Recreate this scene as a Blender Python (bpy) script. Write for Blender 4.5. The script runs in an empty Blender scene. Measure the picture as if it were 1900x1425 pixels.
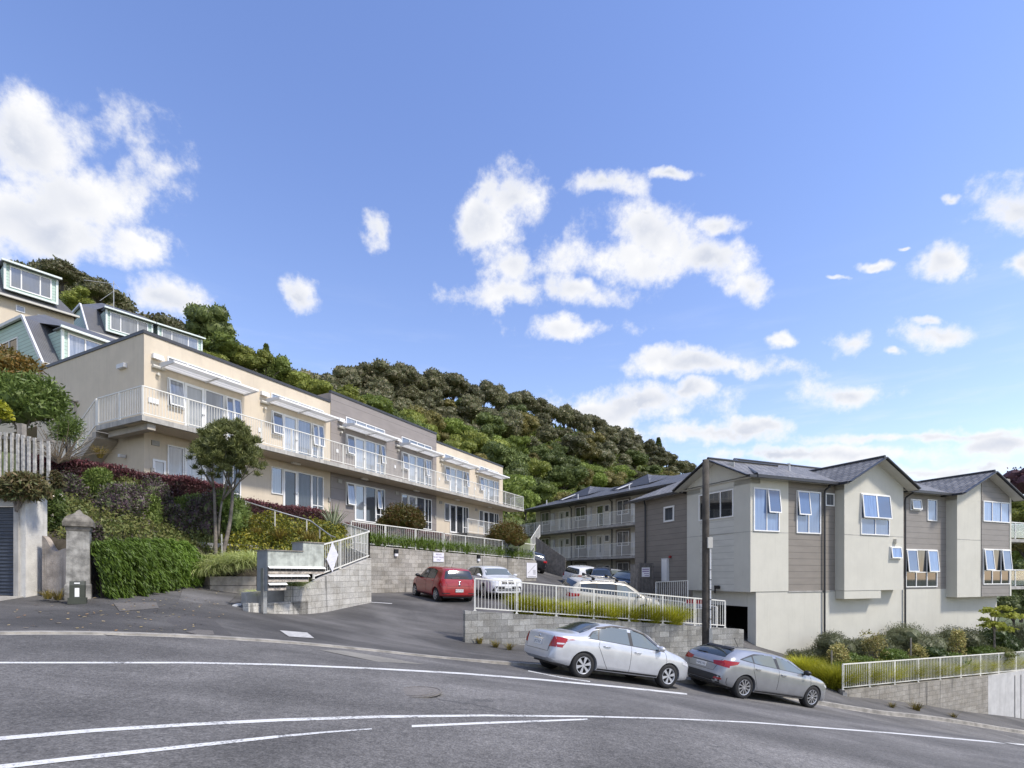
import bpy, bmesh, math, random
import numpy as np
from mathutils import Vector, Matrix
from mathutils.bvhtree import BVHTree
R = math.radians
rng = random.Random(7)
SC = bpy.context.scene
COL = SC.collection
CX, HV, F = 950.0, 1068.0, 1000.0      # survey of the place: bearing centre, eye level, units per metre at 1 km
def P(u, v, Y): return Vector(((u - CX) / F * Y, Y, (HV - v) / F * Y))
X3, Y3, Z3 = Vector((1, 0, 0)), Vector((0, 1, 0)), Vector((0, 0, 1))
V3 = lambda *a: Vector(a)

# ------------------------------------------------------------------ camera, render
cam_d = bpy.data.cameras.new('camera'); cam = bpy.data.objects.new('camera', cam_d); COL.objects.link(cam)
cam.location = (0, 0, 0); cam.rotation_euler = (R(90), 0, 0)
cam_d.sensor_width = 36; cam_d.lens = 36 * 1000 / 1900.0; cam_d.shift_y = (HV - 712.5) / 1900.0
cam_d.clip_end = 6000; cam_d.clip_start = 0.05
SC.camera = cam
vs = SC.view_settings
vs.view_transform = 'Standard'; vs.look = 'None'; vs.gamma = 1; vs.use_curve_mapping = False; vs.exposure = 0.8

# ------------------------------------------------------------------ object helpers
ORG = {}
def tag(o, label=None, cat=None, group=None, kind=None):
    if label: o['label'] = label
    if cat: o['category'] = cat
    if group: o['group'] = group
    if kind: o['kind'] = kind
    return o
def thing(name, loc, label, cat, group=None):
    o = bpy.data.objects.new(name, None); COL.objects.link(o); o.location = loc; o.empty_display_size = .2
    ORG[o.name] = Vector(loc)
    return tag(o, label, cat, group)
def link_mesh(name, me, parent=None, loc=None, org=None):
    o = bpy.data.objects.new(name, me); COL.objects.link(o)
    if parent is not None: o.parent = parent; ORG[o.name] = ORG[parent.name]
    elif loc is not None: o.location = loc; ORG[o.name] = Vector(loc)
    else: ORG[o.name] = Vector((0, 0, 0))
    return o
class MB:
    def __init__(s): s.v = []; s.f = []; s.mi = []; s.uv = []; s.m = 0
    def face(s, pts, uv=None):
        i = len(s.v); s.v += [tuple(p) for p in pts]; s.f.append(tuple(range(i, i + len(pts)))); s.mi.append(s.m); s.uv.append(uv)
    def obox(s, o, a, b, c):
        o, a, b, c = map(Vector, (o, a, b, c))
        if a.cross(b).dot(c) < 0: a, b = b, a
        p = [o, o + a, o + a + b, o + b]; q = [x + c for x in p]
        i = len(s.v); s.v += [tuple(x) for x in p + q]
        for f in ((3, 2, 1, 0), (4, 5, 6, 7), (0, 1, 5, 4), (1, 2, 6, 5), (2, 3, 7, 6), (3, 0, 4, 7)):
            s.f.append(tuple(i + k for k in f)); s.mi.append(s.m); s.uv.append(None)
    def box(s, c, sx, sy, sz, ax=X3, ay=Y3, az=Z3):
        ax, ay, az = Vector(ax) * sx, Vector(ay) * sy, Vector(az) * sz
        s.obox(Vector(c) - (ax + ay + az) / 2, ax, ay, az)
    def beam(s, p, q, w, h, up=Z3):
        p, q = Vector(p), Vector(q); d = q - p
        sd = d.cross(up)
        sd = sd.normalized() if sd.length > 1e-6 else X3.copy()
        u2 = sd.cross(d).normalized()
        s.obox(p - sd * w / 2 - u2 * h / 2, d, sd * w, u2 * h)
    def tube(s, pts, r, n=8, cap=True):
        pts = [Vector(p) for p in pts]; m = len(pts)
        rs = r if isinstance(r, (list, tuple)) else [r] * m
        i0 = len(s.v); ref = None
        for k, p in enumerate(pts):
            d = (pts[min(k + 1, m - 1)] - pts[max(k - 1, 0)]).normalized()
            if ref is None: ref = d.orthogonal().normalized()
            ref = (ref - d * ref.dot(d)).normalized(); b = d.cross(ref)
            for j in range(n):
                a = 2 * math.pi * j / n
                s.v.append(tuple(p + (ref * math.cos(a) + b * math.sin(a)) * rs[k]))
        for k in range(m - 1):
            for j in range(n):
                a = i0 + k * n + j; b2 = i0 + k * n + (j + 1) % n
                s.f.append((a, b2, b2 + n, a + n)); s.mi.append(s.m); s.uv.append(None)
        if cap:
            s.f.append(tuple(i0 + j for j in reversed(range(n)))); s.mi.append(s.m); s.uv.append(None)
            s.f.append(tuple(i0 + (m - 1) * n + j for j in range(n))); s.mi.append(s.m); s.uv.append(None)
    def lathe(s, c, prof, ax=Z3, n=24):
        c = Vector(c); ax = Vector(ax).normalized(); u = ax.orthogonal().normalized(); w = ax.cross(u)
        i0 = len(s.v)
        for r, h in prof:
            for j in range(n):
                a = 2 * math.pi * j / n
                s.v.append(tuple(c + ax * h + (u * math.cos(a) + w * math.sin(a)) * r))
        for k in range(len(prof) - 1):
            for j in range(n):
                a = i0 + k * n + j; b = i0 + k * n + (j + 1) % n
                s.f.append((a, b, b + n, a + n)); s.mi.append(s.m); s.uv.append(None)
    def prism(s, poly, d):
        poly = [Vector(p) for p in poly]; d = Vector(d); n = len(poly)
        nrm = (poly[1] - poly[0]).cross(poly[2] - poly[0])
        if nrm.dot(d) < 0: poly.reverse()
        i = len(s.v); s.v += [tuple(p) for p in poly] + [tuple(p + d) for p in poly]
        fs = [tuple(i + k for k in reversed(range(n))), tuple(i + n + k for k in range(n))]
        fs += [(i + k, i + (k + 1) % n, i + n + (k + 1) % n, i + n + k) for k in range(n)]
        for f in fs: s.f.append(f); s.mi.append(s.m); s.uv.append(None)
    def grid(s, rows, uvs=None, wrap=False):
        i = len(s.v); nr, nc = len(rows), len(rows[0])
        for r in rows: s.v += [tuple(p) for p in r]
        for a in range(nr - 1):
            for b in range(nc - 1):
                s.f.append((i + a * nc + b, i + a * nc + b + 1, i + (a + 1) * nc + b + 1, i + (a + 1) * nc + b)); s.mi.append(s.m)
                s.uv.append([uvs[a][b], uvs[a][b + 1], uvs[a + 1][b + 1], uvs[a + 1][b]] if uvs else None)
    def ellipsoid(s, c, r, n=12, m=8):
        c = Vector(c); rows = []
        for a in range(m + 1):
            th = math.pi * a / m
            rows.append([c + V3(r[0] * math.sin(th) * math.cos(2 * math.pi * b / n), r[1] * math.sin(th) * math.sin(2 * math.pi * b / n), r[2] * math.cos(th)) for b in range(n + 1)])
        s.grid(rows)
    def wall(s, path, zb, zt, th):
        """upright wall along path (xy), zb/zt lists, thickness to the left of travel; UV in metres"""
        pts = [Vector((p[0], p[1], 0)) for p in path]; n = len(pts); L = 0; ar = [0]
        for k in range(1, n): L += (pts[k] - pts[k - 1]).length; ar.append(L)
        off = []
        for k in range(n):
            d = (pts[min(k + 1, n - 1)] - pts[max(k - 1, 0)]).normalized(); off.append(V3(-d.y, d.x, 0) * th)
        for k in range(n - 1):
            a, b = pts[k], pts[k + 1]; a2, b2 = a + off[k], b + off[k + 1]
            za, zb_, ta, tb = zb[k], zb[k + 1], zt[k], zt[k + 1]
            q = lambda p, z: V3(p.x, p.y, z)
            u0, u1 = ar[k], ar[k + 1]
            s.face([q(a, za), q(b, zb_), q(b, tb), q(a, ta)], [(u0, za), (u1, zb_), (u1, tb), (u0, ta)])
            s.face([q(b2, zb_), q(a2, za), q(a2, ta), q(b2, tb)], [(u1, zb_), (u0, za), (u0, ta), (u1, tb)])
            s.face([q(a, ta), q(b, tb), q(b2, tb), q(a2, ta)], [(u0, .05), (u1, .05), (u1, .15), (u0, .15)])
            if k == 0: s.face([q(a2, za), q(a, za), q(a, ta), q(a2, ta)], [(0, za), (th, za), (th, ta), (0, ta)])
            if k == n - 2: s.face([q(b, zb_), q(b2, zb_), q(b2, tb), q(b, tb)], [(0, zb_), (th, zb_), (th, tb), (0, tb)])
    def build(s, name, mats, parent=None, smooth=False, loc=None, weld=0):
        me = bpy.data.meshes.new(name)
        o = Vector(loc) if loc is not None else (ORG[parent.name] if parent is not None else Vector((0, 0, 0)))
        me.from_pydata([(p[0] - o.x, p[1] - o.y, p[2] - o.z) for p in s.v], [], s.f)
        if not isinstance(mats, (list, tuple)): mats = [mats]
        for m in mats: me.materials.append(m)
        if len(mats) > 1: me.polygons.foreach_set('material_index', s.mi)
        if any(u is not None for u in s.uv):
            l = me.uv_layers.new(name='UVMap'); d = []
            for f, u in zip(s.f, s.uv): d += [c for q in (u if u else [(0, 0)] * len(f)) for c in q]
            l.data.foreach_set('uv', d)
        if weld:
            bm = bmesh.new(); bm.from_mesh(me); bmesh.ops.remove_doubles(bm, verts=bm.verts, dist=weld)
            bmesh.ops.recalc_face_normals(bm, faces=bm.faces); bm.to_mesh(me); bm.free()
        if smooth: me.polygons.foreach_set('use_smooth', [True] * len(me.polygons))
        me.update()
        return link_mesh(name, me, parent, loc)
def struct(o): o['kind'] = 'structure'; return o

# ------------------------------------------------------------------ materials
def new_mat(name):
    m = bpy.data.materials.new(name); m.use_nodes = True
    nt = m.node_tree; b = nt.nodes['Principled BSDF']
    return m, nt, b
def N(nt, t, **k):
    n = nt.nodes.new(t)
    for a, v in k.items(): setattr(n, a, v)
    return n
def mixc(nt, fac, a, b, mode='MIX'):
    n = N(nt, 'ShaderNodeMix', data_type='RGBA', blend_type=mode)
    for s, v in ((n.inputs['Factor'], fac), (n.inputs['A'], a), (n.inputs['B'], b)):
        if hasattr(v, 'links') or isinstance(v, bpy.types.NodeSocket): nt.links.new(v, s)
        elif isinstance(v, (tuple, list)): s.default_value = (*v[:3], 1)
        else: s.default_value = v
    return n.outputs['Result']
def mth(nt, op, a, b=None, c=None):
    n = N(nt, 'ShaderNodeMath', operation=op)
    for i, v in enumerate((a, b, c)):
        if v is None: continue
        if isinstance(v, bpy.types.NodeSocket): nt.links.new(v, n.inputs[i])
        else: n.inputs[i].default_value = v
    return n.outputs[0]
def maprange(nt, v, a, b, c=0., d=1., smooth=True):
    n = N(nt, 'ShaderNodeMapRange', interpolation_type='SMOOTHSTEP' if smooth else 'LINEAR')
    nt.links.new(v, n.inputs[0])
    for i, x in enumerate((a, b, c, d)): n.inputs[i + 1].default_value = x
    return n.outputs[0]
def noise(nt, vec, scale, detail=4, rough=.55, dist=0):
    n = N(nt, 'ShaderNodeTexNoise'); n.inputs['Scale'].default_value = scale; n.inputs['Detail'].default_value = detail
    n.inputs['Roughness'].default_value = rough; n.inputs['Distortion'].default_value = dist
    if vec is not None: nt.links.new(vec, n.inputs['Vector'])
    return n.outputs['Fac']
def wpos(nt): return N(nt, 'ShaderNodeNewGeometry').outputs['Position']
def opos(nt): return N(nt, 'ShaderNodeTexCoord').outputs['Object']
def scalev(nt, v, s):
    n = N(nt, 'ShaderNodeMapping'); n.inputs['Scale'].default_value = s; nt.links.new(v, n.inputs['Vector']); return n.outputs[0]
def addbump(nt, b, h, strength=.3, dist=.01, chain=None):
    n = N(nt, 'ShaderNodeBump'); n.inputs['Strength'].default_value = strength; n.inputs['Distance'].default_value = dist
    nt.links.new(h, n.inputs['Height'])
    if chain is not None: nt.links.new(chain, n.inputs['Normal'])
    nt.links.new(n.outputs[0], b.inputs['Normal']); return n.outputs[0]
def K(c, f): return tuple(min(1, x * f) for x in c)
def surf(name, col, rough=.6, var=.12, scale=2.5, metal=0, bump=0, bscale=60, coords='o', spec=.5, streak=0):
    m, nt, b = new_mat(name); pos = opos(nt) if coords == 'o' else wpos(nt)
    f = maprange(nt, noise(nt, pos, scale, 5, .6), .3, .7)
    c = mixc(nt, f, K(col, 1 - var), K(col, 1 + var))
    if streak:
        st = maprange(nt, noise(nt, scalev(nt, pos, (5, 5, .35)), 1.6, 4, .6), .5, .72, 0, streak)
        c = mixc(nt, st, c, K(col, .35))
    nt.links.new(c, b.inputs['Base Color'])
    b.inputs['Roughness'].default_value = rough; b.inputs['Metallic'].default_value = metal; b.inputs['Specular IOR Level'].default_value = spec
    if bump: addbump(nt, b, noise(nt, pos, bscale, 3), bump, .01)
    return m
def siding(name, col, pitch, z0=0, line=.02, rough=.55, dark=.45, var=.06, vert=None):
    m, nt, b = new_mat(name); pos = wpos(nt)
    sp = N(nt, 'ShaderNodeSeparateXYZ'); nt.links.new(pos, sp.inputs[0])
    zz = mth(nt, 'FRACT', mth(nt, 'DIVIDE', mth(nt, 'SUBTRACT', sp.outputs[2], z0 - 100 * pitch), pitch))
    ln = mth(nt, 'LESS_THAN', zz, line / pitch)
    f = maprange(nt, noise(nt, scalev(nt, pos, (1, 1, 3)), 1.2, 5), .3, .7)
    c = mixc(nt, f, K(col, 1 - var), K(col, 1 + var))
    c = mixc(nt, ln, c, K(col, dark)); nt.links.new(c, b.inputs['Base Color']); b.inputs['Roughness'].default_value = rough
    addbump(nt, b, mth(nt, 'MULTIPLY', zz, -1.0), .35, .02)
    return m
def uvmat(name):
    m, nt, b = new_mat(name); uv = N(nt, 'ShaderNodeUVMap').outputs[0]; return m, nt, b, uv
def blockwall(name, col, stain=.5, rough=.85, bw=.4, bh=.2, mort=.006, var=.2):
    m, nt, b, uv = uvmat(name)
    br = N(nt, 'ShaderNodeTexBrick'); nt.links.new(uv, br.inputs['Vector'])
    br.inputs['Scale'].default_value = 1; br.inputs['Brick Width'].default_value = bw; br.inputs['Row Height'].default_value = bh
    br.inputs['Mortar Size'].default_value = mort; br.inputs['Mortar Smooth'].default_value = .3; br.inputs['Bias'].default_value = 0
    br.inputs['Color1'].default_value = (*K(col, 1 - var), 1); br.inputs['Color2'].default_value = (*K(col, 1 + var), 1); br.inputs['Mortar'].default_value = (*K(col, .42), 1)
    pos = wpos(nt)
    n1 = maprange(nt, noise(nt, pos, 1.7, 6, .65), .35, .7, .0, 1)
    c = mixc(nt, n1, br.outputs[0], mixc(nt, 1.0, br.outputs[0], (.72, .70, .66), 'MULTIPLY'))
    st = maprange(nt, noise(nt, scalev(nt, pos, (3.2, 3.2, .22)), 1.5, 4, .6), .55, .72, 0, stain)
    c = mixc(nt, st, c, K(col, .22))
    n3 = maprange(nt, noise(nt, pos, 26, 3, .6), .35, .75, .8, 1.15)
    mul = N(nt, 'ShaderNodeMix', data_type='RGBA', blend_type='MULTIPLY'); mul.inputs['Factor'].default_value = 1
    nt.links.new(c, mul.inputs['A']); nt.links.new(n3, mul.inputs['B'])
    nt.links.new(mul.outputs['Result'], b.inputs['Base Color']); b.inputs['Roughness'].default_value = rough
    h = mth(nt, 'ADD', mth(nt, 'MULTIPLY', br.outputs['Fac'], -1.), mth(nt, 'MULTIPLY', noise(nt, pos, 45, 4), .5))
    addbump(nt, b, h, .5, .012)
    return m
def tileroof(name, col):
    m, nt, b, uv = uvmat(name)
    br = N(nt, 'ShaderNodeTexBrick'); nt.links.new(uv, br.inputs['Vector'])
    br.inputs['Scale'].default_value = 1; br.inputs['Brick Width'].default_value = .33; br.inputs['Row Height'].default_value = .3; br.inputs['Mortar Size'].default_value = .028
    br.inputs['Color1'].default_value = (*K(col, .8), 1); br.inputs['Color2'].default_value = (*K(col, 1.25), 1); br.inputs['Mortar'].default_value = (*K(col, .3), 1)
    sp = N(nt, 'ShaderNodeSeparateXYZ'); nt.links.new(uv, sp.inputs[0])
    saw = mth(nt, 'FRACT', mth(nt, 'DIVIDE', mth(nt, 'ADD', sp.outputs[1], 60.), .3))
    w = mth(nt, 'SINE', mth(nt, 'MULTIPLY', sp.outputs[0], 2 * math.pi / .33))
    h = mth(nt, 'ADD', mth(nt, 'MULTIPLY', saw, -.8), mth(nt, 'MULTIPLY', w, .35))
    n = maprange(nt, noise(nt, wpos(nt), 1.5, 5), .3, .7, .8, 1.2)
    mul = N(nt, 'ShaderNodeMix', data_type='RGBA', blend_type='MULTIPLY'); mul.inputs['Factor'].default_value = 1
    nt.links.new(br.outputs[0], mul.inputs['A']); nt.links.new(n, mul.inputs['B']); nt.links.new(mul.outputs['Result'], b.inputs['Base Color'])
    b.inputs['Roughness'].default_value = .5
    addbump(nt, b, h, .8, .04)
    return m
def ribroof(name, col, pitch=.08):
    m, nt, b, uv = uvmat(name); sp = N(nt, 'ShaderNodeSeparateXYZ'); nt.links.new(uv, sp.inputs[0])
    w = mth(nt, 'SINE', mth(nt, 'MULTIPLY', sp.outputs[0], 2 * math.pi / pitch))
    f = maprange(nt, w, -1, -.3)
    c = mixc(nt, f, K(col, .5), col); n = noise(nt, wpos(nt), .8, 4)
    c = mixc(nt, maprange(nt, n, .35, .7, 0, .35), c, K(col, 1.35)); nt.links.new(c, b.inputs['Base Color'])
    b.inputs['Roughness'].default_value = .45; addbump(nt, b, w, .5, .015)
    return m
def asphalt(name, col, speck=.35, scale=70, patch=.25):
    m, nt, b = new_mat(name); pos = wpos(nt)
    a = maprange(nt, noise(nt, pos, scale, 2, .7), .25, .75, 1 - speck, 1 + speck)
    a2 = maprange(nt, noise(nt, pos, scale * .32, 3, .7), .3, .7, 1 - speck * .5, 1 + speck * .5)
    p = maprange(nt, noise(nt, pos, .45, 5, .6, .4), .32, .7, 1 - patch, 1 + patch)
    vo = N(nt, 'ShaderNodeTexVoronoi'); vo.inputs['Scale'].default_value = scale * 1.1; nt.links.new(pos, vo.inputs['Vector'])
    sp = maprange(nt, vo.outputs['Distance'], .05, .4, 1.25, .9)
    # faint wheel tracks / resurfacing bands running along the street
    rot = N(nt, 'ShaderNodeMapping'); rot.inputs['Rotation'].default_value = (0, 0, R(-25)); rot.inputs['Scale'].default_value = (.12, 1.1, 1); nt.links.new(pos, rot.inputs['Vector'])
    band = maprange(nt, noise(nt, rot.outputs[0], .9, 5, .6), .3, .72, 1 - patch * .8, 1 + patch * .8)
    f = mth(nt, 'MULTIPLY', mth(nt, 'MULTIPLY', mth(nt, 'MULTIPLY', a, a2), mth(nt, 'MULTIPLY', p, sp)), band)
    mul = N(nt, 'ShaderNodeMix', data_type='RGBA', blend_type='MULTIPLY'); mul.inputs['Factor'].default_value = 1
    mul.inputs['A'].default_value = (*col, 1); nt.links.new(f, mul.inputs['B']); nt.links.new(mul.outputs['Result'], b.inputs['Base Color'])
    if speck > .3:
        wv = N(nt, 'ShaderNodeVectorMath', operation='MULTIPLY_ADD'); wn = N(nt, 'ShaderNodeTexNoise'); wn.inputs['Scale'].default_value = 1.3; wn.inputs['Detail'].default_value = 5; nt.links.new(pos, wn.inputs['Vector'])
        nt.links.new(wn.outputs['Color'], wv.inputs[0]); wv.inputs[1].default_value = (1.4, 1.4, 0); nt.links.new(rot.outputs[0], wv.inputs[2])
        ve = N(nt, 'ShaderNodeTexVoronoi', feature='DISTANCE_TO_EDGE'); ve.inputs['Scale'].default_value = .75; nt.links.new(wv.outputs[0], ve.inputs['Vector'])
        ck = mth(nt, 'MULTIPLY', maprange(nt, ve.outputs['Distance'], .003, .012, 1, 0), maprange(nt, noise(nt, pos, .5, 3), .48, .62))
        c2 = mixc(nt, mth(nt, 'MULTIPLY', ck, .55), mul.outputs['Result'], (.05, .05, .05)); nt.links.new(c2, b.inputs['Base Color'])
    b.inputs['Roughness'].default_value = .82; b.inputs['Specular IOR Level'].default_value = .35
    addbump(nt, b, vo.outputs['Distance'], .5, .008)
    return m
def glassmat(name, col, ior=1.9, rough=.02):
    m, nt, b = new_mat(name); b.inputs['Base Color'].default_value = (*col, 1); b.inputs['Roughness'].default_value = rough; b.inputs['IOR'].default_value = ior
    return m
def curtain(name, c1, c2, ior=1.8):
    m, nt, b = new_mat(name); pos = wpos(nt)
    n = maprange(nt, noise(nt, scalev(nt, pos, (1, 1, .06)), 9, 3, .6), .35, .65)
    oi = N(nt, 'ShaderNodeObjectInfo'); cc = mixc(nt, maprange(nt, oi.outputs['Random'], 0, 1, 0., 1., False), K(c1, .55), mixc(nt, n, c1, c2)); nt.links.new(cc, b.inputs['Base Color']); b.inputs['Roughness'].default_value = .03; b.inputs['IOR'].default_value = ior
    return m
def paint(name, col, metal=.0, rough=.3, coat=.8):
    m, nt, b = new_mat(name); pos = opos(nt)
    fl = maprange(nt, noise(nt, pos, 3, 4), .3, .7, .93, 1.05)
    mul = N(nt, 'ShaderNodeMix', data_type='RGBA', blend_type='MULTIPLY'); mul.inputs['Factor'].default_value = 1
    mul.inputs['A'].default_value = (*col, 1); nt.links.new(fl, mul.inputs['B']); nt.links.new(mul.outputs['Result'], b.inputs['Base Color'])
    b.inputs['Metallic'].default_value = metal; b.inputs['Roughness'].default_value = rough
    b.inputs['Coat Weight'].default_value = coat; b.inputs['Coat Roughness'].default_value = .04
    return m
LEAF = 1.65
def leafmat(name, cols, transl=.25, rough=.5, orand=.25):
    m, nt, b = new_mat(name)
    g = N(nt, 'ShaderNodeNewGeometry'); r = N(nt, 'ShaderNodeValToRGB'); nt.links.new(g.outputs['Random Per Island'], r.inputs[0])
    el = r.color_ramp.elements
    while len(el) < len(cols): el.new(.5)
    for i, c in enumerate(cols): el[i].position = i / max(1, len(cols) - 1); el[i].color = (*K(c, LEAF), 1)
    oi = N(nt, 'ShaderNodeObjectInfo'); f = maprange(nt, oi.outputs['Random'], 0, 1, 1 - orand, 1 + orand, False)
    mul = N(nt, 'ShaderNodeMix', data_type='RGBA', blend_type='MULTIPLY'); mul.inputs['Factor'].default_value = 1
    nt.links.new(r.outputs[0], mul.inputs['A']); nt.links.new(f, mul.inputs['B'])
    nt.links.new(mul.outputs['Result'], b.inputs['Base Color']); b.inputs['Roughness'].default_value = rough; b.inputs['Specular IOR Level'].default_value = .3
    if transl:
        t = N(nt, 'ShaderNodeBsdfTranslucent'); nt.links.new(mul.outputs['Result'], t.inputs[0])
        mx = N(nt, 'ShaderNodeMixShader'); mx.inputs[0].default_value = transl
        nt.links.new(b.outputs[0], mx.inputs[1]); nt.links.new(t.outputs[0], mx.inputs[2])
        nt.links.new(mx.outputs[0], nt.nodes['Material Output'].inputs[0])
    return m

M = {}
M['cream'] = surf('cream render', (.60, .515, .395), .75, .05, 1.2, bump=.15, bscale=90, streak=.1)
M['stair_soffit'] = surf('weathered concrete soffit', (.40, .36, .30), .8, .15, 1.5, streak=.1)
M['slab'] = surf('stained balcony concrete', (.42, .40, .36), .8, .2, 2, streak=.55)
M['grey_clad'] = siding('grey panel cladding', (.255, .225, .205), .62, 0, .014, .6, .5)
M['cap'] = surf('dark parapet flashing', (.045, .045, .048), .45, .1)
M['white'] = surf('white powder coated aluminium', (.80, .79, .76), .4, .04)
M['rail'] = surf('off white painted steel railing', (.74, .72, .65), .4, .05, 3)
M['galv'] = surf('galvanised steel', (.36, .36, .35), .4, .15, 6, metal=.6)
M['dark'] = surf('dark rubber', (.018, .018, .019), .7, .1)
M['black'] = surf('black plastic', (.012, .012, .013), .45, .1)
M['ltgrey'] = surf('light grey sheet', (.62, .62, .62), .5, .05)
M['pane_sky'] = curtain('window pane toned for sky and net curtain', (.17, .185, .20), (.30, .315, .33), 2.5)  # pale base stands for sky reflected in the glass, besides the curtain
M['pane_dark'] = curtain('window pane before grey curtain', (.05, .058, .066), (.15, .16, .18), 1.7)
M['pane_blue'] = curtain('window pane toned for sky and blue curtain', (.13, .21, .40), (.19, .29, .50), 1.9)  # blue base mixes reflected sky with bluish curtains, both put into the colour
M['pane_room'] = curtain('window pane of dark room', (.022, .026, .03), (.05, .055, .062), 1.8)
M['door_white'] = curtain('glazed door pane', (.40, .42, .43), (.52, .54, .55), 2.5)
M['plaster'] = surf('pale stone render', (.56, .54, .465), .78, .04, 1.1, bump=.1, bscale=80, streak=.07)
M['pale_side'] = siding('pale weatherboard', (.55, .535, .47), .30, -.72, .014, .6, .6)
M['taupe_side'] = siding('taupe weatherboard', (.225, .20, .17), .30, -.72, .016, .6, .5)
M['taupe_light'] = siding('light taupe weatherboard', (.25, .228, .205), .30, -.72, .016, .6, .55)
M['gutter'] = surf('charcoal gutter', (.03, .031, .035), .4, .1)
M['soffit'] = surf('painted soffit board', (.55, .53, .47), .7, .05)
M['tile'] = tileroof('grey roof tile', (.205, .195, .18))
M['tile_dark'] = tileroof('dark grey roof tile', (.11, .11, .115))
M['rib'] = ribroof('grey ribbed iron roof', (.125, .125, .13))
M['green_board'] = siding('mint green weatherboard', (.40, .52, .45), .19, 0, .022, .55, .45)
M['green_trim'] = surf('pale mint trim', (.66, .72, .68), .5, .05)
M['block'] = blockwall('concrete block', (.40, .375, .33), .75)
M['block_grey'] = blockwall('grey washed concrete block', (.35, .345, .32), .4, var=.3)
M['block_white'] = blockwall('pale concrete block', (.52, .50, .45), .8, var=.13)
M['cover_steel'] = surf('pale worn steel cover', (.44, .43, .41), .6, .2, 9)
M['conc'] = surf('grey concrete', (.37, .355, .325), .85, .2, 2.2, bump=.2, bscale=40, streak=.25)
M['stucco'] = surf('white roughcast', (.58, .56, .51), .9, .12, 3, bump=.9, bscale=34, streak=.3)
M['stucco_old'] = surf('brown stained roughcast', (.36, .31, .26), .9, .35, 2.5, bump=.9, bscale=34, streak=.5)
M['old_stone'] = surf('weathered mossy cement', (.26, .25, .225), .9, .5, 4.5, bump=.5, bscale=30, streak=.3)
M['timber'] = surf('weathered grey timber', (.24, .215, .185), .85, .25, 5, bump=.3, bscale=30, streak=.35)
M['timber_dark'] = surf('old dark timber', (.12, .11, .098), .85, .25, 5, streak=.3)
M['pole'] = surf('tarred timber pole', (.065, .056, .045), .85, .3, 6, bump=.4, bscale=30, streak=.4)
M['road'] = asphalt('chip seal road', (.150, .143, .135), .40, 46, .24)
M['lot'] = asphalt('smooth asphalt', (.104, .099, .094), .18, 60, .3)
M['path'] = asphalt('footpath asphalt', (.13, .124, .118), .2, 60, .3)
M['patch'] = asphalt('pale road patch', (.25, .235, .205), .15, 60, .15)
M['patch_soft'] = asphalt('faded footpath patch', (.165, .152, .138), .2, 60, .2)
M['block_low'] = blockwall('stained concrete block', (.36, .335, .29), .85, var=.12)
M['polycarb'] = leafmat('translucent white sunshade sheet', [(.42, .42, .41)], transl=.6, orand=.02)
M['patch_dark'] = asphalt('dark asphalt patch', (.09, .085, .082), .18, 60, .2)
M['kerb'] = surf('concrete kerb', (.30, .28, .245), .85, .3, 3, coords='w', streak=.2)
M['soil'] = surf('dark soil', (.06, .05, .035), .95, .4, 4, bump=.5, bscale=20)
M['hill'] = surf('hill undergrowth', (.09, .11, .035), .95, .4, .3, coords='w', bump=.6, bscale=2)
M['bark'] = surf('grey brown bark', (.17, .145, .12), .9, .3, 8, bump=.5, bscale=30)
M['bark_dark'] = surf('dark bark', (.07, .058, .045), .9, .3, 4)
def linepaint(name, col=(.72, .72, .70), wear=.45):
    m, nt, b = new_mat(name); pos = wpos(nt)
    n = mth(nt, 'ADD', mth(nt, 'MULTIPLY', noise(nt, pos, 34, 4, .7), .6), mth(nt, 'MULTIPLY', noise(nt, pos, 2.2, 3), .4))
    f = maprange(nt, n, wear - .08, wear + .05)
    nt.links.new(mixc(nt, f, (.16, .158, .155), col), b.inputs['Base Color']); b.inputs['Roughness'].default_value = .75
    return m
M['ltgrey_door'] = surf('pale painted door', (.50, .49, .45), .5, .04)
M['line'] = linepaint('road line paint', (.64, .635, .61), wear=.445)
M['line_worn'] = linepaint('worn road line paint', (.62, .62, .60), .49)
# ------------------------------------------------------------------ sky and sun
SUN_EL, SUN_AZ = R(50), R(114)          # azimuth measured from +Y towards +X
w = bpy.data.worlds.new('World'); SC.world = w; w.use_nodes = True
nt = w.node_tree; bg = nt.nodes['Background']
sky = N(nt, 'ShaderNodeTexSky'); sky.sky_type = 'NISHITA'; sky.sun_disc = False; sky.sun_elevation = SUN_EL; sky.sun_rotation = SUN_AZ
sky.air_density = 1.0; sky.dust_density = .25; sky.ozone_density = 2.2; sky.altitude = 60
geo = N(nt, 'ShaderNodeTexCoord').outputs['Generated']
sp = N(nt, 'ShaderNodeSeparateXYZ'); nt.links.new(geo, sp.inputs[0])
dx, dy, dz = sp.outputs
ydiv = mth(nt, 'MAXIMUM', dy, .12)
cmb = N(nt, 'ShaderNodeCombineXYZ'); nt.links.new(mth(nt, 'DIVIDE', dx, ydiv), cmb.inputs[0]); nt.links.new(mth(nt, 'DIVIDE', dz, ydiv), cmb.inputs[1])
wn = N(nt, 'ShaderNodeTexNoise'); wn.inputs['Scale'].default_value = 6; wn.inputs['Detail'].default_value = 5; wn.inputs['Roughness'].default_value = .62; nt.links.new(geo, wn.inputs['Vector'])
wc = N(nt, 'ShaderNodeVectorMath', operation='SUBTRACT'); nt.links.new(wn.outputs['Color'], wc.inputs[0]); wc.inputs[1].default_value = (.5, .5, .5)
ws = N(nt, 'ShaderNodeVectorMath', operation='MULTIPLY_ADD'); nt.links.new(wc.outputs[0], ws.inputs[0]); ws.inputs[1].default_value = (.16, .10, 0); nt.links.new(cmb.outputs[0], ws.inputs[2])
q = ws.outputs[0]
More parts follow.
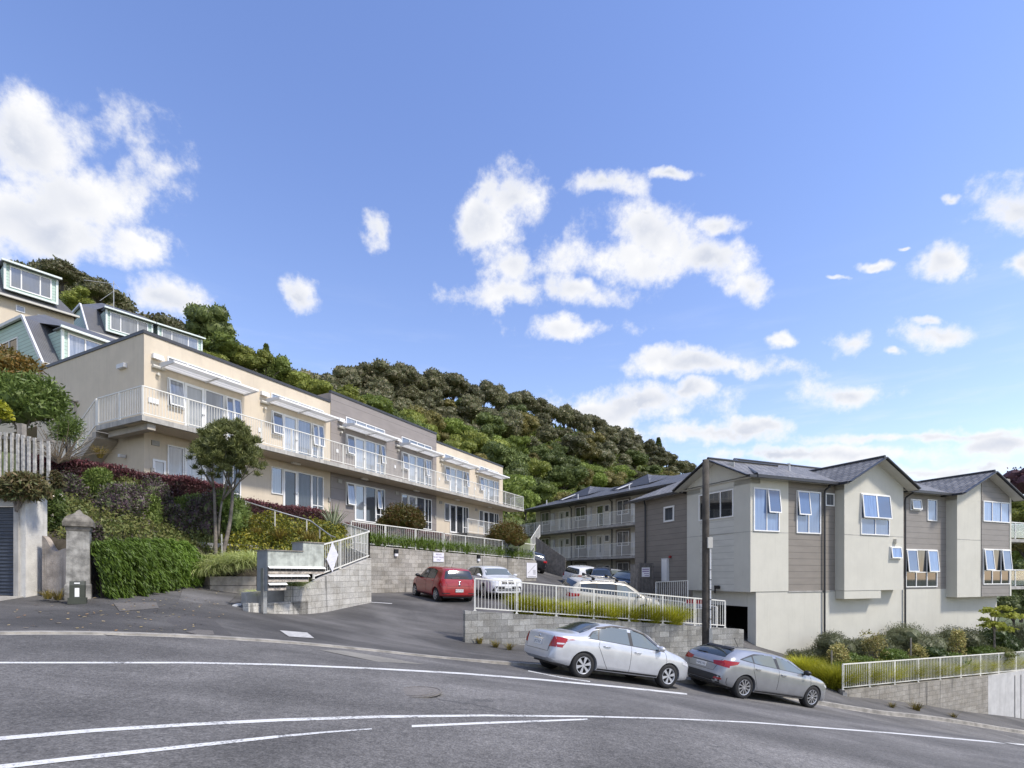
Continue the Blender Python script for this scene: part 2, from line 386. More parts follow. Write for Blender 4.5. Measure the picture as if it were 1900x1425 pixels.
# turbulence pushes the direction around so that cloud edges billow
nz = N(nt, 'ShaderNodeTexNoise'); nz.inputs['Scale'].default_value = 11; nz.inputs['Detail'].default_value = 10; nz.inputs['Roughness'].default_value = .66; nt.links.new(geo, nz.inputs['Vector'])
clouds = [(60,265,150,95),(175,370,165,85),(20,400,150,80),(240,455,75,45),(110,440,120,50),(705,425,26,34),(562,562,48,38),(280,552,70,34),
 (960,370,70,50),(1140,343,75,26),(915,425,62,55),(945,500,60,45),(930,548,95,30),(1215,430,110,55),(1150,480,150,45),(1320,475,85,42),(1395,530,50,32),(1080,545,100,30),(1250,322,40,10),(1345,415,60,20),
 (1065,608,115,24),(1438,627,28,15),(1585,633,46,26),(1745,625,62,28),(1770,480,52,36),(1890,385,85,55),(1885,485,32,28),(1775,376,22,11),(1615,485,42,9),
 (1310,682,140,24),(1230,672,70,26),(1180,752,150,36),(1290,735,70,20),(1570,730,90,24),(1310,802,130,18),(1090,762,90,28),(1675,656,18,8),(1700,812,240,12),(1580,842,260,20),(1850,830,130,22),(1480,840,170,16),(1700,868,200,12),(1400,790,60,16),(1210,400,20,8),(1680,460,16,5),(1735,600,30,12),(1545,505,30,5)]
field = None; fieldlow = None
for (u, v, ru, rv) in clouds:
    s = N(nt, 'ShaderNodeVectorMath', operation='SUBTRACT'); nt.links.new(q, s.inputs[0]); s.inputs[1].default_value = ((u - CX) / F, (HV - v) / F, 0)
    m_ = N(nt, 'ShaderNodeVectorMath', operation='MULTIPLY'); nt.links.new(s.outputs[0], m_.inputs[0]); m_.inputs[1].default_value = (F / ru, F / rv, 1)
    l = N(nt, 'ShaderNodeVectorMath', operation='LENGTH'); nt.links.new(m_.outputs[0], l.inputs[0])
    a = mth(nt, 'SUBTRACT', 1.18, l.outputs['Value'])
    field = a if field is None else mth(nt, 'SMOOTH_MAX', field, a, .16)
front = maprange(nt, dy, .1, .3)
back = mth(nt, 'MULTIPLY', mth(nt, 'SUBTRACT', noise(nt, geo, 2.2, 3), .50), 6.)
field = mth(nt, 'ADD', mth(nt, 'MULTIPLY', field, front), mth(nt, 'MULTIPLY', back, mth(nt, 'SUBTRACT', 1., front)))
fb = mth(nt, 'SUBTRACT', nz.outputs['Fac'], .5)
dens = mth(nt, 'ADD', field, mth(nt, 'MULTIPLY', fb, 3.5))
cov = maprange(nt, dens, -.08, .85)
# shading: thick parts and undersides greyer
up = N(nt, 'ShaderNodeVectorMath', operation='ADD'); nt.links.new(geo, up.inputs[0]); up.inputs[1].default_value = (.012, 0, .03)
nz2 = N(nt, 'ShaderNodeTexNoise'); nz2.inputs['Scale'].default_value = 11; nz2.inputs['Detail'].default_value = 2; nz2.inputs['Roughness'].default_value = .5; nt.links.new(up.outputs[0], nz2.inputs['Vector'])
lit = maprange(nt, mth(nt, 'SUBTRACT', nz2.outputs['Fac'], nz.outputs['Fac']), -.16, .12, 1., .0, False)
thick = maprange(nt, dens, .5, 2.0)
body = mth(nt, 'MULTIPLY', mth(nt, 'SUBTRACT', 1., lit), maprange(nt, dens, .2, 1.3))
lowel = maprange(nt, dz, .05, .6, .6, .12)
shade = mth(nt, 'MINIMUM', mth(nt, 'ADD', body, mth(nt, 'MULTIPLY', lowel, thick)), 1.)
ccol = mixc(nt, shade, (4.75, 4.75, 4.8), (3.1, 3.3, 3.8))
hz = maprange(nt, dz, .0, .35, 1., 0.)
tint = mixc(nt, maprange(nt, dz, .05, .75), (1.26, 1.10, 1.10), (1.12, 1.08, 1.30))
skyc = mixc(nt, 1.0, sky.outputs[0], tint, 'MULTIPLY')
SKY_GAIN = N(nt, 'ShaderNodeMix', data_type='RGBA', blend_type='MULTIPLY'); SKY_GAIN.inputs['Factor'].default_value = 1; SKY_GAIN.inputs['B'].default_value = (1.0, 1.0, 1.0, 1)
nt.links.new(skyc, SKY_GAIN.inputs['A'])
cirrus = maprange(nt, noise(nt, scalev(nt, geo, (2, 2, 12)), 2.4, 6, .6), .48, .75, 0., .5)
base = mixc(nt, mth(nt, 'MULTIPLY', cirrus, maprange(nt, dz, .1, .5, 1., 0.)), SKY_GAIN.outputs['Result'], (4.2, 4.5, 5.0))
nt.links.new(mixc(nt, cov, base, ccol), bg.inputs[0]); bg.inputs[1].default_value = .125
w.cycles.sampling_method = 'MANUAL'; w.cycles.sample_map_resolution = 512
sl = bpy.data.lights.new('sun', 'SUN'); so = bpy.data.objects.new('sun', sl); COL.objects.link(so)
sl.energy = 2.6; sl.angle = R(7); sl.color = (1, .94, .85)
sd = V3(math.sin(SUN_AZ) * math.cos(SUN_EL), math.cos(SUN_AZ) * math.cos(SUN_EL), math.sin(SUN_EL))
so.rotation_euler = sd.to_track_quat('Z', 'Y').to_euler(); so.location = sd * 200

# ------------------------------------------------------------------ ground height (thin-plate fit through surveyed points)
CTRL = [(0,1177,8.3),(368,1184,9.9),(700,1209,12),(955,1235,13.6),(1085,1258,12.6),(1237,1278,13.75),(1520,1308,17.9),(1690,1331,19.8),(1900,1362,22.7),
 (0,1423,3.2),(0,1371,3.9),(0,1230,6.5),(700,1330,5.9),(700,1241,9.1),(1200,1330,7.3),(1890,1382,12.5),(1900,1425,9),(950,1425,4.6),
 (145,1122,12.4),(172,1111,12.6),(390,1096,17),(345,1079,17.3),(461,1137,14),(572,1141,16.2),(689,1119,20.5),(863,1196,16.7),(693,1102,24.4),(995,1081,33.9),
 (769,1108,24.6),(805,1118,22.6),(868,1122,22.9),(950,1111,25.5),(1087,1137,24.5),(1330,1178,24.0),(1165,1093,38),(1060,1092,38),(1008,1069,39),(1570,1298,20.8),(1900,1338,27)]
CP = np.array([[(u - CX) / F * Y, Y, (HV - v) / F * Y] for u, v, Y in CTRL] + [(0, 0, -1.6), (-9, -3, -1.0), (-16, 6, -.8), (20, 8, -5.2), (8, -4, -2.6), (25, 40, -8.0), (-1.2, 28, -1.02), (-3.3, 26.3, -1.0)])
def _U(r2): return np.where(r2 > 1e-9, r2 * np.log(np.maximum(r2, 1e-9)), 0)
n_ = len(CP); Amat = np.zeros((n_ + 3, n_ + 3)); d2 = ((CP[:, None, :2] - CP[None, :, :2]) ** 2).sum(-1)
Amat[:n_, :n_] = _U(d2) + np.eye(n_) * 1.0; Amat[:n_, n_] = 1; Amat[:n_, n_ + 1:] = CP[:, :2]; Amat[n_, :n_] = 1; Amat[n_ + 1:, :n_] = CP[:, :2].T
SOL = np.linalg.solve(Amat, np.concatenate([CP[:, 2], [0, 0, 0]]))
def Gv(X, Y):
    X = np.asarray(X, float); Y = np.asarray(Y, float); sh = X.shape; X = X.ravel(); Y = Y.ravel()
    d = (X[:, None] - CP[None, :, 0]) ** 2 + (Y[:, None] - CP[None, :, 1]) ** 2
    return (_U(d) @ SOL[:n_] + SOL[n_] + SOL[n_ + 1] * X + SOL[n_ + 2] * Y).reshape(sh)
def G(x, y): return float(Gv([x], [y])[0])
EA, NA = V3(.9207, .3903, 0), V3(-.3903, .9207, 0); K0 = V3(.07, 13.6, 0)
def st(x, y): d = V3(x, y, 0) - K0; return d.dot(EA), d.dot(NA)
def xy(s, t): p = K0 + EA * s + NA * t; return p.x, p.y
TKs = np.array([-30, -25, -16, -12, -9.4, -6.8, -3.45, 0, 5, 11, 60]); TKt = np.array([-12.5, -8.6, -4.4, -2.8, -1.77, -1.10, -.30, 0, 0, 0, 0])
def tk(s): return np.interp(s, TKs, TKt)
def lift(s): return np.interp(s, [-30, -2, 2.0, 60], [.025, .025, .11, .11])     # kerb upstand, flush at the driveway
def surf_hit(u, v, extra=0.0, far=60):
    """where a sight line meets the ground"""
    ys = np.linspace(1.5, far, 1200); k = (u - CX) / F; q_ = (HV - v) / F
    z = Gv(k * ys, ys) + extra; d = q_ * ys - z
    i = np.where((d[:-1] > 0) & (d[1:] <= 0))[0]
    if len(i) == 0: return V3(k * far, far, q_ * far)
    i = i[0]; f = d[i] / (d[i] - d[i + 1]); y = ys[i] + f * (ys[i + 1] - ys[i]); return V3(k * y, y, q_ * y)
def sheet(name, svals, tvals, mat, extra):
    S, T = np.meshgrid(svals, tvals); TT = T + tk(S)
    X = K0.x + EA.x * S + NA.x * TT; Y = K0.y + EA.y * S + NA.y * TT; Z = Gv(X, Y) + extra(S)
    mb = MB(); mb.grid([[(X[i, j], Y[i, j], Z[i, j]) for j in range(S.shape[1])] for i in range(S.shape[0])])
    return struct(mb.build(name, mat, smooth=True))
sheet('road', np.concatenate([np.linspace(-28, 22, 260), np.linspace(22.5, 60, 40)]), np.concatenate([np.linspace(-26, -17, 9), np.linspace(-16.8, 0, 80)]), M['road'], lambda s: 0 * s)
sheet('driveway', np.linspace(-28, 60, 260), np.concatenate([np.linspace(.14, 4, 20), np.linspace(4.2, 36, 110)]), M['lot'], lambda s: lift(s))
# kerb: one continuous concrete strip with an upstand
mb = MB(); rows = []
for s in np.linspace(-28, 60, 200):
    t0 = float(tk(s)); a = xy(s, t0); b = xy(s, t0 + .16); z0 = G(*a); l_ = float(lift(s)) + .012
    g = xy(s, t0 - .09)
    rows.append([V3(g[0], g[1], G(*g) + .004), V3(a[0], a[1], z0 + .006), V3(a[0], a[1], z0 + l_), V3(b[0], b[1], G(*b) + l_), V3(b[0], b[1], G(*b) - .1)])
mb.grid(rows); struct(mb.build('kerb', M['kerb']))
def ribbon(name, pts, half, mat, lift_=.004, label=None):
    """painted strip: pts (u,v) along a line seen on the ground, half = half thickness in v"""
    mb = MB(); rows = []; pl = []
    for (a, b) in zip(pts[:-1], pts[1:]):
        for k in range(8): f = k / 8; pl.append(tuple(a[i] + (b[i] - a[i]) * f for i in range(len(a))))
    pl.append(pts[-1])
    for p in pl:
        h = p[2] if len(p) > 2 else half
        A = surf_hit(p[0], p[1] - h); B = surf_hit(p[0], p[1] + h)
        rows.append([A + Z3 * lift_, B + Z3 * lift_])
    mb.grid(rows); return struct(mb.build(name, mat))
ribbon('edge_line', [(-140, 1230), (0, 1230), (350, 1230), (520, 1233.5), (700, 1241), (860, 1250), (1000, 1261), (1150, 1275), (1275, 1288)], 1.45, M['line'])
ribbon('edge_line', [(980, 1245, .9), (1040, 1257, .9), (1095, 1265, .9)], 1, M['line_worn'])
ribbon('centre_line', [(-160, 1386, 4), (0, 1371, 3.6), (175, 1356, 3.2), (350, 1345, 2.9), (520, 1336.5, 2.6), (700, 1330.5, 2.4), (900, 1328, 1.7), (1100, 1330, 1.35), (1250, 1334, 1.15), (1400, 1341, 1.1), (1650, 1360, 1.1), (1900, 1382, 1.2), (2150, 1408, 1.3)], 2.5, M['line'])
ribbon('centre_line', [(-150, 1452, 5), (0, 1424, 4.2), (130, 1409, 3.8), (270, 1394, 3.4), (400, 1380, 3.0), (516, 1367.5, 2.4)], 4, M['line'])
ribbon('centre_line', [(516, 1367.5, 2.2), (600, 1359.5, 1.5), (690, 1353, .9)], 2, M['line_worn'])
ribbon('centre_line', [(764, 1348, 2.0), (900, 1342, 1.9), (1000, 1338.5, 1.6), (1090, 1335, 1.3)], 2, M['line'])
def gpoly(name, pts, mat, l_=.004, kind=True):
    """flat patch on the ground, outline seen at pts"""
    mb = MB(); c = [surf_hit(*p) for p in pts]
    mb.face([p + Z3 * (l_ + float(lift(st(p.x, p.y)[0])) * (1 if st(p.x, p.y)[1] > tk(st(p.x, p.y)[0]) else 0)) for p in c][::-1])
    o = mb.build(name, mat)
    return struct(o) if kind else o
gpoly('road_patch', [(590, 1205.5), (640, 1207.5), (790, 1233), (700, 1228)], M['patch'])
def strip_lot(name, p, q, wv, mat):
    a, b = surf_hit(*p), surf_hit(*q); d = (b - a).normalized(); sd_ = V3(-d.y, d.x, 0).normalized() * wv / 2; mb = MB(); rows = []
    for k in range(13):
        c = a.lerp(b, k / 12); e = [c - sd_, c + sd_]; rows.append([V3(x.x, x.y, G(x.x, x.y) + .031 + .004) for x in e])
    mb.grid(rows); return struct(mb.build(name, mat))
strip_lot('parking_line', (689, 1119), (868, 1125), .10, M['line'])
strip_lot('parking_line', (737, 1104), (810, 1124), .10, M['line'])
strip_lot('parking_line', (875, 1128), (920, 1136), .10, M['line_worn'])
strip_lot('parking_line', (962, 1107), (1000, 1119), .10, M['line'])
strip_lot('parking_line', (1000, 1068), (1012, 1073), .10, M['line_worn'])
# terrain: one sheet out to the horizon, well below the street
mb = MB(); mb.face([(-3000, -3000, -19), (3000, -3000, -19), (3000, 3000, -19), (-3000, 3000, -19)]); struct(mb.build('ground', M['hill']))
# ------------------------------------------------------------------ shared builders
SASH = .09
def win(parent, o, ax, nrm, w, h, vbars=(), hbars=(), fr=.055, pane='pane_sky', open_sash=(), fmat='white', depth=.045, name='window', back=.0):
    """framed window standing on a wall face: o = lower corner, ax along the wall, nrm outwards. open_sash = [(x0,x1,z0,z1)] top-hung sashes pushed out"""
    o, ax, nrm = Vector(o), Vector(ax), Vector(nrm)
    def bar(mb, x0, x1, z0, z1, d0=-.02, d1=depth): mb.obox(o + ax * x0 + Z3 * z0 + nrm * d0, ax * (x1 - x0), nrm * (d1 - d0), Z3 * (z1 - z0))
    f = MB(); bar(f, 0, fr, 0, h); bar(f, w - fr, w, 0, h); bar(f, fr, w - fr, 0, fr); bar(f, fr, w - fr, h - fr, h)
    for x in vbars: bar(f, x - fr * .45, x + fr * .45, fr, h - fr, -.02, depth - .004)
    for z in hbars: bar(f, fr, w - fr, z - fr * .4, z + fr * .4, -.02, depth - .008)
    fo = f.build(name, M[fmat], parent)
    p = MB(); d = .008
    p.face([o + ax * fr + Z3 * fr + nrm * d, o + ax * (w - fr) + Z3 * fr + nrm * d, o + ax * (w - fr) + Z3 * (h - fr) + nrm * d, o + ax * fr + Z3 * (h - fr) + nrm * d])
    p.build('pane', M[pane], fo)
    for (x0, x1, z0, z1) in open_sash:
        out = SASH * (z1 - z0) + .02; top = o + ax * x0 + Z3 * z1 + nrm * (depth + .005); dn = Z3 * (z0 - z1) + nrm * out; L = dn.length; dn.normalize(); pn = ax.cross(dn).normalized()
        if pn.dot(nrm) < 0: pn = -pn
        s = MB(); W = x1 - x0; t = .05
        for (a, b, c, e) in ((0, t, 0, L), (W - t, W, 0, L), (t, W - t, 0, t), (t, W - t, L - t, L)): s.obox(top + ax * a + dn * c, ax * (b - a), dn * (e - c), pn * .035)
        so_ = s.build('sash', M[fmat], fo)
        s2 = MB(); s2.face([top + ax * t + dn * t + pn * .015, top + ax * (W - t) + dn * t + pn * .015, top + ax * (W - t) + dn * (L - t) + pn * .015, top + ax * t + dn * (L - t) + pn * .015])
        s2.build('sash_pane', M['pane_blue' if pane in ('pane_blue', 'pane_room') else 'pane_sky'], fo)
    return fo
def rails(parent, name, path, h, post_sp=1.9, bar_sp=.115, bw=.016, pw=.05, bot=.09, posts=True, top_w=.05, foot=True, mat='rail', infill=None, end_posts=True):
    """steel railing along path (3D points at the walking surface)"""
    b = MB(); pts = [Vector(p) for p in path]; ps = []
    for k, (p, q_) in enumerate(zip(pts[:-1], pts[1:])):
        L = (q_ - p).length; n = max(1, round(L / post_sp))
        for i in range(n + 1):
            if i == 0 and k > 0: continue
            ps.append(p.lerp(q_, i / n))
        b.beam(p + Z3 * h, q_ + Z3 * h, top_w, .04); b.beam(p + Z3 * bot, q_ + Z3 * bot, .035, .035)
        if infill is None:
            m = max(2, round(L / bar_sp))
            for i in range(1, m):
                c = p.lerp(q_, i / m); b.obox(c + V3(-bw / 2, -bw / 2, bot), X3 * bw, Y3 * bw, Z3 * (h - bot))
    bo = b.build(name, M[mat], parent)
    if posts:
        for c in ps:
            m = MB(); m.obox(c + V3(-pw / 2, -pw / 2, 0), X3 * pw, Y3 * pw, Z3 * (h - .02))
            if foot: m.obox(c + V3(-pw, -pw, 0), X3 * pw * 2, Y3 * pw * 2, Z3 * .012)
            m.build('post', M[mat], bo if parent is not None and parent.type == 'EMPTY' and name != 'balusters' else parent)
    return bo

# ------------------------------------------------------------------ long cream apartment block on the bank
OL = V3(-14.75, 21.6, 0); DL = V3(.461, .8874, 0); NL = V3(.8874, -.461, 0)      # corner, along the facade, outwards
LB = thing('apartment_block', (OL.x, OL.y, 3.0), 'long two storey cream apartment block with grey middle section and white sunshades', 'apartment block')
FL = lambda t, n, z: OL + DL * t + NL * n + Z3 * z
Z0, Z1, ZP = 3.25, 6.05, 9.74; DEP = 8.9
def block(t0, t1, n0, n1, z0, z1, m, name):
    mb = MB(); mb.obox(FL(t0, n0, z0), DL * (t1 - t0), NL * (n1 - n0), Z3 * (z1 - z0)); return mb.build(name, M[m], LB)
block(0, 9.83, -DEP, 0, 1.0, ZP, 'cream', 'wall'); block(19.97, 30.2, -DEP, 0, 1.0, ZP, 'cream', 'wall')
g = block(9.831, 19.969, -DEP + .3, .035, 1.0, ZP + .57, 'grey_clad', 'grey_wall')
for (a, b, z, o_) in ((-.04, 9.80, ZP, .04), (20.0, 30.24, ZP, .04), (9.80, 20.0, ZP + .57, .075)):
    mb = MB(); mb.obox(FL(a, o_ - .16, z - .02), DL * (b - a), NL * .16, Z3 * .13)
    if a < 0: mb.obox(FL(a, -DEP - .04, z - .02), DL * .16, NL * (DEP - .08), Z3 * .13)
    mb.obox(FL(a, -DEP - .04, z - .02), DL * (b - a), NL * .14, Z3 * .129); mb.build('parapet_cap', M['cap'], LB)
mb = MB(); mb.obox(FL(.1, -DEP + .1, ZP - .3), DL * 30, NL * (DEP - .2), Z3 * .06); mb.build('roof', M['cap'], LB)
# balcony slab with stained edge, soffit, brackets
SN = 1.4
mb = MB(); mb.obox(FL(-.82, .001, Z1 - .21), DL * 32.5, NL * SN, Z3 * .2); mb.obox(FL(-.82, -1.85, Z1 - .21), DL * .819, NL * 1.851, Z3 * .2); mb.build('balcony_slab', M['slab'], LB)
mb = MB(); mb.obox(FL(-.70, .003, Z1 - .225), DL * 32.2, NL * (SN - .14), Z3 * .013); mb.build('balcony_soffit', M['cream'], LB)
mb = MB(); mb.obox(FL(-.55, -1.5, Z1 - .46), DL * .3, NL * 2.75, Z3 * .236); mb.build('balcony_beam', M['stair_soffit'], LB)
E = .05
c_l, c_r = FL(-.77, SN - E, Z1), FL(31.62, SN - E, Z1)
rl = rails(LB, 'railing', [FL(-.77, -1.81, Z1), c_l, c_r, FL(31.62, .05, Z1)], 1.1, 1.7, .118)
# end stair down along the side wall
def stp(s, z): return OL + DL * -.77 + NL * (-s + SN - E) + Z3 * z
s0, s1, zd = 3.26, 7.9, 2.8
rails(LB, 'stair_railing', [stp(s0, Z1), stp(s1, Z1 - zd)], 1.1, 1.6, .13)
mb = MB()
a, b = FL(-.82, -1.86, Z1 - .25), FL(-.82, -1.86 - (s1 - s0), Z1 - zd - .25)
mb.prism([a, b, b - Z3 * .25, a - Z3 * .25], DL * .81)
ns = 16
for i in range(ns):
    f0 = i / ns; mb.obox(FL(-.818, -1.86 - (s1 - s0) * (f0 + 1 / ns), Z1 - .26 - zd * (f0 + 1 / ns)), DL * .805, NL * ((s1 - s0) / ns), Z3 * (zd / ns + .02))
mb.build('stair', M['stair_soffit'], LB)
# joinery and fittings, six units on each floor
OPEN = {0: (0, 2, 3), 1: (0, 2, 3), 2: (0, 3), 3: (0, 2), 4: (0, 3), 5: (0,), }
for i in range(6):
    tb = .9 + 5.03 * i; off = .037 if i in (2, 3) else .001
    for fl, zf in ((1, Z1), (0, Z0)):
        low = fl == 0
        pane = 'pane_dark' if low else 'pane_sky'
        nz0 = zf + (.85 if low else 1.02)
        win(LB, FL(tb, off, nz0), DL, NL, .68, zf + 2.2 - nz0, pane='pane_sky', open_sash=[(.03, .65, .04, zf + 2.2 - nz0 - .04)] if (not low and 0 in OPEN[i]) or (low and i == 2) else ())
        d = win(LB, FL(tb + .70, off, zf + .02), DL, NL, .88, 2.18, fr=.11, pane='door_white' if not low else ('pane_sky' if i in (0, 2, 3) else 'pane_room'), name='door', depth=.05)
        h_ = MB(); h_.box(FL(tb + 1.50, off + .08, zf + 1.02), .14, .03, .03, DL, NL); h_.build('handle', M['galv'], d)
        win(LB, FL(tb + 1.60, off, zf + .02), DL, NL, .93, 2.18, pane=pane)
        op = []
        if not low:
            if 2 in OPEN[i]: op.append((.03, .405, 1.0, 2.14))
            if 3 in OPEN[i]: op.append((.405, .78, 1.0, 2.14))
        elif i == 2: op.append((.03, .405, .9, 2.14))
        win(LB, FL(tb + 2.55, off, zf + .02), DL, NL, .81, 2.18, vbars=(.405,), hbars=(.55,) if low else (.95,), pane=pane, open_sash=op)
    win(LB, FL(tb, off, 8.72), DL, NL, 3.36, .40 + (.12 if i in (2, 3) else 0), vbars=(.84, 1.68, 2.52), fr=.045, pane='pane_sky', name='clerestory_window')
    # louvred sunshade on brackets
    aw = MB(); z = 8.56; w0, w1 = tb - .28, tb + 3.52
    aw.obox(FL(w0, off + .97, z), DL * (w1 - w0), NL * .06, Z3 * .09); aw.obox(FL(w0, off, z), DL * (w1 - w0), NL * .05, Z3 * .07)
    so_ = aw.build('sunshade', M['white'], LB); lv = MB()
    for k in range(13): lv.obox(FL(w0 + .03, off + .06 + k * .070, z + .015), DL * (w1 - w0 - .06), NL * .062, Z3 * .02)
    lv.build('louvre_sheet', M['polycarb'], so_)
    for tt in (w0 - .05, (w0 + w1) / 2, w1 + .002):
        br = MB(); br.prism([FL(tt, off + .005, z - .06), FL(tt, off + 1.02, z - .0), FL(tt, off + 1.02, z + .1), FL(tt, off + .25, z + .16), FL(tt, off + .005, z + .13)], DL * .045); br.build('bracket', M['ltgrey'], so_)
    # fittings beside each door
    vt = MB(); vt.obox(FL(tb - .62, off, 8.83), DL * .40, NL * .16, Z3 * .17); vt.obox(FL(tb - .64, off + .16, 8.80), DL * .44, NL * .03, Z3 * .1); vt.build('vent_cowl', M['white'], LB)
    lm = MB(); lm.tube([FL(tb - .62, off + .09, 8.50), FL(tb - .15, off + .09, 8.50)], .075, 8); lm.build('wall_lamp', M['soffit'], LB)
    ss = MB(); ss.tube([FL(tb - .4, off, 8.22), FL(tb - .4, off + .14, 8.22)], .06, 8); ss.build('alarm_sensor', M['soffit'], LB)
    pl = MB(); pl.obox(FL(tb - .75, off, 7.0), DL * (.4 if i == 0 else .14), NL * .05, Z3 * .2); pl.build('switch_plate', M['white'], LB)
    sl_ = MB(); sl_.obox(FL(tb + 1.0, .25, Z1 - .31), DL * .5, NL * .16, Z3 * .085); sl_.build('soffit_lamp', M['white'], LB)
    pb = MB(); pb.obox(FL(tb - .62, off, Z0 + 2.05), DL * .3, NL * .05, Z3 * .2); pb.build('vent_grille', M['conc'], LB)
    pb = MB(); pb.obox(FL(tb + 3.75 - (4.4 if i == 0 else 0), off, Z0 + .9), DL * .12, NL * .06, Z3 * .22); pb.build('outlet_box', M['conc'], LB)
win(LB, FL(.32, .001, Z0 + .72), DL, NL, .52, .78, fr=.09, pane='door_white', name='meter_cupboard')
mb = MB(); mb.obox(OL + NL * -1.75 + DL * -.14 + Z3 * 8.55, NL * .55, DL * .139, Z3 * .17); mb.build('wall_lamp', M['ltgrey'], LB)
mb = MB(); mb.tube([OL + NL * -5.3 + DL * -.09 + Z3 * 4.6, OL + NL * -5.3 + DL * -.09 + Z3 * 7.72], .045, 8); mb.obox(OL + NL * -5.5 + DL * -.2 + Z3 * 7.72, NL * .4, DL * .2, Z3 * .06); mb.build('downpipe', M['conc'], LB)
mb = MB(); mb.box(OL + NL * -1.3 + DL * -.15 + Z3 * 4.9, .12, .25, .12, NL, DL); mb.build('flood_lamp', M['ltgrey'], LB)
# lower deck rail at the far end and end return
rails(LB, 'deck_railing', [FL(22.1, 1.35, Z0), FL(31.6, 1.35, Z0), FL(31.6, .0, Z0)], 1.05, 1.7, .118)
mb = MB(); mb.obox(FL(22.0, .002, Z0 - .3), DL * 9.7, NL * 1.42, Z3 * .28); mb.build('deck_slab', M['block_white'], LB)
mb = MB(); mb.obox(FL(30.201, -2.2, 1.2), DL * 1.2, NL * 1.2, Z3 * 4.6); mb.build('end_pier', M['cream'], LB)

# ------------------------------------------------------------------ dormer houses up the slope behind
AH, BH = V3(.734, .679, 0), V3(-.679, .734, 0)
def dormer_house(name, o, length, zb, label, dorms, wall_wins=(), wallh=3.0, steep=(.95, 2.35), rise=.9, half=3.6, wallmat='cream', left_win=None, AH=AH, BH=BH, hipr=False):
    """mansard house: o = front eave corner at its near end (plan), zb eave height; dorms = [(t0,t1,has_end)]"""
    h = thing(name, (o[0], o[1], zb - wallh), label, 'house')
    o = V3(o[0], o[1], 0); f = lambda t, b, z: o + AH * t + BH * b + Z3 * (zb + z)
    sb, sz = steep; D = half * 2
    mb = MB(); mb.obox(f(.0, .35, -wallh), AH * length, BH * (D - .7), Z3 * (wallh + .02)); mb.build('wall', M[wallmat], h)
    mb = MB(); rf = MB()
    def roofq(a, b_, c, d, w_, l_): rf.face([a, b_, c, d], [(0, 0), (w_, 0), (w_, l_), (0, l_)])
    ls = math.hypot(sb, sz); hip = 2.0; er = length + .12 - (sb * .8 if hipr else 0); hr = hip + (sb * .8 if hipr else 0)
    roofq(f(-.12, 0, 0), f(length + .12, 0, 0), f(er, sb, sz), f(-.12, sb, sz), length, ls)
    roofq(f(length + .12, D, 0), f(-.12, D, 0), f(-.12, D - sb, sz), f(er, D - sb, sz), length, ls)
    if hipr: roofq(f(length + .12, 0, 0), f(length + .12, D, 0), f(er, D - sb, sz), f(er, sb, sz), D, ls)
    lt = math.hypot(half - sb, rise)
    rf.face([f(-.12, sb, sz), f(er, sb, sz), f(length - hr, half, sz + rise), f(hip, half, sz + rise)], [(0, 0), (length, 0), (length - hip, lt), (hip, lt)])
    rf.face([f(er, D - sb, sz), f(-.12, D - sb, sz), f(hip, half, sz + rise), f(length - hr, half, sz + rise)], [(0, 0), (length, 0), (length - hip, lt), (hip, lt)])
    rf.face([f(-.12, D - sb, sz), f(-.12, sb, sz), f(hip, half, sz + rise)], [(0, 0), (D, 0), (D / 2, lt)])
    rf.face([f(er, sb, sz), f(er, D - sb, sz), f(length - hr, half, sz + rise)], [(0, 0), (D, 0), (D / 2, lt)])
    ro = rf.build('roof', M['rib'], h)
    for t in ((0.0,) if hipr else (0.0, length - .1)):                       # boarded end walls and their barge boards
        mb = MB(); mb.prism([f(t, .1, 0), f(t, sb + .05, sz - .03), f(t, D - sb - .05, sz - .03), f(t, D - .1, 0)], AH * .1); mb.build('end_wall', M['green_board'], h)
        mb = MB(); e = -.13 if t == 0 else .12; mb.beam(f(t + e, -.02, -.02), f(t + e, sb, sz + .03), .1, .16, BH); mb.beam(f(t + e, sb, sz + .03), f(t + e, D - sb, sz + .03), .12, .16); mb.build('barge_board', M['ltgrey'], h)
    mb = MB(); mb.beam(f(-.2, -.08, 0), f(length + .2, -.08, 0), .14, .12); mb.build('gutter', M['soffit'], h)
    for (t0, t1) in dorms:
        d = MB(); z0, z1 = .55, 2.15; fb = .12
        d.obox(f(t0, fb, z0), AH * (t1 - t0), BH * (sb + .9), Z3 * (z1 - z0)); do = d.build('dormer', M['green_board'], h)
        r2 = MB(); r2.face([f(t0 - .15, fb - .25, z1 + .02), f(t1 + .15, fb - .25, z1 + .02), f(t1 + .15, sb + .5, sz + .12), f(t0 - .15, sb + .5, sz + .12)], [(0, 0), (t1 - t0, 0), (t1 - t0, 3), (0, 3)])
        r2.obox(f(t0 - .15, fb - .25, z1 - .03), AH * (t1 - t0 + .3), BH * .9, Z3 * .045); r2.build('dormer_roof', M['rib'], do)
        g2 = MB(); g2.beam(f(t0 - .2, fb - .3, z1), f(t1 + .2, fb - .3, z1), .12, .11); g2.obox(f(t0 - .06, fb - .06, z0 - .05), AH * .12, BH * .1, Z3 * (z1 - z0)); g2.obox(f(t1 - .06, fb - .06, z0 - .05), AH * .12, BH * .1, Z3 * (z1 - z0)); g2.obox(f(t0 - .06, fb - .08, z0 - .1), AH * (t1 - t0 + .12), BH * .12, Z3 * .1); g2.build('dormer_trim', M['green_trim'], do)
        W = t1 - t0 - .5
        win(do, f(t0 + .22, fb - .001, z0 + .12), AH, -BH, W, z1 - z0 - .25, vbars=(W * .27, W * .72), pane='pane_sky', fr=.07)
    for (t, z, w_, hh) in wall_wins: win(h, f(t, .349, z), AH, -BH, w_, hh, vbars=(w_ / 2,) if w_ > .9 else (), pane='pane_sky')
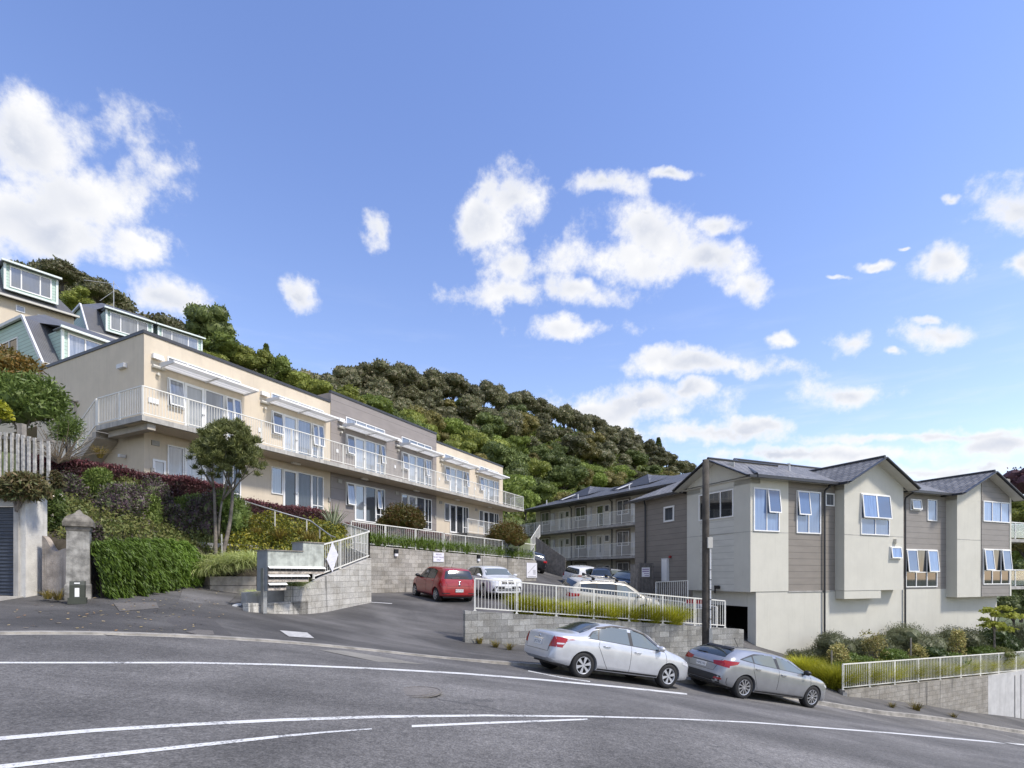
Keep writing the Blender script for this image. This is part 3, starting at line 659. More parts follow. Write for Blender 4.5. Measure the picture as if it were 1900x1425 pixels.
    if left_win: win(h, f(-.002, left_win[0] + left_win[2], left_win[1]), -BH, -AH, left_win[2], left_win[3], vbars=(left_win[2] / 2,), pane='pane_room')
    return h
# near house: only its gable end, roof and a dormer show above the cream block
a_ = P(85, 676, 27.3); dormer_house('dormer_house', (a_.x, a_.y), 11, 10.7, 'nearest mint boarded house, its steep roof rising behind the cream end wall', [(.75, 4.2), (5.6, 9.0)], left_win=(3.0, .75, 2.0, 1.25), steep=(2.2, 2.85), half=5.2, rise=1.7, AH=DL, BH=-NL)
a_ = P(167, 620, 40.0); HB = dormer_house('dormer_house', (a_.x, a_.y), 8.6, 18.1, 'middle mint boarded house with two dormers and a roof aerial', [(1.04, 4.05), (4.5, 7.75)], steep=(2.0, 2.6), half=5, rise=1.9, AH=V3(.625, .781, 0), BH=V3(-.781, .625, 0), hipr=True)
a_ = P(140, 586, 36.5); dormer_house('dormer_house', (a_.x - .625 * 9, a_.y - .781 * 9), 9, 17.55, 'highest house at the left edge, cream wall below its grey roof', [(5.5, 8.05)], wall_wins=[(6.04, -.65, .45, .4), (7.1, -1.2, 1.35, .75)], wallh=7, steep=(2.0, 2.5), half=5, rise=1.9, AH=V3(.625, .781, 0), BH=V3(-.781, .625, 0), hipr=True)
ant = MB(); b0 = P(211, 570, 43.5)
ant.tube([b0 - Z3 * 1, b0 + Z3 * 2.1], .03, 6); ant.tube([b0 + Z3 * 2.0 - AH * 1.9 - Z3 * .5, b0 + Z3 * 1.9 + AH * .1, b0 + Z3 * 1.6 + AH * .4], .02, 6); ant.tube([b0 + Z3 * .9 - AH * .9 - Z3 * .7, b0 + Z3 * 1.3], .015, 6)
for k in range(6): ant.tube([b0 + Z3 * (1.85 - .12 * k) - AH * .3 * k - BH * .3, b0 + Z3 * (1.85 - .12 * k) - AH * .3 * k + BH * .3], .012, 5)
ao = ant.build('aerial', M['galv'], HB)
SASH = .075
# ------------------------------------------------------------------ right hand townhouse block (parallel to the street)
ER, QR = V3(.9207, .3903, 0), V3(-.3903, .9207, 0); NR = -QR
OR = V3(10.63, 24.0, 0)
RB = thing('townhouse_block', (OR.x + ER.x * 9, OR.y + ER.y * 9, -4.0), 'taupe and pale stone townhouse block with gabled bays on a rendered base', 'townhouse block')
FR = lambda t, n, z: OR + ER * t + NR * n + Z3 * z
ZB, ZJ, ZE = -.72, 1.97, 4.37            # cladding foot, floor joint, eaves
DR = 9.0
def rbox(t0, t1, n0, n1, z0, z1, mat, name): mb = MB(); mb.obox(FR(t0, n0, z0), ER * (t1 - t0), NR * (n1 - n0), Z3 * (z1 - z0)); return mb.build(name, M[mat], RB)
rbox(3.4, 19.3, -DR, -.03, -7.0, ZB, 'plaster', 'base_wall')
# corner block of the base: garage opening faces left
mb = MB(); mb.obox(FR(.35, -.5, -7), ER * 3.049, NR * .47, Z3 * (7 + ZB)); mb.obox(FR(.35, -DR, -7), ER * 3.049, NR * 4.2, Z3 * (7 + ZB)); mb.obox(FR(.35, -4.79, -1.42), ER * .4, NR * 4.28, Z3 * (1.42 + ZB)); mb.build('base_wall', M['plaster'], RB)
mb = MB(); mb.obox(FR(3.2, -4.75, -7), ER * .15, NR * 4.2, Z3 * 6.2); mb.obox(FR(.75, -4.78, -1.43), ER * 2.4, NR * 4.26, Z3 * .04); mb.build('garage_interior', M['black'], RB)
rbox(.02, 2.33, -4.1, .0, ZB, ZE, 'plaster', 'wall')
rbox(2.331, 5.5, -DR, -.03, ZB, ZE, 'taupe_side', 'wall'); rbox(9.93, 14.4, -DR, -.03, ZB, ZE, 'taupe_light', 'wall')
rbox(5.5, 9.92, -3, .45, ZB - .001, ZE + .1, 'plaster', 'bay_wall'); rbox(5.52, 8.2, -.02, .43, -1.12, ZB - .01, 'plaster', 'bay_foot')
rbox(14.4, 19.5, -DR, .5, -1.18, ZE, 'plaster', 'bay_wall'); rbox(16.62, 19.44, .48, .535, -1.16, ZE + 1.2, 'taupe_light', 'bay_panel'); rbox(19.36, 19.52, .40, .56, -1.17, ZE + .2, 'plaster', 'corner_board')
# side wall panels, facing the car park
mb = MB(); mb.obox(FR(-.015, -4.1, ZB - .02), ER * .034, NR * .95, Z3 * (ZE - ZB)); mb.obox(FR(-.015, -.95, ZB - .02), ER * .034, NR * .95, Z3 * (ZE - ZB)); mb.build('wall_panel', M['plaster'], RB)
mb = MB(); mb.obox(FR(.0, -3.15, ZB - .02), ER * .019, NR * 2.2, Z3 * (ZE + .9 - ZB)); mb.build('boarded_panel', M['pale_side'], RB)
mb = MB(); mb.obox(FR(.30, -DR, -2.2), ER * 2.0, NR * (DR - 4.101), Z3 * (ZE + 2.2)); mb.build('side_wall', M['taupe_side'], RB)
for (t0, t1, n, z) in ((.0, 2.33, .004, ZJ), (5.5, 9.92, .454, ZJ), (14.4, 16.62, .504, ZJ)):
    rbox(t0, t1, n - .01, n + .004, z - .012, z + .012, 'conc', 'joint_strip')
mb = MB(); mb.obox(FR(-.021, -4.1, ZJ - .012), ER * .01, NR * 4.1, Z3 * .024); mb.build('joint_strip', M['conc'], RB)
rbox(2.34, 5.49, -.02, .004, ZB - .05, ZB + .01, 'conc', 'base_trim')
# windows
win(RB, FR(.15, .002, 1.99), ER, NR, 1.58, 1.95, vbars=(.79,), hbars=(), pane='pane_blue', open_sash=[(.80, 1.56, .85, 1.92)])
win(RB, FR(2.86, -.028, 1.98), ER, NR, 1.62, 2.0, vbars=(.80,), pane='pane_blue', open_sash=[(.03, .80, .85, 1.97)])
win(RB, FR(4.80, -.028, 3.35), ER, NR, .62, .62, pane='pane_dark')
win(RB, FR(6.64, .452, 1.99), ER, NR, 2.15, 2.02, vbars=(1.07,), hbars=(.8,), pane='pane_blue', open_sash=[(.03, 1.07, .82, 1.98), (1.07, 2.12, .82, 1.98)])
win(RB, FR(8.82, .452, .84), ER, NR, .86, .62, pane='pane_blue', open_sash=[(.03, .83, .03, .59)])
win(RB, FR(11.27, -.028, 3.45), ER, NR, .88, .60, pane='pane_sky', open_sash=[(.05, .83, .05, .57)])
win(RB, FR(12.70, -.028, 2.95), ER, NR, .83, 1.16, pane='pane_blue')
win(RB, FR(10.86, -.028, -.62), ER, NR, 2.7, 2.02, vbars=(.88, 1.8), hbars=(.8,), pane='pane_room', open_sash=[(.03, .88, .82, 1.98), (1.8, 2.66, .82, 1.98)])
win(RB, FR(16.72, .537, 3.02), ER, NR, 2.62, 1.16, vbars=(.87, 1.75), pane='pane_blue')
win(RB, FR(16.72, .537, -.50), ER, NR, 2.62, 2.0, vbars=(.87, 1.75), hbars=(.78,), pane='pane_room', open_sash=[(.03, .86, .8, 1.96), (1.76, 2.6, .8, 1.96)])
win(RB, FR(-.002, -.98, 2.72), -ER * 0 + QR, -ER, 2.25, 1.3, vbars=(.8, 1.55), pane='pane_room')       # looks over the car park
win(RB, FR(.298, -5.45, 2.95), QR, -ER, .85, .85, pane='pane_dark', fr=.09)
mb = MB(); mb.box(FR(9.25, .52, 1.75), .2, .14, .2, ER, NR); mb.build('vent_cowl', M['soffit'], RB)
mb = MB(); mb.box(FR(-.12, -1.9, -.55), .16, .22, .16, ER, NR); mb.box(FR(-.06, -2.1, -.7), .05, .05, .3, ER, NR); mb.build('flood_lamp', M['black'], RB)
mb = MB(); mb.obox(FR(.28, -6.35, -.35), -ER * .14, NR * .5, Z3 * 1.3); cb = mb.build('notice_cabinet', M['ltgrey'], RB)
mb = MB(); mb.obox(FR(.139, -6.28, -.28), -ER * .01, NR * .36, Z3 * 1.16); mb.build('notice_sheet', M['white'], cb)
mb = MB(); mb.tube([FR(.26, -5.7, 1.02), FR(.16, -5.7, 1.02)], .07, 10); mb.build('alarm_bell', surf('red plastic', (.30, .02, .02), .5), RB)
# roofs
RZ = 6.35; EV = .42
def rpoly(mb, pts, o, du, dv): mb.face(pts, [((p - o).dot(du), (p - o).dot(dv)) for p in pts])
rf = MB(); ze = ZE + .06; mid = -DR / 2
up_f = (NR * -1 * (EV + DR / 2) + Z3 * (RZ - ze)).normalized()
A, B, C_, D_ = FR(-.1, EV, ze), FR(19.9, EV, ze), FR(15.2, mid, RZ), FR(3.6, mid, RZ)
rpoly(rf, [A, B, C_, D_], A, ER, up_f)
A2, B2 = FR(19.9, -DR - EV, ze), FR(-.1, -DR - EV, ze)
rpoly(rf, [A2, B2, D_, C_], A2, -ER, (NR + Z3 * .4).normalized())
rpoly(rf, [B2, A, D_], B2, NR, (ER + Z3 * .4).normalized()); rpoly(rf, [B, A2, C_], B, -NR, (-ER + Z3 * .4).normalized())
ro = rf.build('roof', M['tile'], RB)
cp = MB(); cp.tube([D_ + Z3 * .02, C_ + Z3 * .02], .08, 6); cp.tube([A + Z3 * .03, D_ + Z3 * .03], .07, 6); cp.tube([B + Z3 * .03, C_ + Z3 * .03], .07, 6); cp.build('ridge_capping', M['gutter'], ro)
mb = MB(); mb.obox(FR(-.1, -DR - EV, ze - .06), ER * 20, NR * (DR + 2 * EV), Z3 * .03); mb.build('soffit', M['soffit'], RB)
def gable(c0, half, n_front, n_back, zpk, axis_t, name, wallm, overhang=.5):
    """small cross gable; axis_t False: ridge runs back from the street front; True: ridge runs in from the side wall"""
    f = (lambda a, n, z: FR(c0 + a, n, z)) if not axis_t else (lambda a, n, z: FR(n, c0 + a, z))
    hw = half + .38; zed = ze - .02
    g_ = MB(); sl = (Z3 * (zpk - zed) + (f(1, 0, 0) - f(0, 0, 0)) * hw).normalized(); sl2 = (Z3 * (zpk - zed) - (f(1, 0, 0) - f(0, 0, 0)) * hw).normalized()
    ra = (f(0, n_back, 0) - f(0, n_front, 0)).normalized()
    rpoly(g_, [f(-hw, n_front, zed), f(-hw, n_back, zed), f(0, n_back, zpk), f(0, n_front, zpk)], f(-hw, n_front, zed), ra, sl)
    rpoly(g_, [f(hw, n_front, zed), f(hw, n_back, zed), f(0, n_back, zpk), f(0, n_front, zpk)], f(hw, n_front, zed), ra, sl2)
    go = g_.build('gable_roof', M['tile'], RB)
    b = MB(); dn = (f(0, n_front, 0) - f(0, n_back, 0)).normalized()
    for s_ in (-1, 1):
        p, q_ = f(s_ * hw, n_front, zed - .03), f(0, n_front, zpk - .03); b.beam(p + dn * .02, q_ + dn * .02, .05, .2, dn)
    b.tube([f(0, n_front, zpk + .03), f(0, n_back, zpk + .03)], .07, 6)
    for s_ in (-1, 1): b.beam(f(s_ * (hw + .05), n_front, zed - .06), f(s_ * (hw + .05), n_back * .2 + n_front * .8, zed - .06), .1, .11)
    b.build('barge_board', M['gutter'], go)
    s = MB()
    wf = n_front - (overhang if not axis_t else -overhang)
    for s_ in (-1, 1): s.face([f(s_ * hw, n_front, zed - .1), f(0, n_front, zpk - .1), f(0, wf, zpk - .1), f(s_ * hw, wf, zed - .1)])
    s.build('soffit', M['soffit'], go)
    w_ = MB(); d = f(0, n_front, 0) - f(0, n_back, 0); k = (half) / hw
    w_.prism([f(-half, wf, zed - .3), f(half, wf, zed - .3), f(half, wf, zed + (zpk - zed) * (1 - k) - .06), f(0, wf, zpk - .06), f(-half, wf, zed + (zpk - zed) * (1 - k) - .06)], -d.normalized() * .6); w_.build('gable_wall', M[wallm], go)
gable(7.71, 2.21, .95, -4.2, 5.75, False, 'bay', 'plaster', .498)
gable(16.95, 2.55, 1.0, -4.2, 5.75, False, 'bay', 'plaster', .498)
gable(-2.05, 2.05, -.55, 4.0, 5.55, True, 'side', 'plaster', .535)
for (a, b_) in ((FR(-.1, EV + .03, ze - .06), FR(5.15, EV + .03, ze - .06)), (FR(10.35, EV + .03, ze - .06), FR(14.05, EV + .03, ze - .06)), (FR(-.16, -DR - .4, ze - .06), FR(-.16, -4.4, ze - .06))):
    gt = MB(); gt.beam(a, b_, .12, .13); gt.build('gutter', M['gutter'], RB)
for t in (4.66, 10.72):
    d = MB(); n = .03; d.tube([FR(t + .12, EV, ze - .1), FR(t, n + .06, ze - .35), FR(t, n + .03, ze - .5), FR(t, n + .03, -6)], .045, 8); d.build('downpipe', M['gutter'], RB)
d = MB(); d.tube([FR(-.1, -7.6, ze - .1), FR(.22, -7.9, ze - .35), FR(.22, -7.9, -2)], .05, 8); d.build('downpipe', M['gutter'], RB)
v_ = MB(); v_.tube([FR(4.3, -1.6, 5.0), FR(4.3, -1.6, 5.6)], .05, 8); v_.lathe(FR(4.3, -1.6, 5.6), [(0, .06), (.09, .05), (.09, 0), (.0, 0)], n=10); v_.build('roof_vent', M['ltgrey'], RB)
# glass balconies on the far end
for z in (ZB - .1, ZJ + .05):
    sl_ = MB(); sl_.obox(FR(19.55, -2.2, z), ER * 3.3, NR * 2.2, Z3 * .18); bo = sl_.build('balcony', M['conc'], RB)
    fr_ = MB()
    for (a, n) in ((19.6, -.05), (21.2, -.05), (22.8, -.05), (22.8, -2.15)): fr_.obox(FR(a, n, z + .18), ER * .05, NR * .05, Z3 * 1.0)
    fr_.beam(FR(19.6, -.02, z + 1.16), FR(22.85, -.02, z + 1.16), .06, .05); fr_.beam(FR(22.82, -.05, z + 1.16), FR(22.82, -2.15, z + 1.16), .06, .05); fr_.build('balcony_frame', M['white'], bo)
    m_, nt_, b_ = new_mat('clear balustrade glass'); b_.inputs['Transmission Weight'].default_value = .9; b_.inputs['Roughness'].default_value = .02; b_.inputs['Base Color'].default_value = (.8, .88, .86, 1); M.setdefault('balglass', m_)
    gl = MB(); gl.obox(FR(19.66, -.035, z + .25), ER * 3.12, NR * .012, Z3 * .86); gl.build('balcony_glass', M['balglass'], bo)

# ------------------------------------------------------------------ walkway wing behind the car park
WD = V3(-.5457, .838, 0); WN = V3(-.838, -.5457, 0)      # runs away to the left; outwards normal
OW = V3(10.25, 42.9, 0) - WN * 1.35
WB = thing('walkway_flats', (OW.x + WD.x * 7, OW.y + WD.y * 7, -1.1), 'pale three storey flats with white railed walkways behind the car park', 'flats')
FW = lambda t, n, z: OW + WD * t + WN * n + Z3 * z
W1, W2, WE, WL = 1.62, 4.3, 6.85, 16.2
def wbox(t0, t1, n0, n1, z0, z1, mat, name): mb = MB(); mb.obox(FW(t0, n0, z0), WD * (t1 - t0), WN * (n1 - n0), Z3 * (z1 - z0)); return mb.build(name, M[mat], WB)
M['wing_side'] = siding('cream weatherboard', (.58, .55, .47), .24, 0, .014, .6, .6)
wbox(-3.0, WL, -7.5, 0, -1.6, WE, 'wing_side', 'wall')
for z in (W1, W2):
    wbox(-1.5, WL + (1.3 if z == W2 else .2), .002, 1.4, z - .2, z, 'conc', 'walkway_slab')
rails(WB, 'walkway_railing', [FW(-.6, 1.33, W2), FW(WL + 1.2, 1.33, W2), FW(WL + 1.2, .05, W2)], 1.1, 1.35, .10, bw=.018)
rails(WB, 'walkway_railing', [FW(-.6, 1.33, W1), FW(WL - 3.0, 1.33, W1)], 1.1, 1.35, .10, bw=.018)
for u0 in (-.6, 5.0, 10.6):
    for fl, z in enumerate((W1, W2, -1.08)):
        if z < 0 and u0 > 10: continue
        mb = MB(); mb.obox(FW(u0 + 3.05, .0, z + .02), WD * 1.75, WN * .025, Z3 * 2.36); mb.build('brown_panel', M['taupe_side'], WB)
        win(WB, FW(u0 + 3.2, .026, z + .95), WD, WN, 1.4, 1.25, vbars=(.7,), pane='pane_dark')
        mb = MB(); mb.obox(FW(u0 + 2.3, .002, z + .75), WD * .5, WN * .2, Z3 * 1.25); mb.build('meter_box', M['ltgrey'], WB)
        dr = win(WB, FW(u0 + .75, .002, z + .02), WD, WN, .9, 2.05, fr=.07, pane='pane_room' if (u0 == 5.0 and fl == 1) else 'ltgrey_door', name='door')
        sl_ = MB(); sl_.obox(FW(u0 + 1.12, .012, z + .5), WD * .14, WN * .012, Z3 * 1.35); sl_.build('door_light', M['pane_dark'], dr)
        win(WB, FW(u0 + 1.95 - 1.95, .002, z + 1.4), WD, WN, .6, .62, pane='pane_dark', fr=.06)
    d = MB(); d.tube([FW(u0 - .25, .3, WE - .1), FW(u0 - .35, .06, WE - .35), FW(u0 - .35, .06, -1.1)], .05, 8); d.build('downpipe', M['gutter'], WB)
    wl = MB(); wl.box(FW(u0 + 2.1, .05, W2 + 2.05), .2, .1, .1, WD, WN); wl.build('wall_lamp', M['ltgrey'], WB)
wr = MB(); zr = WE + 1.75; we = WE - .05
A, B, C_, D_ = FW(-4, 1.75, we), FW(WL + .6, 1.75, we), FW(WL - 3.5, -3.6, zr), FW(-4, -3.6, zr)
wu = (-WN * 5.3 + Z3 * 1.8).normalized(); rpoly(wr, [A, B, C_, D_], A, WD, wu); rpoly(wr, [B, FW(WL + .6, -8, we), C_], B, -WN, (-WD + Z3 * .4).normalized()); rpoly(wr, [FW(WL + .6, -8, we), FW(-4, -8, we), D_, C_], B, -WD, (WN + Z3 * .4).normalized())
wro = wr.build('roof', M['tile_dark'], WB)
# two little gablets give the stepped skyline
for t in (3.3, 11.0):
    g_ = MB(); rpoly(g_, [FW(t - 2.4, -.6, WE + .85), FW(t, -3.0, zr + .45), FW(t + .1, -3.7, zr + .45), FW(t - 2.4, -3.7, zr)], A, WD, wu); rpoly(g_, [FW(t, -3.0, zr + .45), FW(t + 2.4, -.6, WE + .85), FW(t + 2.4, -3.7, zr), FW(t + .1, -3.7, zr + .45)], A, WD, wu); g_.face([FW(t - 2.4, -.61, WE + .8), FW(t + 2.4, -.61, WE + .8), FW(t, -3.01, zr + .44)]); g_.build('gablet', M['tile_dark'], wro)
    c_ = MB(); c_.beam(FW(t + .5, .3, WE + .62), FW(t + .5, -3.0, zr + .1), .25, .06); c_.build('ridge_flashing', M['ltgrey'], wro)
mb = MB(); mb.beam(FW(-4, 1.8, we - .06), FW(WL + .6, 1.8, we - .06), .13, .14); mb.obox(FW(-4, 0, we - .05), WD * (WL + 4.5), WN * 1.74, Z3 * .03); mb.build('gutter', M['gutter'], WB)
for t in (2.0, 8.6, 13.5):
    v_ = MB(); v_.tube([FW(t, .6, we + .3), FW(t, .6, we + .85)], .05, 6); v_.build('roof_vent', M['ltgrey'], WB)
# ------------------------------------------------------------------ lettering
def text_mesh(body, size, extr=.002):
    cu = bpy.data.curves.new('lettering', 'FONT'); cu.body = body; cu.size = size; cu.align_x = 'CENTER'; cu.align_y = 'CENTER'; cu.extrude = extr; cu.resolution_u = 2
    o = bpy.data.objects.new('lettering', cu); COL.objects.link(o); bpy.context.view_layer.update()
    me = bpy.data.meshes.new_from_object(o.evaluated_get(bpy.context.evaluated_depsgraph_get())); bpy.data.objects.remove(o); bpy.data.curves.remove(cu); return me
def put_text(parent, lines, c, ax, up, size, lead, mat, name='lettering', org=None):
    """lines of raised letters centred on c, reading along ax"""
    c, ax, up = Vector(c), Vector(ax).normalized(), Vector(up).normalized(); nn = ax.cross(up)
    mb = MB(); k0 = (len(lines) - 1) / 2
    for k, ln in enumerate(lines):
        if not ln: continue
        s_ = size[k] if isinstance(size, (list, tuple)) else size
        me = text_mesh(ln, s_); cc = c + up * (k0 - k) * lead; i0 = len(mb.v)
        for v in me.vertices: mb.v.append(tuple(cc + ax * v.co.x + up * v.co.y + nn * v.co.z))
        for p in me.polygons: mb.f.append(tuple(i0 + i for i in p.vertices)); mb.mi.append(0); mb.uv.append(None)
        bpy.data.meshes.remove(me)
    return mb.build(name, mat, parent)
M['ink_purple'] = surf('purple sign ink', (.17, .10, .25), .6, .1); M['ink'] = surf('dark sign ink', (.05, .05, .07), .6, .1); M['ink_red'] = surf('red sign paint', (.42, .03, .04), .5, .1); M['sign'] = surf('white sign board', (.72, .71, .74), .5, .04)

def single(name, mb, mats, label, cat, base, group=None, smooth=False):
    o = mb.build(name, mats, None, smooth, loc=base); return tag(o, label, cat, group)
def zpath(pts): return [p.z for p in pts]
# --- tall block wall behind the parked cars
bw0, bw1 = P(680, 1102, 24.2), P(995, 1081, 33.9)
wp = [bw0.lerp(bw1, k / 8) for k in range(9)]
wt = [1.36 + (.95 - 1.36) * k / 8 for k in range(9)]
mb = MB(); mb.wall([(p.x, p.y) for p in wp], [G(p.x, p.y) - .5 for p in wp], wt, .25)
single('block_wall', mb, M['block'], 'tall grey concrete block retaining wall stained in streaks behind the red hatchback', 'wall', (wp[4].x, wp[4].y, G(wp[4].x, wp[4].y)))
BD = (bw1 - bw0); BD.z = 0; BD.normalize(); BN = V3(BD.y, -BD.x, 0)       # outwards, to the car park
def on_bw(u, v, off=.02):
    k = (u - CX) / F; o = bw0 + BN * off; t = (o.x - k * o.y) / (k * BD.y - BD.x); p = o + BD * t; p.z = (HV - v) / F * p.y; return p
def fpath(us, zs=None): return
# its fence, in two lengths
def bw_top(u, up=.0, off=-.12):
    k = (u - CX) / F; o = bw0 + BN * off; t = (o.x - k * o.y) / (k * BD.y - BD.x); p = o + BD * t
    L = (bw1 - bw0).length; p.z = 1.36 + (.95 - 1.36) * t / L + up; return p
t_ = thing('railing', bw_top(740), 'white steel railing along the tall block wall above the red hatchback', 'railing', 'white railings'); rails(t_, 'balusters', [bw_top(652), bw_top(822)], 1.02, 1.75, .118)
t_ = thing('railing', bw_top(900), 'white steel railing along the tall block wall above the white SUV', 'railing', 'white railings'); rails(t_, 'balusters', [bw_top(825), bw_top(991)], 1.0, 1.6, .118)
for (u, v, lb) in ((734, 1025, 'small black and white wall lamp on the block wall left of the red hatchback'), (887, 1035, 'small black and white wall lamp on the block wall above the white SUV')):
    c = on_bw(u, v, .0); t_ = thing('wall_lamp', c, lb, 'wall lamp', 'wall lamps on the block wall'); m = MB(); m.obox(c - BD * .1 - Z3 * .05, BD * .2, BN * .1, Z3 * .2); m.build('hood', M['black'], t_); m = MB(); m.obox(c - BD * .085 - Z3 * .18, BD * .17, BN * .09, Z3 * .13); m.build('lens', M['sign'], t_)
c = on_bw(813.5, 1034, .015); t_ = thing('parking_sign', c, 'white parking sign with purple lettering on the block wall above the red hatchback', 'sign')
m = MB(); m.obox(c - BD * .36 - Z3 * .23, BD * .72, BN * .02, Z3 * .46); m.build('board', M['sign'], t_); put_text(t_, ['PRIVATE', 'TENANT PARKING', 'ONLY'], c + BN * .022, BD, Z3, [.105, .085, .105], .135, M['ink_purple'])
c = on_bw(986.5, 1058, .015); t_ = thing('site_plan_board', c, 'white site plan board at the end of the block wall beside the dark SUV', 'sign')
m = MB(); m.obox(c - BD * .52 - Z3 * .46, BD * 1.04, BN * .02, Z3 * .92); m.build('board', M['sign'], t_)
m = MB()
for k in range(9): m.obox(c + BN * .021 + BD * (-.38 + .085 * k) + Z3 * (-.18 + .06 * k), BD * .05, BN * .003, Z3 * .04)
for k in range(5): m.obox(c + BN * .021 + BD * .1 + Z3 * (-.02 - .06 * k), BD * .28, BN * .003, Z3 * .018)
m.obox(c + BN * .021 - BD * .42 - Z3 * .40, BD * .84, BN * .003, Z3 * .02); m.build('plan_lines', M['ink'], t_)

# --- mailbox island: curved block wall, stepped
ow = [P(461, 1137, 14.0), P(485, 1140, 14.35), P(509, 1142.5, 14.75), P(540, 1142.5, 15.4), P(572, 1141, 16.2), P(604, 1137, 17.2), P(636, 1132, 18.4), P(662, 1126, 19.4), P(689, 1119, 20.5)]
wtop = [-.72, -.73, -.74, -.75, None, None, None, None, None]
vt_ = {4: 1089, 5: 1070, 6: 1057, 7: 1046, 8: 1035.5}
ztop = [wtop[k] if k < 4 else (HV - vt_[k]) / F * ow[k].y for k in range(9)]
mb = MB(); mb.wall([(p.x, p.y) for p in ow[:5]], [G(p.x, p.y) - .4 for p in ow[:5]], ztop[:4] + [-.75], .22)
mb.wall([(p.x, p.y) for p in ow[3:]], [-.76] + [G(p.x, p.y) - .4 for p in ow[4:]], [-.30] + ztop[4:], .22)
single('block_wall', mb, M['block_white'], 'curved pale concrete block wall with dark streaks below the mailboxes', 'wall', (ow[4].x, ow[4].y, G(ow[4].x, ow[4].y)))
# low inner wall of the planting pocket
ip = [P(457, 1113, 15.1), P(480, 1113, 15.5), P(530, 1117, 15.9), P(566, 1108, 16.4)]
mb = MB(); mb.wall([(p.x, p.y) for p in ip], [-1.2] * 4, [-.47, -.45, -.38, -.32], .2); single('planter_wall', mb, M['conc'], 'low mossy concrete planter edge behind the mailbox post', 'wall', (ip[2].x, ip[2].y, -1.1))
# ramp behind with its railings
rp = [P(586, 1081, 16.6), P(638, 1058, 18.6), P(687, 1036.5, 20.5)]
rp = [V3(p.x, p.y, z + .01) for p, z in zip([ow[4] * .55 + ow[5] * .45, ow[6], ow[8]], [-.12, ztop[6], ztop[8]])]
rp = [p + V3(-.10, .05, 0) for p in rp]
t_ = thing('railing', rp[1], 'white steel railing climbing the curved wall, hung with a white diamond sign', 'railing', 'white railings'); rails(t_, 'balusters', rp, 1.0, 1.9, .125)
lp = [rp[2], P(636, 1010, 23.4)]; lp[1].z = 1.25
t_ = thing('railing', lp[0], 'white steel railing of the ramp landing, running back behind the diamond sign', 'railing', 'white railings'); rails(t_, 'balusters', lp, 1.02, 1.8, .118)
dc = (rp[1] * .62 + rp[0] * .38) + Z3 * .52; dd = (rp[1] - rp[0]); dd.normalize(); dn = V3(dd.y, -dd.x, 0).normalized(); dc += dn * .05
t_ = thing('diamond_sign', dc, 'white diamond shaped sign tied to the railing of the curved wall', 'sign')
m = MB(); m.prism([dc - Z3 * .5, dc + dd * .40 + Z3 * .02, dc + Z3 * .5, dc - dd * .40 - Z3 * .02], dn * .012); m.build('board', M['sign'], t_)
m = MB()
for k, (x, z, l_) in enumerate([(-.02, .12, .3), (-.06, .07, .34), (-.1, .0, .28), (-.3, -.06, .14), (-.14, -.16, .3), (-.1, -.25, .2)]): m.obox(dc + dn * .0125 + dd * x + Z3 * z, dd * l_, dn * .002, Z3 * .016)
m.build('small_print', M['ltgrey'], t_)
# mailboxes: a stepped bank of plywood boxes on a steel post
mo = P(497, 1100, 14.15); MA = V3(.62, .785, 0).normalized(); MN = V3(MA.y, -MA.x, 0); mo.z = 0
zz = lambda v: (HV - v) / F * 14.2
t_ = thing('mailbox_bank', (mo.x, mo.y, -.75), 'grey plywood bank of mailboxes on a steel post at the driveway', 'mailboxes')
UW = .165; n1 = 10
M['ply'] = surf('weathered grey green plywood', (.40, .42, .37), .75, .3, 4, bump=.2, bscale=12, streak=.35); M['slotboard'] = surf('peeling painted board', (.42, .37, .31), .8, .4, 9)
M['mb_side'] = surf('blue grey painted plywood', (.25, .265, .27), .6, .12, 3)
mz = lambda v: (HV - v) / F * 14.3
def mbx(m, a0, a1, z0, z1, d0=0, d1=.55): m.obox(mo + MA * a0 - MN * d1 + Z3 * z0, MA * (a1 - a0), MN * (d1 - d0), Z3 * (z1 - z0))
W_ = UW * n1
m = MB(); mbx(m, 0, W_, .25, .66); mbx(m, W_ * .61, W_, .66, .92); m.build('head_box', M['ply'], t_)
m = MB(); mbx(m, -.012, -.001, -.41, .665, .02, .56); mbx(m, W_ * .61 - .012, W_ * .61 - .001, .69, .93, .02, .56); m.build('side_panel', M['mb_side'], t_)
m = MB(); mbx(m, -.03, W_ * .61, .661, .685, -.03, .58); mbx(m, W_ * .61 - .03, W_ + .02, .921, .945, -.03, .58); m.build('lid', M['timber'], t_)
for r_, (n, z1) in enumerate(((10, .25), (7, .03), (3, -.19))):
    m = MB(); mbx(m, 0, UW * n, z1 - .2, z1 - .001, .03, .55); bx = m.build('letterbox_row', M['ply'], t_)
    m = MB(); mbx(m, 0.01, UW * n - .01, z1 - .13, z1 - .02, .0, .03); m.build('slots', M['black'], bx)
    m = MB()
    for k in range(n + 1): mbx(m, k * UW - .006, k * UW + .006, z1 - .13, z1 - .02, -.012, .01)
    m.build('dividers', M['timber'], bx)
    m = MB(); mbx(m, 0, UW * n, z1 - .20, z1 - .13, -.02, .03); m.build('number_board', M['slotboard'], bx)
    put_text(bx, [' '.join(str(k + 1 + (0, 10, 17)[r_]) for k in range(n))], mo + MA * UW * n / 2 + MN * .021 + Z3 * (z1 - .165), MA, Z3, .05 if n > 3 else .05, .1, M['ink'], 'numbers')
    m = MB(); a = mo + Z3 * (z1 + .0); m.prism([a, a + MN * .09 - Z3 * .05, a + MN * .09 - Z3 * .06, a - Z3 * .01], MA * (UW * n + .01)); m.build('rain_flap', M['white'], bx)
m = MB(); m.obox(mo - MA * .05 - MN * .28 + Z3 * -1.0, MA * .10, MN * .14, Z3 * 1.2); m.build('post', M['galv'], t_)
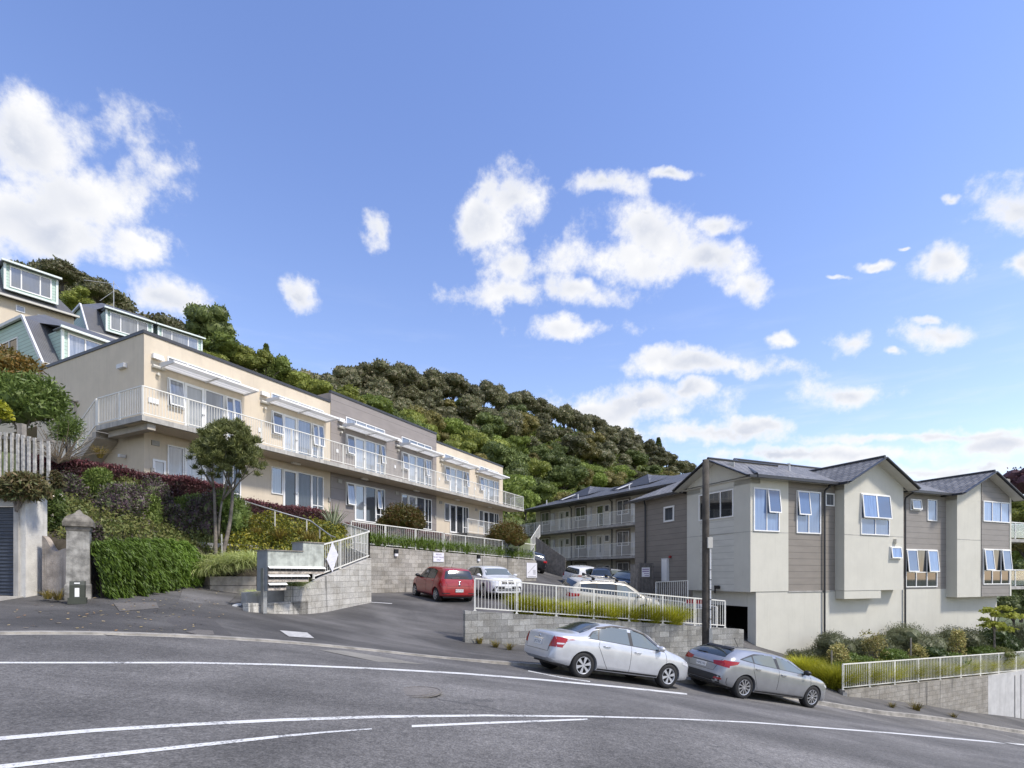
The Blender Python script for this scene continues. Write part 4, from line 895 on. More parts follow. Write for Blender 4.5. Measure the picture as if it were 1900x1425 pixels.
for (u, v, u2, v2) in ((457, 1107, 478, 1116), (468, 1112, 490, 1119)):
    a, b_ = P(u, v - 1, 14.6), P(u2, v2 - 1, 14.75); a.z = G(a.x, a.y) + .06; b_.z = G(b_.x, b_.y) + .07
    m = MB(); m.beam(a, b_, .07, .05); single('timber_offcut', m, M['white'], 'white painted timber offcut lying by the mailbox post', 'timber', tuple(a), 'loose white timbers')
a = P(444, 1103, 14.9); a.z = G(a.x, a.y) + .06; m = MB(); m.beam(a, a + V3(.05, -.35, -.02), .11, .05); single('timber_offcut', m, M['white'], 'short white timber block lying on the path left of the mailbox post', 'timber', tuple(a), 'loose white timbers')

# --- low front block wall and its long white fence
fw0, fw1 = P(863, 1133, 16.7), P(1380, 1168, 20.6)
fp = [fw0.lerp(fw1, k / 10) for k in range(11)]
mb = MB(); mb.wall([(p.x, p.y) for p in fp], [G(p.x, p.y) - .6 for p in fp], [p.z for p in fp], .22)
single('block_wall', mb, M['block_grey'], 'grey washed concrete block wall along the footpath behind the silver sedan', 'wall', (fp[5].x, fp[5].y, G(fp[5].x, fp[5].y)))
ff = fw0.lerp(fw1, .031) + V3(-.03, .08, .01), fw0.lerp(fw1, .925) + V3(-.03, .08, .01)
t_ = thing('railing', ff[0], 'long white steel railing on the block wall in front of the gold wagon', 'railing', 'white railings'); rails(t_, 'balusters', list(ff), 1.02, 1.32, .112)
# second rail set behind near the garage, ramp fences
t_ = thing('railing', P(1290, 1150, 23.5), 'white railing beside the garage mouth, half hidden by the power pole', 'railing', 'white railings'); a, b_ = P(1160, 1143, 25.0), P(1330, 1170, 22.4); rails(t_, 'balusters', [a, b_], 1.0, 1.5, .12)
t_ = thing('railing', P(1245, 1128, 27.0), 'white railing standing against the taupe side wall of the townhouses', 'railing', 'white railings'); a, b_ = P(1217, 1128, 28.4), P(1276, 1128, 26.8); rails(t_, 'balusters', [a, b_], 1.36, 3, .125)
# timber gate and fence by the townhouses
def boards(name, a, b, h, mat, label, cat='fence', bwid=.15, slope=0, group=None, lean=0):
    a, b = Vector(a), Vector(b); d = b - a; L = d.length; n = max(1, int(L / bwid)); t = thing(name, a, label, cat, group); m = MB()
    dx_ = V3(d.x, d.y, 0).normalized(); nn = V3(dx_.y, -dx_.x, 0)
    for k in range(n):
        p = a + d * (k / n); hh = h[0] + (h[1] - h[0]) * k / n if isinstance(h, tuple) else h
        m.obox(p + nn * (.012 if k % 2 else 0), d / n * .97, nn * .022, Z3 * hh)
    m.build('palings', mat, t); m = MB(); hh = min(h) if isinstance(h, tuple) else h
    m.beam(a + Z3 * .3 - nn * .04, b + Z3 * .3 - nn * .04, .05, .09); m.beam(a + Z3 * (hh - .2) - nn * .04, b + Z3 * (hh - .2) - nn * .04, .05, .09); m.build('fence_rails', mat, t)
    return t
g0, g1 = P(1187, 1102, 30.5), P(1212.5, 1104, 29.6); tg = boards('timber_gate', g0, g1, 1.75, M['timber_dark'], 'dark timber gate beside the taupe wall, carrying a white notice', 'gate')
dg = (g1 - g0); dg.z = 0; dg.normalize(); ng = V3(dg.y, -dg.x, 0); c = g0.lerp(g1, .5) + Z3 * 1.24 + ng * .05
t_ = thing('notice_board', c, 'white notice with dark lettering fixed to the dark timber gate', 'sign'); m = MB(); m.obox(c - dg * .30 - Z3 * .26, dg * .6, ng * .015, Z3 * .52); m.build('board', M['sign'], t_)
m = MB()
for k, (x0, x1) in enumerate(((-.25, .26), (-.25, .26), (-.12, .26), (-.08, .26))): m.obox(c + ng * .016 + dg * x0 + Z3 * (.14 - .115 * k), dg * (x1 - x0), ng * .003, Z3 * (.05 if k < 2 else .03))
m.build('small_print', M['ink_purple'], t_)
boards('timber_fence', P(1170, 1100, 31.2), P(1184, 1102, 30.7), 1.65, M['timber'], 'short pale timber fence panel left of the dark timber gate')
a, b_ = P(1180, 1050, 33.0), P(1213, 1050, 31.5); t_ = thing('railing', a, 'white railing on the small landing above the dark timber gate', 'railing', 'white railings'); rails(t_, 'balusters', [a, b_], 1.15, 2, .13)
# timber paling fence up the ramp by the flats
a, b_ = P(994, 1064, 43.0), P(1050, 1100, 41.0); boards('timber_fence', V3(a.x, a.y, a.z - .6), b_, (3.5, 2.6), M['timber'], 'tall weathered paling fence stepping down the ramp in front of the flats', bwid=.2)
a, b_ = P(978, 1030, 45), P(1000, 1010, 47)
t_ = thing('railing', a, 'white stair railing rising to the walkway at the left end of the flats', 'railing', 'white railings'); rails(t_, 'balusters', [P(985, 1025, 44), P(1002, 996, 50)], 1.1, 3, .2)
mb = MB(); a = P(1170, 1152, 25.5); b_ = P(1192, 1125, 28); c2 = P(1192, 1150, 28)
# signs hung on the garage rail
a, b_ = P(1277, 1118, 21.7), P(1303, 1120.5, 21.3); dg = (b_ - a); dg.z = 0; dg.normalize(); ng = V3(dg.y, -dg.x, 0); c = a.lerp(b_, .5)
t_ = thing('clearance_sign', c, 'red and white warning sign hung across the garage mouth behind the power pole', 'sign'); m = MB(); m.obox(c - dg * .36 - Z3 * .02, dg * .72, ng * .02, Z3 * .16); m.build('red_band', M['ink_red'], t_); m = MB(); m.obox(c - dg * .36 - Z3 * .22, dg * .72, ng * .02, Z3 * .2); m.build('white_band', M['sign'], t_)
m = MB()
for k in range(3): m.obox(c + ng * .021 - dg * .3 - Z3 * (.07 + .05 * k), dg * (.5 + .05 * k), ng * .002, Z3 * .022)
m.build('small_print', M['ink'], t_)

# --- power pole
pb = V3((1309.5 - CX) / F * 18.2, 18.2, 0); pb.z = G(pb.x, pb.y); t_ = thing('power_pole', pb, 'dark timber power pole with a small cream box, standing behind the silver hatchback', 'pole')
zt = (HV - 853) / F * 18.2; m = MB(); m.tube([pb - Z3 * .3, pb + Z3 * 2, pb + Z3 * (zt - pb.z - 2.2), V3(pb.x, pb.y, zt)], [.13, .125, .118, .105], 14); m.build('shaft', M['pole'], t_, True)
c = V3(pb.x + .02, pb.y - .16, (HV - 1008) / F * 18.2); m = MB(); m.obox(c + V3(-.02, -.06, -.17), V3(.16, 0, 0), V3(0, .1, 0), Z3 * .36); m.build('junction_box', M['soffit'], t_)
m = MB(); x0 = V3(pb.x + .115, pb.y - .12, 0); m.tube([x0 + Z3 * (c.z - .15), x0 + Z3 * ((HV - 1168) / F * 18.2)], .022, 8); m.build('cable_conduit', M['white'], t_)
m = MB(); z1 = (HV - 1165) / F * 18.2; m.obox(x0 + V3(-.06, -.05, pb.z), X3 * .11, Y3 * .08, Z3 * (z1 - pb.z)); m.build('conduit_guard', M['galv'], t_)
m = MB()
for k in range(6): m.obox(x0 + V3(-.04, -.03, z1 + .3 + k * .33), X3 * .07, Y3 * .06, Z3 * .02)
m.build('conduit_clips', M['black'], t_)

# --- lower right wall and fence
rw0, rw1 = P(1568, 1281, 20.8), P(1920, 1244.5, 27.4); rq = [rw0.lerp(rw1, k / 10) for k in range(11)]
M['panel_white'] = surf('patched white concrete panel', (.50, .49, .47), .8, .1, 2, streak=.25)
mb = MB(); mb.wall([(p.x, p.y) for p in rq[:8]], [G(p.x, p.y) - .6 for p in rq[:8]], [p.z for p in rq[:8]], .22)
sw = single('block_wall', mb, M['block_low'], 'low stained concrete wall under the white railing at the lower right', 'wall', (rq[4].x, rq[4].y, G(rq[4].x, rq[4].y)))
mb = MB(); e_ = (rw1 - rw0); e_.z = 0; e_.normalize(); e_n = V3(e_.y, -e_.x, 0)
p0, p1 = rq[7], rw1 + e_ * 6
mb.obox(V3(p0.x, p0.y, -10), V3(p1.x - p0.x, p1.y - p0.y, 0), -e_n * .22, Z3 * (10 + p0.z - .02)); mb.build('panel_wall', M['panel_white'], sw)
m = MB()
for u_ in (1872, 1890): k = rw0.lerp(rw1, (u_ - 1568) / 352 * .78 + .19) + e_n * .01; m.obox(V3(k.x, k.y, -8.5), e_ * .03, e_n * .008, Z3 * (8.5 + k.z - .12))
m.build('panel_joint', M['dark'], sw)
t_ = thing('railing', rw0, 'white steel railing along the sloping footpath at the lower right edge', 'railing', 'white railings'); rails(t_, 'balusters', [rw0 + V3(-.03, .1, 0), rw1 + V3(-.03, .1, 0)], .99, 1.62, .115)
# low kerb at the path up to the right garden
q0, q1 = P(1536, 1268, 22.3), P(1568, 1287, 20.8)
mb = MB(); mb.beam(q0 + Z3 * -.06, q1 + Z3 * -.06, .15, .22); single('garden_kerb', mb, M['conc'], 'low concrete garden edge beside the golden grasses and silver hatchback', 'kerb', tuple(q1))

# --- street furniture in the pavement
o = gpoly('access_cover', [(519, 1172.5), (570, 1176.5), (583, 1187), (536, 1184)], M['cover_steel'], .012, False); tag(o, 'pale steel access cover set in the driveway asphalt', 'cover')
mh = surf_hit(772, 1285); m = MB(); m.lathe(mh + Z3 * .006, [(0, .012), (.27, .012), (.27, .004), (.33, .004), (.33, .01), (.36, .01), (.36, -.01)], n=28)
single('manhole_cover', m, M['patch_soft'], 'round iron manhole cover in the road between the lines', 'manhole', tuple(mh))
o = gpoly('footpath_patch', [(100, 1158), (230, 1139), (380, 1139), (430, 1181), (350, 1183), (200, 1180)], M['patch_dark'], .006)
gpoly('footpath_patch', [(210, 1121), (290, 1120), (295, 1131), (222, 1137)], M['patch_soft'], .008)
gpoly('footpath_patch', [(345, 1176), (365, 1171), (395, 1173), (398, 1181), (372, 1182)], M['patch_soft'], .009)
gpoly('path_edge', [(340, 1092), (392, 1099), (440, 1105), (420, 1125), (330, 1120)], M['path'], .005)
# fallen leaves, many and tiny
lm = leafmat('fallen leaf', [(.30, .22, .08), (.42, .33, .18), (.22, .10, .03), (.5, .42, .2)], 0); m = MB(); r_ = random.Random(3)
for k in range(240):
    u, v = (r_.uniform(150, 420), r_.uniform(1095, 1150)) if k % 3 else (r_.uniform(0, 400), r_.uniform(1125, 1177))
    p = surf_hit(u, v); p.z += .035 + .006; a = r_.uniform(0, 6.28); l_ = r_.uniform(.02, .05)
    d1, d2 = V3(math.cos(a), math.sin(a), .1) * l_, V3(-math.sin(a), math.cos(a), 0) * l_ * .6; m.face([p - d1, p - d2, p + d1, p + d2])
o = m.build('fallen_leaves', lm); tag(o, 'scattered yellow leaves on the footpath by the mossy gate pillar', 'leaves', kind='stuff')

# --- garage, roughcast walls, gate pillar on the left
gy = 12.5
gx = lambda u: (u - CX) / F * gy
gz = lambda v: (HV - v) / F * gy
t_ = thing('garage', (gx(20), gy, gz(1112)), 'white roughcast garage with a dark blue roller door at the left edge', 'garage')
m = MB(); m.obox((gx(38), gy - .02, -1.3), (gx(49) - gx(38), 0, 0), (0, .58, 0), (0, 0, 1.3 + gz(903))); m.obox((gx(-150), gy - .02, gz(934)), (gx(38) - gx(-150), 0, 0), (0, .58, 0), (0, 0, gz(903) - gz(934))); m.obox((gx(-230), gy, -1.3), (gx(-150) - gx(-230), 0, 0), (0, 2.5, 0), (0, 0, 1.3 + gz(903))); m.build('wall', M['stucco'], t_)
m = MB(); m.obox((gx(30), gy - .07, gz(1114)), (.11, 0, 0), (0, .05, 0), (0, 0, gz(934) - gz(1114))); m.obox((gx(-150), gy - .07, gz(940)), (gx(30) - gx(-150), 0, 0), (0, .05, 0), (0, 0, .1)); m.build('door_frame', M['conc'], t_)
rd = MB(); zt, zb_ = gz(940), gz(1113); n = 26; rows = []
for k in range(n * 4 + 1):
    z = zb_ + (zt - zb_) * k / (n * 4); yy = gy + .04 - .018 * (1 if k % 4 in (1, 2) else 0); rows.append([(gx(-150), yy, z), (gx(31), yy, z)])
rd.grid(rows); M['roller'] = surf('dark blue roller door steel', (.045, .055, .075), .4, .12, 1, streak=.2); rd.build('roller_door', M['roller'], t_)
m = MB(); m.obox((gx(-230), gy - .06, gz(903)), (gx(52) - gx(-230), 0, 0), (0, .66, 0), (0, 0, .09)); m.lathe(V3(gx(52) - .06, gy + .55, gz(898)), [(0, .1), (.09, .06), (.1, 0), (.08, -.04)], n=10); m.build('coping', M['conc'], t_)
m = MB(); m.obox((gx(-150), gy - 1.0, G(gx(0), gy - .5) - .1), (gx(44) - gx(-150), 0, 0), (0, 1.0, 0), (0, 0, .16)); m.build('threshold', M['conc'], t_)
# balustrade of old timber above the garage
t_ = thing('timber_balustrade', (gx(40), gy + .3, gz(890)), 'old flaking timber balustrade above the garage roof', 'balustrade'); m = MB()
for u in (4, 15, 25, 36, 47, 60, 73): m.obox((gx(u) - .05, gy + .25, gz(895)), (.055, 0, 0), (0, .05, 0), (0, 0, gz(797 + (u - 4) * .23) - gz(895)))
for u in range(-200, 0, 12): m.obox((gx(u) - .05, gy + .25, gz(895)), (.055, 0, 0), (0, .05, 0), (0, 0, gz(796) - gz(895)))
m.build('balusters', surf('flaking white paint on timber', (.40, .385, .355), .85, .35, 12), t_)
m = MB(); m.beam((gx(-230), gy + .33, gz(792)), (gx(77), gy + .33, gz(812)), .1, .06); m.beam((gx(-230), gy + .33, gz(880)), (gx(77), gy + .33, gz(884)), .08, .08); m.obox((gx(8), gy + .32, gz(895)), (.12, 0, 0), (0, .12, 0), (0, 0, gz(778) - gz(895))); m.build('handrail', M['timber'], t_)
# curved low roughcast wall
m = MB(); n = 14; pts = []
for k in range(n + 1):
    u = 78 + (128 - 78) * k / n; v = 906 + (968 - 906) * (math.sin(min(1, k / n * 1.15) * math.pi / 2) ** 1.0) - (0 if k < n * .85 else 0)
    v = [994, 996, 1000, 1006, 1013, 1018, 1021.5, 1023, 1023, 1021, 1019.5, 1018, 1017.5, 1017, 1017][k]
    pts.append(P(u, v, 12.7 - .1 * k / n))
m.wall([(p.x, p.y) for p in pts], [G(p.x, p.y) - .3 for p in pts], [p.z for p in pts], .13)
single('roughcast_wall', m, M['stucco_old'], 'low brown stained roughcast wall sweeping down from the garage to the gate pillar', 'wall', (pts[7].x, pts[7].y, G(pts[7].x, pts[7].y)))
# gate pillar with moulded cap
pc = P(146, 1122, 12.6); pc += V3(-.15, .2, 0); pc.z = G(pc.x, pc.y)
t_ = thing('gate_pillar', pc, 'weathered mossy stone gate pillar with a domed cap by the driveway', 'gate pillar'); PX = V3(.84, .543, 0); PY = V3(-.543, .84, 0); zc = pc.z
H_ = (HV - 943) / F * 12.5 - pc.z
def sq(m, z0, z1, w0, w1=None):
    w1 = (w1 or w0) * .81; w0 *= .81; rows = []
    for (z, w_) in ((z0, w0), (z1, w1)): rows.append([pc + PX * sx * w_ / 2 + PY * sy * w_ / 2 + Z3 * z for sx, sy in ((-1, -1), (1, -1), (1, 1), (-1, 1), (-1, -1))])
    m.grid(rows); m.face(rows[1][:4]); m.face(rows[0][:4][::-1])
hs = H_ - .52
m = MB(); sq(m, -.3, .32, .60, .60); sq(m, .32, .37, .60, .54); sq(m, .37, hs, .545, .52); m.build('shaft', M['old_stone'], t_)
m = MB(); sq(m, hs, hs + .05, .53, .58); sq(m, hs + .05, hs + .11, .58); sq(m, hs + .11, hs + .22, .69, .70)
prof = [(.68, .22), (.64, .27), (.55, .33), (.43, .375), (.30, .40), (.20, .425), (.15, .455), (.12, .48), (.05, .51), (0.01, .52)]
for (w0, z0_), (w1, z1_) in zip(prof[:-1], prof[1:]): sq(m, hs + z0_, hs + z1_, w0, w1)
m.build('cap', surf('dark mossy cap stone', (.17, .155, .13), .95, .45, 6, bump=.7, bscale=30), t_)
# green utility box at its foot
ub = P(144, 1126, 12.15); ub.z = G(ub.x, ub.y) + .03; t_ = thing('utility_box', ub, 'small dark green utility box in front of the gate pillar', 'utility box'); M['ugreen'] = surf('dark green plastic', (.045, .05, .036), .5, .15)
m = MB(); m.box(ub + Z3 * .06, .33, .24, .14, PX, PY); m.build('plinth', M['ugreen'], t_); m = MB(); m.box(ub + Z3 * .27, .27, .20, .28, PX, PY); m.prism([ub + PX * -.135 - PY * .10 + Z3 * .41, ub + PX * -.135 + PY * .10 + Z3 * .41, ub + PX * -.135 + PY * .07 + Z3 * .50, ub + PX * -.135 - PY * .07 + Z3 * .50], PX * .27); m.build('cabinet', M['ugreen'], t_)
m = MB(); m.obox(ub - PX * .04 - PY * .104 + Z3 * .15, PX * .08, PY * .004, Z3 * .2); m.obox(ub - PX * .05 - PY * .103 + Z3 * .44, PX * .1, PY * .004, Z3 * .03); m.build('label_plate', M['white'], t_)
# sleeper planter by the path
sp_ = [P(345, 1086, 18.0), P(390, 1096, 17.0), P(475, 1079, 17.6)]
m = MB(); 
for k in range(2):
    for a, b_ in zip(sp_[:-1], sp_[1:]):
        za = G(sp_[1].x, sp_[1].y) - .15; m.obox(V3(a.x, a.y, za + k * .3), V3(b_.x - a.x, b_.y - a.y, 0), V3(-.05, .14, 0), Z3 * .285)
single('sleeper_planter', m, surf('pale weathered sleeper', (.38, .34, .285), .85, .25, 4, bump=.3, bscale=30, streak=.3), 'weathered timber sleeper edging under the striped grasses', 'planter', tuple(sp_[1]))
# galvanised handrail down the garden steps
hr = [P(440, 926, 20.2), P(520, 950.5, 20.6), P(576, 966.5, 21.0), P(613, 994, 20.5), P(622, 997, 20.2)]; t_ = thing('handrail', hr[2], 'galvanised steel handrail on cream posts beside the garden steps', 'handrail')
m = MB(); m.tube(hr, .028, 8); m.build('rail', M['galv'], t_)
for u, v, Y_, v2 in ((456, 931, 20.25, 955), (510, 947.5, 20.55, 976), (569, 964.5, 20.95, 1000), (593, 979, 20.8, 1010), (614, 995, 20.45, 1020)):
    a = P(u, v, Y_); m = MB(); m.tube([a, P(u, v2 + 14, Y_)], .026, 8); m.build('post', M['soffit'], t_)
st_ = thing('garden_steps', P(520, 985, 21.2), 'pale concrete garden steps and edging under the red hedge', 'steps')
for (a, b_) in ((P(470, 962, 21.4), P(575, 990, 22.2)), (P(545, 977, 21.7), P(608, 1002, 21.6))):
    m = MB(); m.obox(a - Z3 * .5, (b_ - a), V3(.1, .5, 0), Z3 * .55); m.build('step_edge', M['conc'], st_)
mb = MB(); a, b_ = P(367, 1006, 18.6), P(480, 1012, 19.4); mb.obox(a - Z3 * .6, b_ - a, V3(-.04, .16, 0), Z3 * .6); single('planter_wall', mb, M['conc'], 'low grey concrete retaining edge behind the multi stemmed tree', 'wall', tuple(a))

# --- garden ground
def bil(name, rows, mat, sub=5, jit=.06, seed=1):
    r_ = random.Random(seed); A_ = [[P(*q_) for q_ in row] for row in rows]; nr, nc = len(A_), len(A_[0]); out = []
    for i in range((nr - 1) * sub + 1):
        a = min(i // sub, nr - 2); fa = i / sub - a; row = []
        for j in range((nc - 1) * sub + 1):
            b = min(j // sub, nc - 2); fb = j / sub - b
            p = A_[a][b].lerp(A_[a][b + 1], fb).lerp(A_[a + 1][b].lerp(A_[a + 1][b + 1], fb), fa); row.append(p + V3(0, 0, r_.uniform(-jit, jit)))
        out.append(row)
    mb = MB(); mb.grid(out); return struct(mb.build(name, mat, smooth=True))
bil('garden_bank', [[(60, 1125, 13.2), (172, 1113, 13.1), (250, 1102, 14.6), (345, 1084, 17.6), (400, 1078, 18.0), (470, 1072, 18.4), (560, 1062, 18.6), (640, 1040, 20.2)],
 [(60, 1010, 13.4), (150, 1005, 13.6), (235, 1000, 15.2), (340, 1015, 18.2), (400, 1018, 18.9), (470, 1025, 19.2), (560, 1030, 19.6), (640, 1015, 21.8)],
 [(60, 950, 15), (130, 945, 15.5), (230, 945, 17), (340, 970, 19.2), (400, 980, 20.0), (460, 985, 20.6), (560, 1000, 21.0), (640, 995, 22.8)],
 [(40, 880, 17.5), (110, 893, 17.9), (230, 912, 19.2), (340, 930, 20.4), (390, 938, 21.0), (450, 952, 21.6), (560, 980, 22.8), (640, 993, 24.0)],
 [(30, 870, 20.5), (110, 888, 20.6), (230, 905, 21.4), (340, 922, 22.8), (390, 930, 23.7), (450, 940, 24.8), (560, 958, 27.4), (645, 972, 30.0)]], M['soil'])
z_t = lambda p, z: V3(p[0], p[1], z)
mb = MB(); rows = []
for k in range(11):
    a = bw0.lerp(bw1, k / 10) - BN * .2; a.z = .95 - .41 * k / 10; t = 6.5 + 25.5 * k / 10; b = FL(t, .0, 3.05 if t < 21 else 2.6); rows.append([a, a.lerp(b, .2) - Z3 * .05, a.lerp(b, .6) + Z3 * .1, b])
mb.grid(rows); struct(mb.build('terrace', M['soil'], smooth=True))
mb = MB(); a0 = rw0 + V3(-.2, .2, -.05); rows = []
for k in range(11):
    a = rw0.lerp(rw1, k / 10) + V3(-.1, .2, -.05); b = FR(3.5 + 16 * k / 10, -.02, -3.9 - .05 * k); rows.append([a, a.lerp(b, .5) + Z3 * .1, b])
rows.insert(0, [P(1535, 1270, 22.3), P(1500, 1240, 23.5), FR(1.6, -.02, -3.7)]); mb.grid(rows); struct(mb.build('planting_bed', M['soil'], smooth=True))
# ------------------------------------------------------------------ vehicles
def pch(xs, ys):
    xs, ys = np.array(xs, float), np.array(ys, float); h = np.diff(xs); dl = np.diff(ys) / h; d = np.zeros(len(xs))
    for i in range(1, len(xs) - 1):
        if dl[i - 1] * dl[i] > 0: w1, w2 = 2 * h[i] + h[i - 1], h[i] + 2 * h[i - 1]; d[i] = (w1 + w2) / (w1 / dl[i - 1] + w2 / dl[i])
    d[0], d[-1] = dl[0], dl[-1]
    def f(x):
        x = np.clip(x, xs[0], xs[-1]); i = np.clip(np.searchsorted(xs, x) - 1, 0, len(xs) - 2); t = (x - xs[i]) / h[i]
        return (1 + 2 * t) * (1 - t) ** 2 * ys[i] + t * (1 - t) ** 2 * h[i] * d[i] + t * t * (3 - 2 * t) * ys[i + 1] + t * t * (t - 1) * h[i] * d[i + 1]
    return f
M['tyre'] = surf('tyre rubber', (.016, .016, .017), .8, .15); M['rim'] = surf('alloy wheel', (.55, .55, .56), .3, .05, metal=.7); M['cover'] = surf('silver wheel cover', (.50, .51, .53), .35, .05, metal=.4)
M['glass'] = glassmat('tinted car glass', (.022, .028, .028), 1.75, .10); M['glass_lt'] = glassmat('clear car glass over pale cabin', (.13, .15, .14), 1.9, .08)
M['red_lens'] = glassmat('red lamp lens', (.30, .010, .012), 1.6, .08); M['clear_lens'] = glassmat('clear lamp lens', (.55, .56, .58), 1.7, .06); M['plate'] = surf('white number plate', (.70, .70, .68), .5, .03)
M['trim'] = surf('black body trim', (.02, .02, .021), .5, .1); M['chrome'] = surf('chrome', (.7, .7, .71), .15, .02, metal=1)
def make_car(name, label, S, pos, fwd, up, group='parked cars', roll=0):
    """pos: ground point mid wheelbase. S: profile spec, local x forward, y left, z up"""
    fwd = Vector(fwd).normalized(); up = Vector(up).normalized(); left = up.cross(fwd).normalized(); up = fwd.cross(left)
    root = thing(name, (0, 0, 0), label, S.get('cat', 'car'), group)
    fT, fB, fW, fZ = (pch(*zip(*S[k])) for k in ('top', 'belt', 'half', 'bot'))
    x0, x1 = S['top'][0][0], S['top'][-1][0]
    xs = np.unique(np.round(np.concatenate([np.linspace(x0, x0 + .15, 8), np.linspace(x0 + .15, x1 - .15, 74), np.linspace(x1 - .15, x1, 8)]), 4)); wr = S['roofw']
    secs = []
    for x in xs:
        w, zb, zs, zt = float(fW(x)), float(fZ(x)), float(fB(x)), float(fT(x)); zs = min(zs, zt - .005); h = zt - zs
        g = min(1, max(0, (h - .12) / .28)); g = g * g * (3 - 2 * g); hb = zs - zb
        low = [(0, zb), (.75 * w, zb), (.93 * w, zb + .03), (.975 * w, zb + .13 * hb), (.99 * w, zb + .25 * hb), (w, zb + .45 * hb), (w * .998, zb + .62 * hb), (w * .99, zb + .78 * hb), (w * .975, zb + .91 * hb), (w * .945, zs)]
        yA = [.915 * w, .86 * w, .76 * w, .6 * w, .33 * w, 0]; zA = [zs + h * k for k in (.3, .55, .76, .9, .98, 1)]
        wb = .945 * w; q = min(wr, wb - .03)
        yB = [wb + (q - wb) * .33, wb + (q - wb) * .66, q, q - .06, q * .5, 0]; zB = [zs + .33 * (h - .085), zs + .66 * (h - .085), zt - .085, zt - .03, zt - .006, zt]
        hi = [(a * (1 - g) + b * g, c * (1 - g) + d * g) for a, b, c, d in zip(yA, yB, zA, zB)]
        secs.append(low + hi)
    bm = MB(); rows = []
    for x, s in zip(xs, secs): rows.append([(x, y, z) for y, z in s] + [(x, -y, z) for y, z in reversed(s[1:-1])] + [(x, s[0][0], s[0][1])])
    bm.grid(rows); nper = len(rows[0]) - 1
    bm.face(rows[0][:-1]); bm.face(rows[-1][:-1][::-1])
    bmm = bmesh.new(); vs_ = [bmm.verts.new(v) for v in bm.v]
    for f in bm.f:
        try: bmm.faces.new([vs_[i] for i in f])
        except ValueError: pass
    bmesh.ops.remove_doubles(bmm, verts=bmm.verts, dist=.0005); bmesh.ops.recalc_face_normals(bmm, faces=bmm.faces)
    bvh = BVHTree.FromBMesh(bmm)
    me = bpy.data.meshes.new('body'); bmm.to_mesh(me); bmm.free()
    wb_, r = S['wb'], S['r']; ty = S['half'][len(S['half']) // 2][1]
    # wheel arches
    tmp = bpy.data.objects.new('tmp', me); COL.objects.link(tmp); cut = MB()
    for ax in (wb_ / 2, -wb_ / 2):
        for s in (1, -1): cut.tube([(ax, s * .50, r * 1.0), (ax, s * 1.2, r * 1.0)], r + .055, 28)
    co = cut.build('cut', M['trim']); bo = tmp.modifiers.new('b', 'BOOLEAN'); bo.object = co; bo.operation = 'DIFFERENCE'; bo.solver = 'EXACT'
    me.materials.append(S['paint'])
    bpy.context.view_layer.update(); me2 = bpy.data.meshes.new_from_object(tmp.evaluated_get(bpy.context.evaluated_depsgraph_get()))
    bpy.data.objects.remove(tmp); bpy.data.objects.remove(co); me2.name = 'body'
    me2.polygons.foreach_set('use_smooth', [True] * len(me2.polygons))
    try: me2.set_sharp_from_angle(angle=R(38))
    except Exception: pass
    body = link_mesh('body', me2, root)
    def hit(ax, a, b):
        if ax in ('l', 'r'): s = 1 if ax == 'l' else -1; o, d = V3(a, 3 * s, b), V3(0, -s, 0)
        elif ax == 'rear': o, d = V3(-6, a, b), V3(1, 0, 0)
        elif ax == 'front': o, d = V3(6, a, b), V3(-1, 0, 0)
        else: o, d = V3(a, b, 5), V3(0, 0, -1)
        p, n, i, ds = bvh.ray_cast(o, d)
        if p is None: return None, d
        return p, (n if n.dot(d) < 0 else -n)
    def patch(mb, ax, lower, upper, n=10, m=4, off=.004):
        def rs(pl, f):
            L = [0]
            for a, b in zip(pl[:-1], pl[1:]): L.append(L[-1] + math.dist(a, b))
            t = f * L[-1]
            for k in range(len(pl) - 1):
                if t <= L[k + 1] + 1e-9: q = (t - L[k]) / max(1e-9, L[k + 1] - L[k]); return [pl[k][i] + (pl[k + 1][i] - pl[k][i]) * q for i in (0, 1)]
            return list(pl[-1])
        rows_ = []
        for j in range(m + 1):
            row = []
            for i in range(n + 1):
                a, b = rs(lower, i / n), rs(upper, i / n); c = [a[k] + (b[k] - a[k]) * j / m for k in (0, 1)]
                p, nn = hit(ax, *c)
                if p is None: p = row[-1] if row else (rows_[-1][i] if rows_ else V3(0, 0, .6)); nn = V3(0, 0, 0)
                row.append(p + nn * off)
            rows_.append(row)
        mb.grid(rows_)
    def line(mb, ax, pts, wd=.006, n=10):
        out = []
        for a, b in zip(pts[:-1], pts[1:]):
            for k in range(n):
                p, nn = hit(ax, a[0] + (b[0] - a[0]) * k / n, a[1] + (b[1] - a[1]) * k / n)
                if p is not None: out.append(p)
        if len(out) > 1: mb.tube(out, wd, 5, False)
    both = lambda fn: (fn('l'), fn('r'))
    for ax in ('l', 'r'):
        for poly in S['side_glass']:
            mb = MB(); patch(mb, ax, poly[0], poly[1]); mb.build('side_window', M[poly[2]] if len(poly) > 2 else M['glass_lt'], body, True)
        tr = MB(); patch(tr, ax, S['dlo'][0], S['dlo'][1], 24, 4, .0015); tr.build('window_trim', M['trim'], body, True)
        for pl in S['seams']:
            se = MB(); line(se, ax, pl, .005)
            if se.v: se.build('door_seam', M['dark'], body)
        for (hx, hz) in S['handles']:
            p, nn = hit(ax, hx, hz)
            if p: h = MB(); h.tube([p + V3(-.1, 0, 0) + nn * .012, p + V3(-.03, 0, 0) + nn * .028, p + V3(.06, 0, 0) + nn * .028, p + V3(.1, 0, 0) + nn * .012], .014, 6); h.build('door_handle', S.get('handle_mat', S['paint']), body, True)
        sgn = 1 if ax == 'l' else -1; p, nn = hit(ax, *S['mirror'])
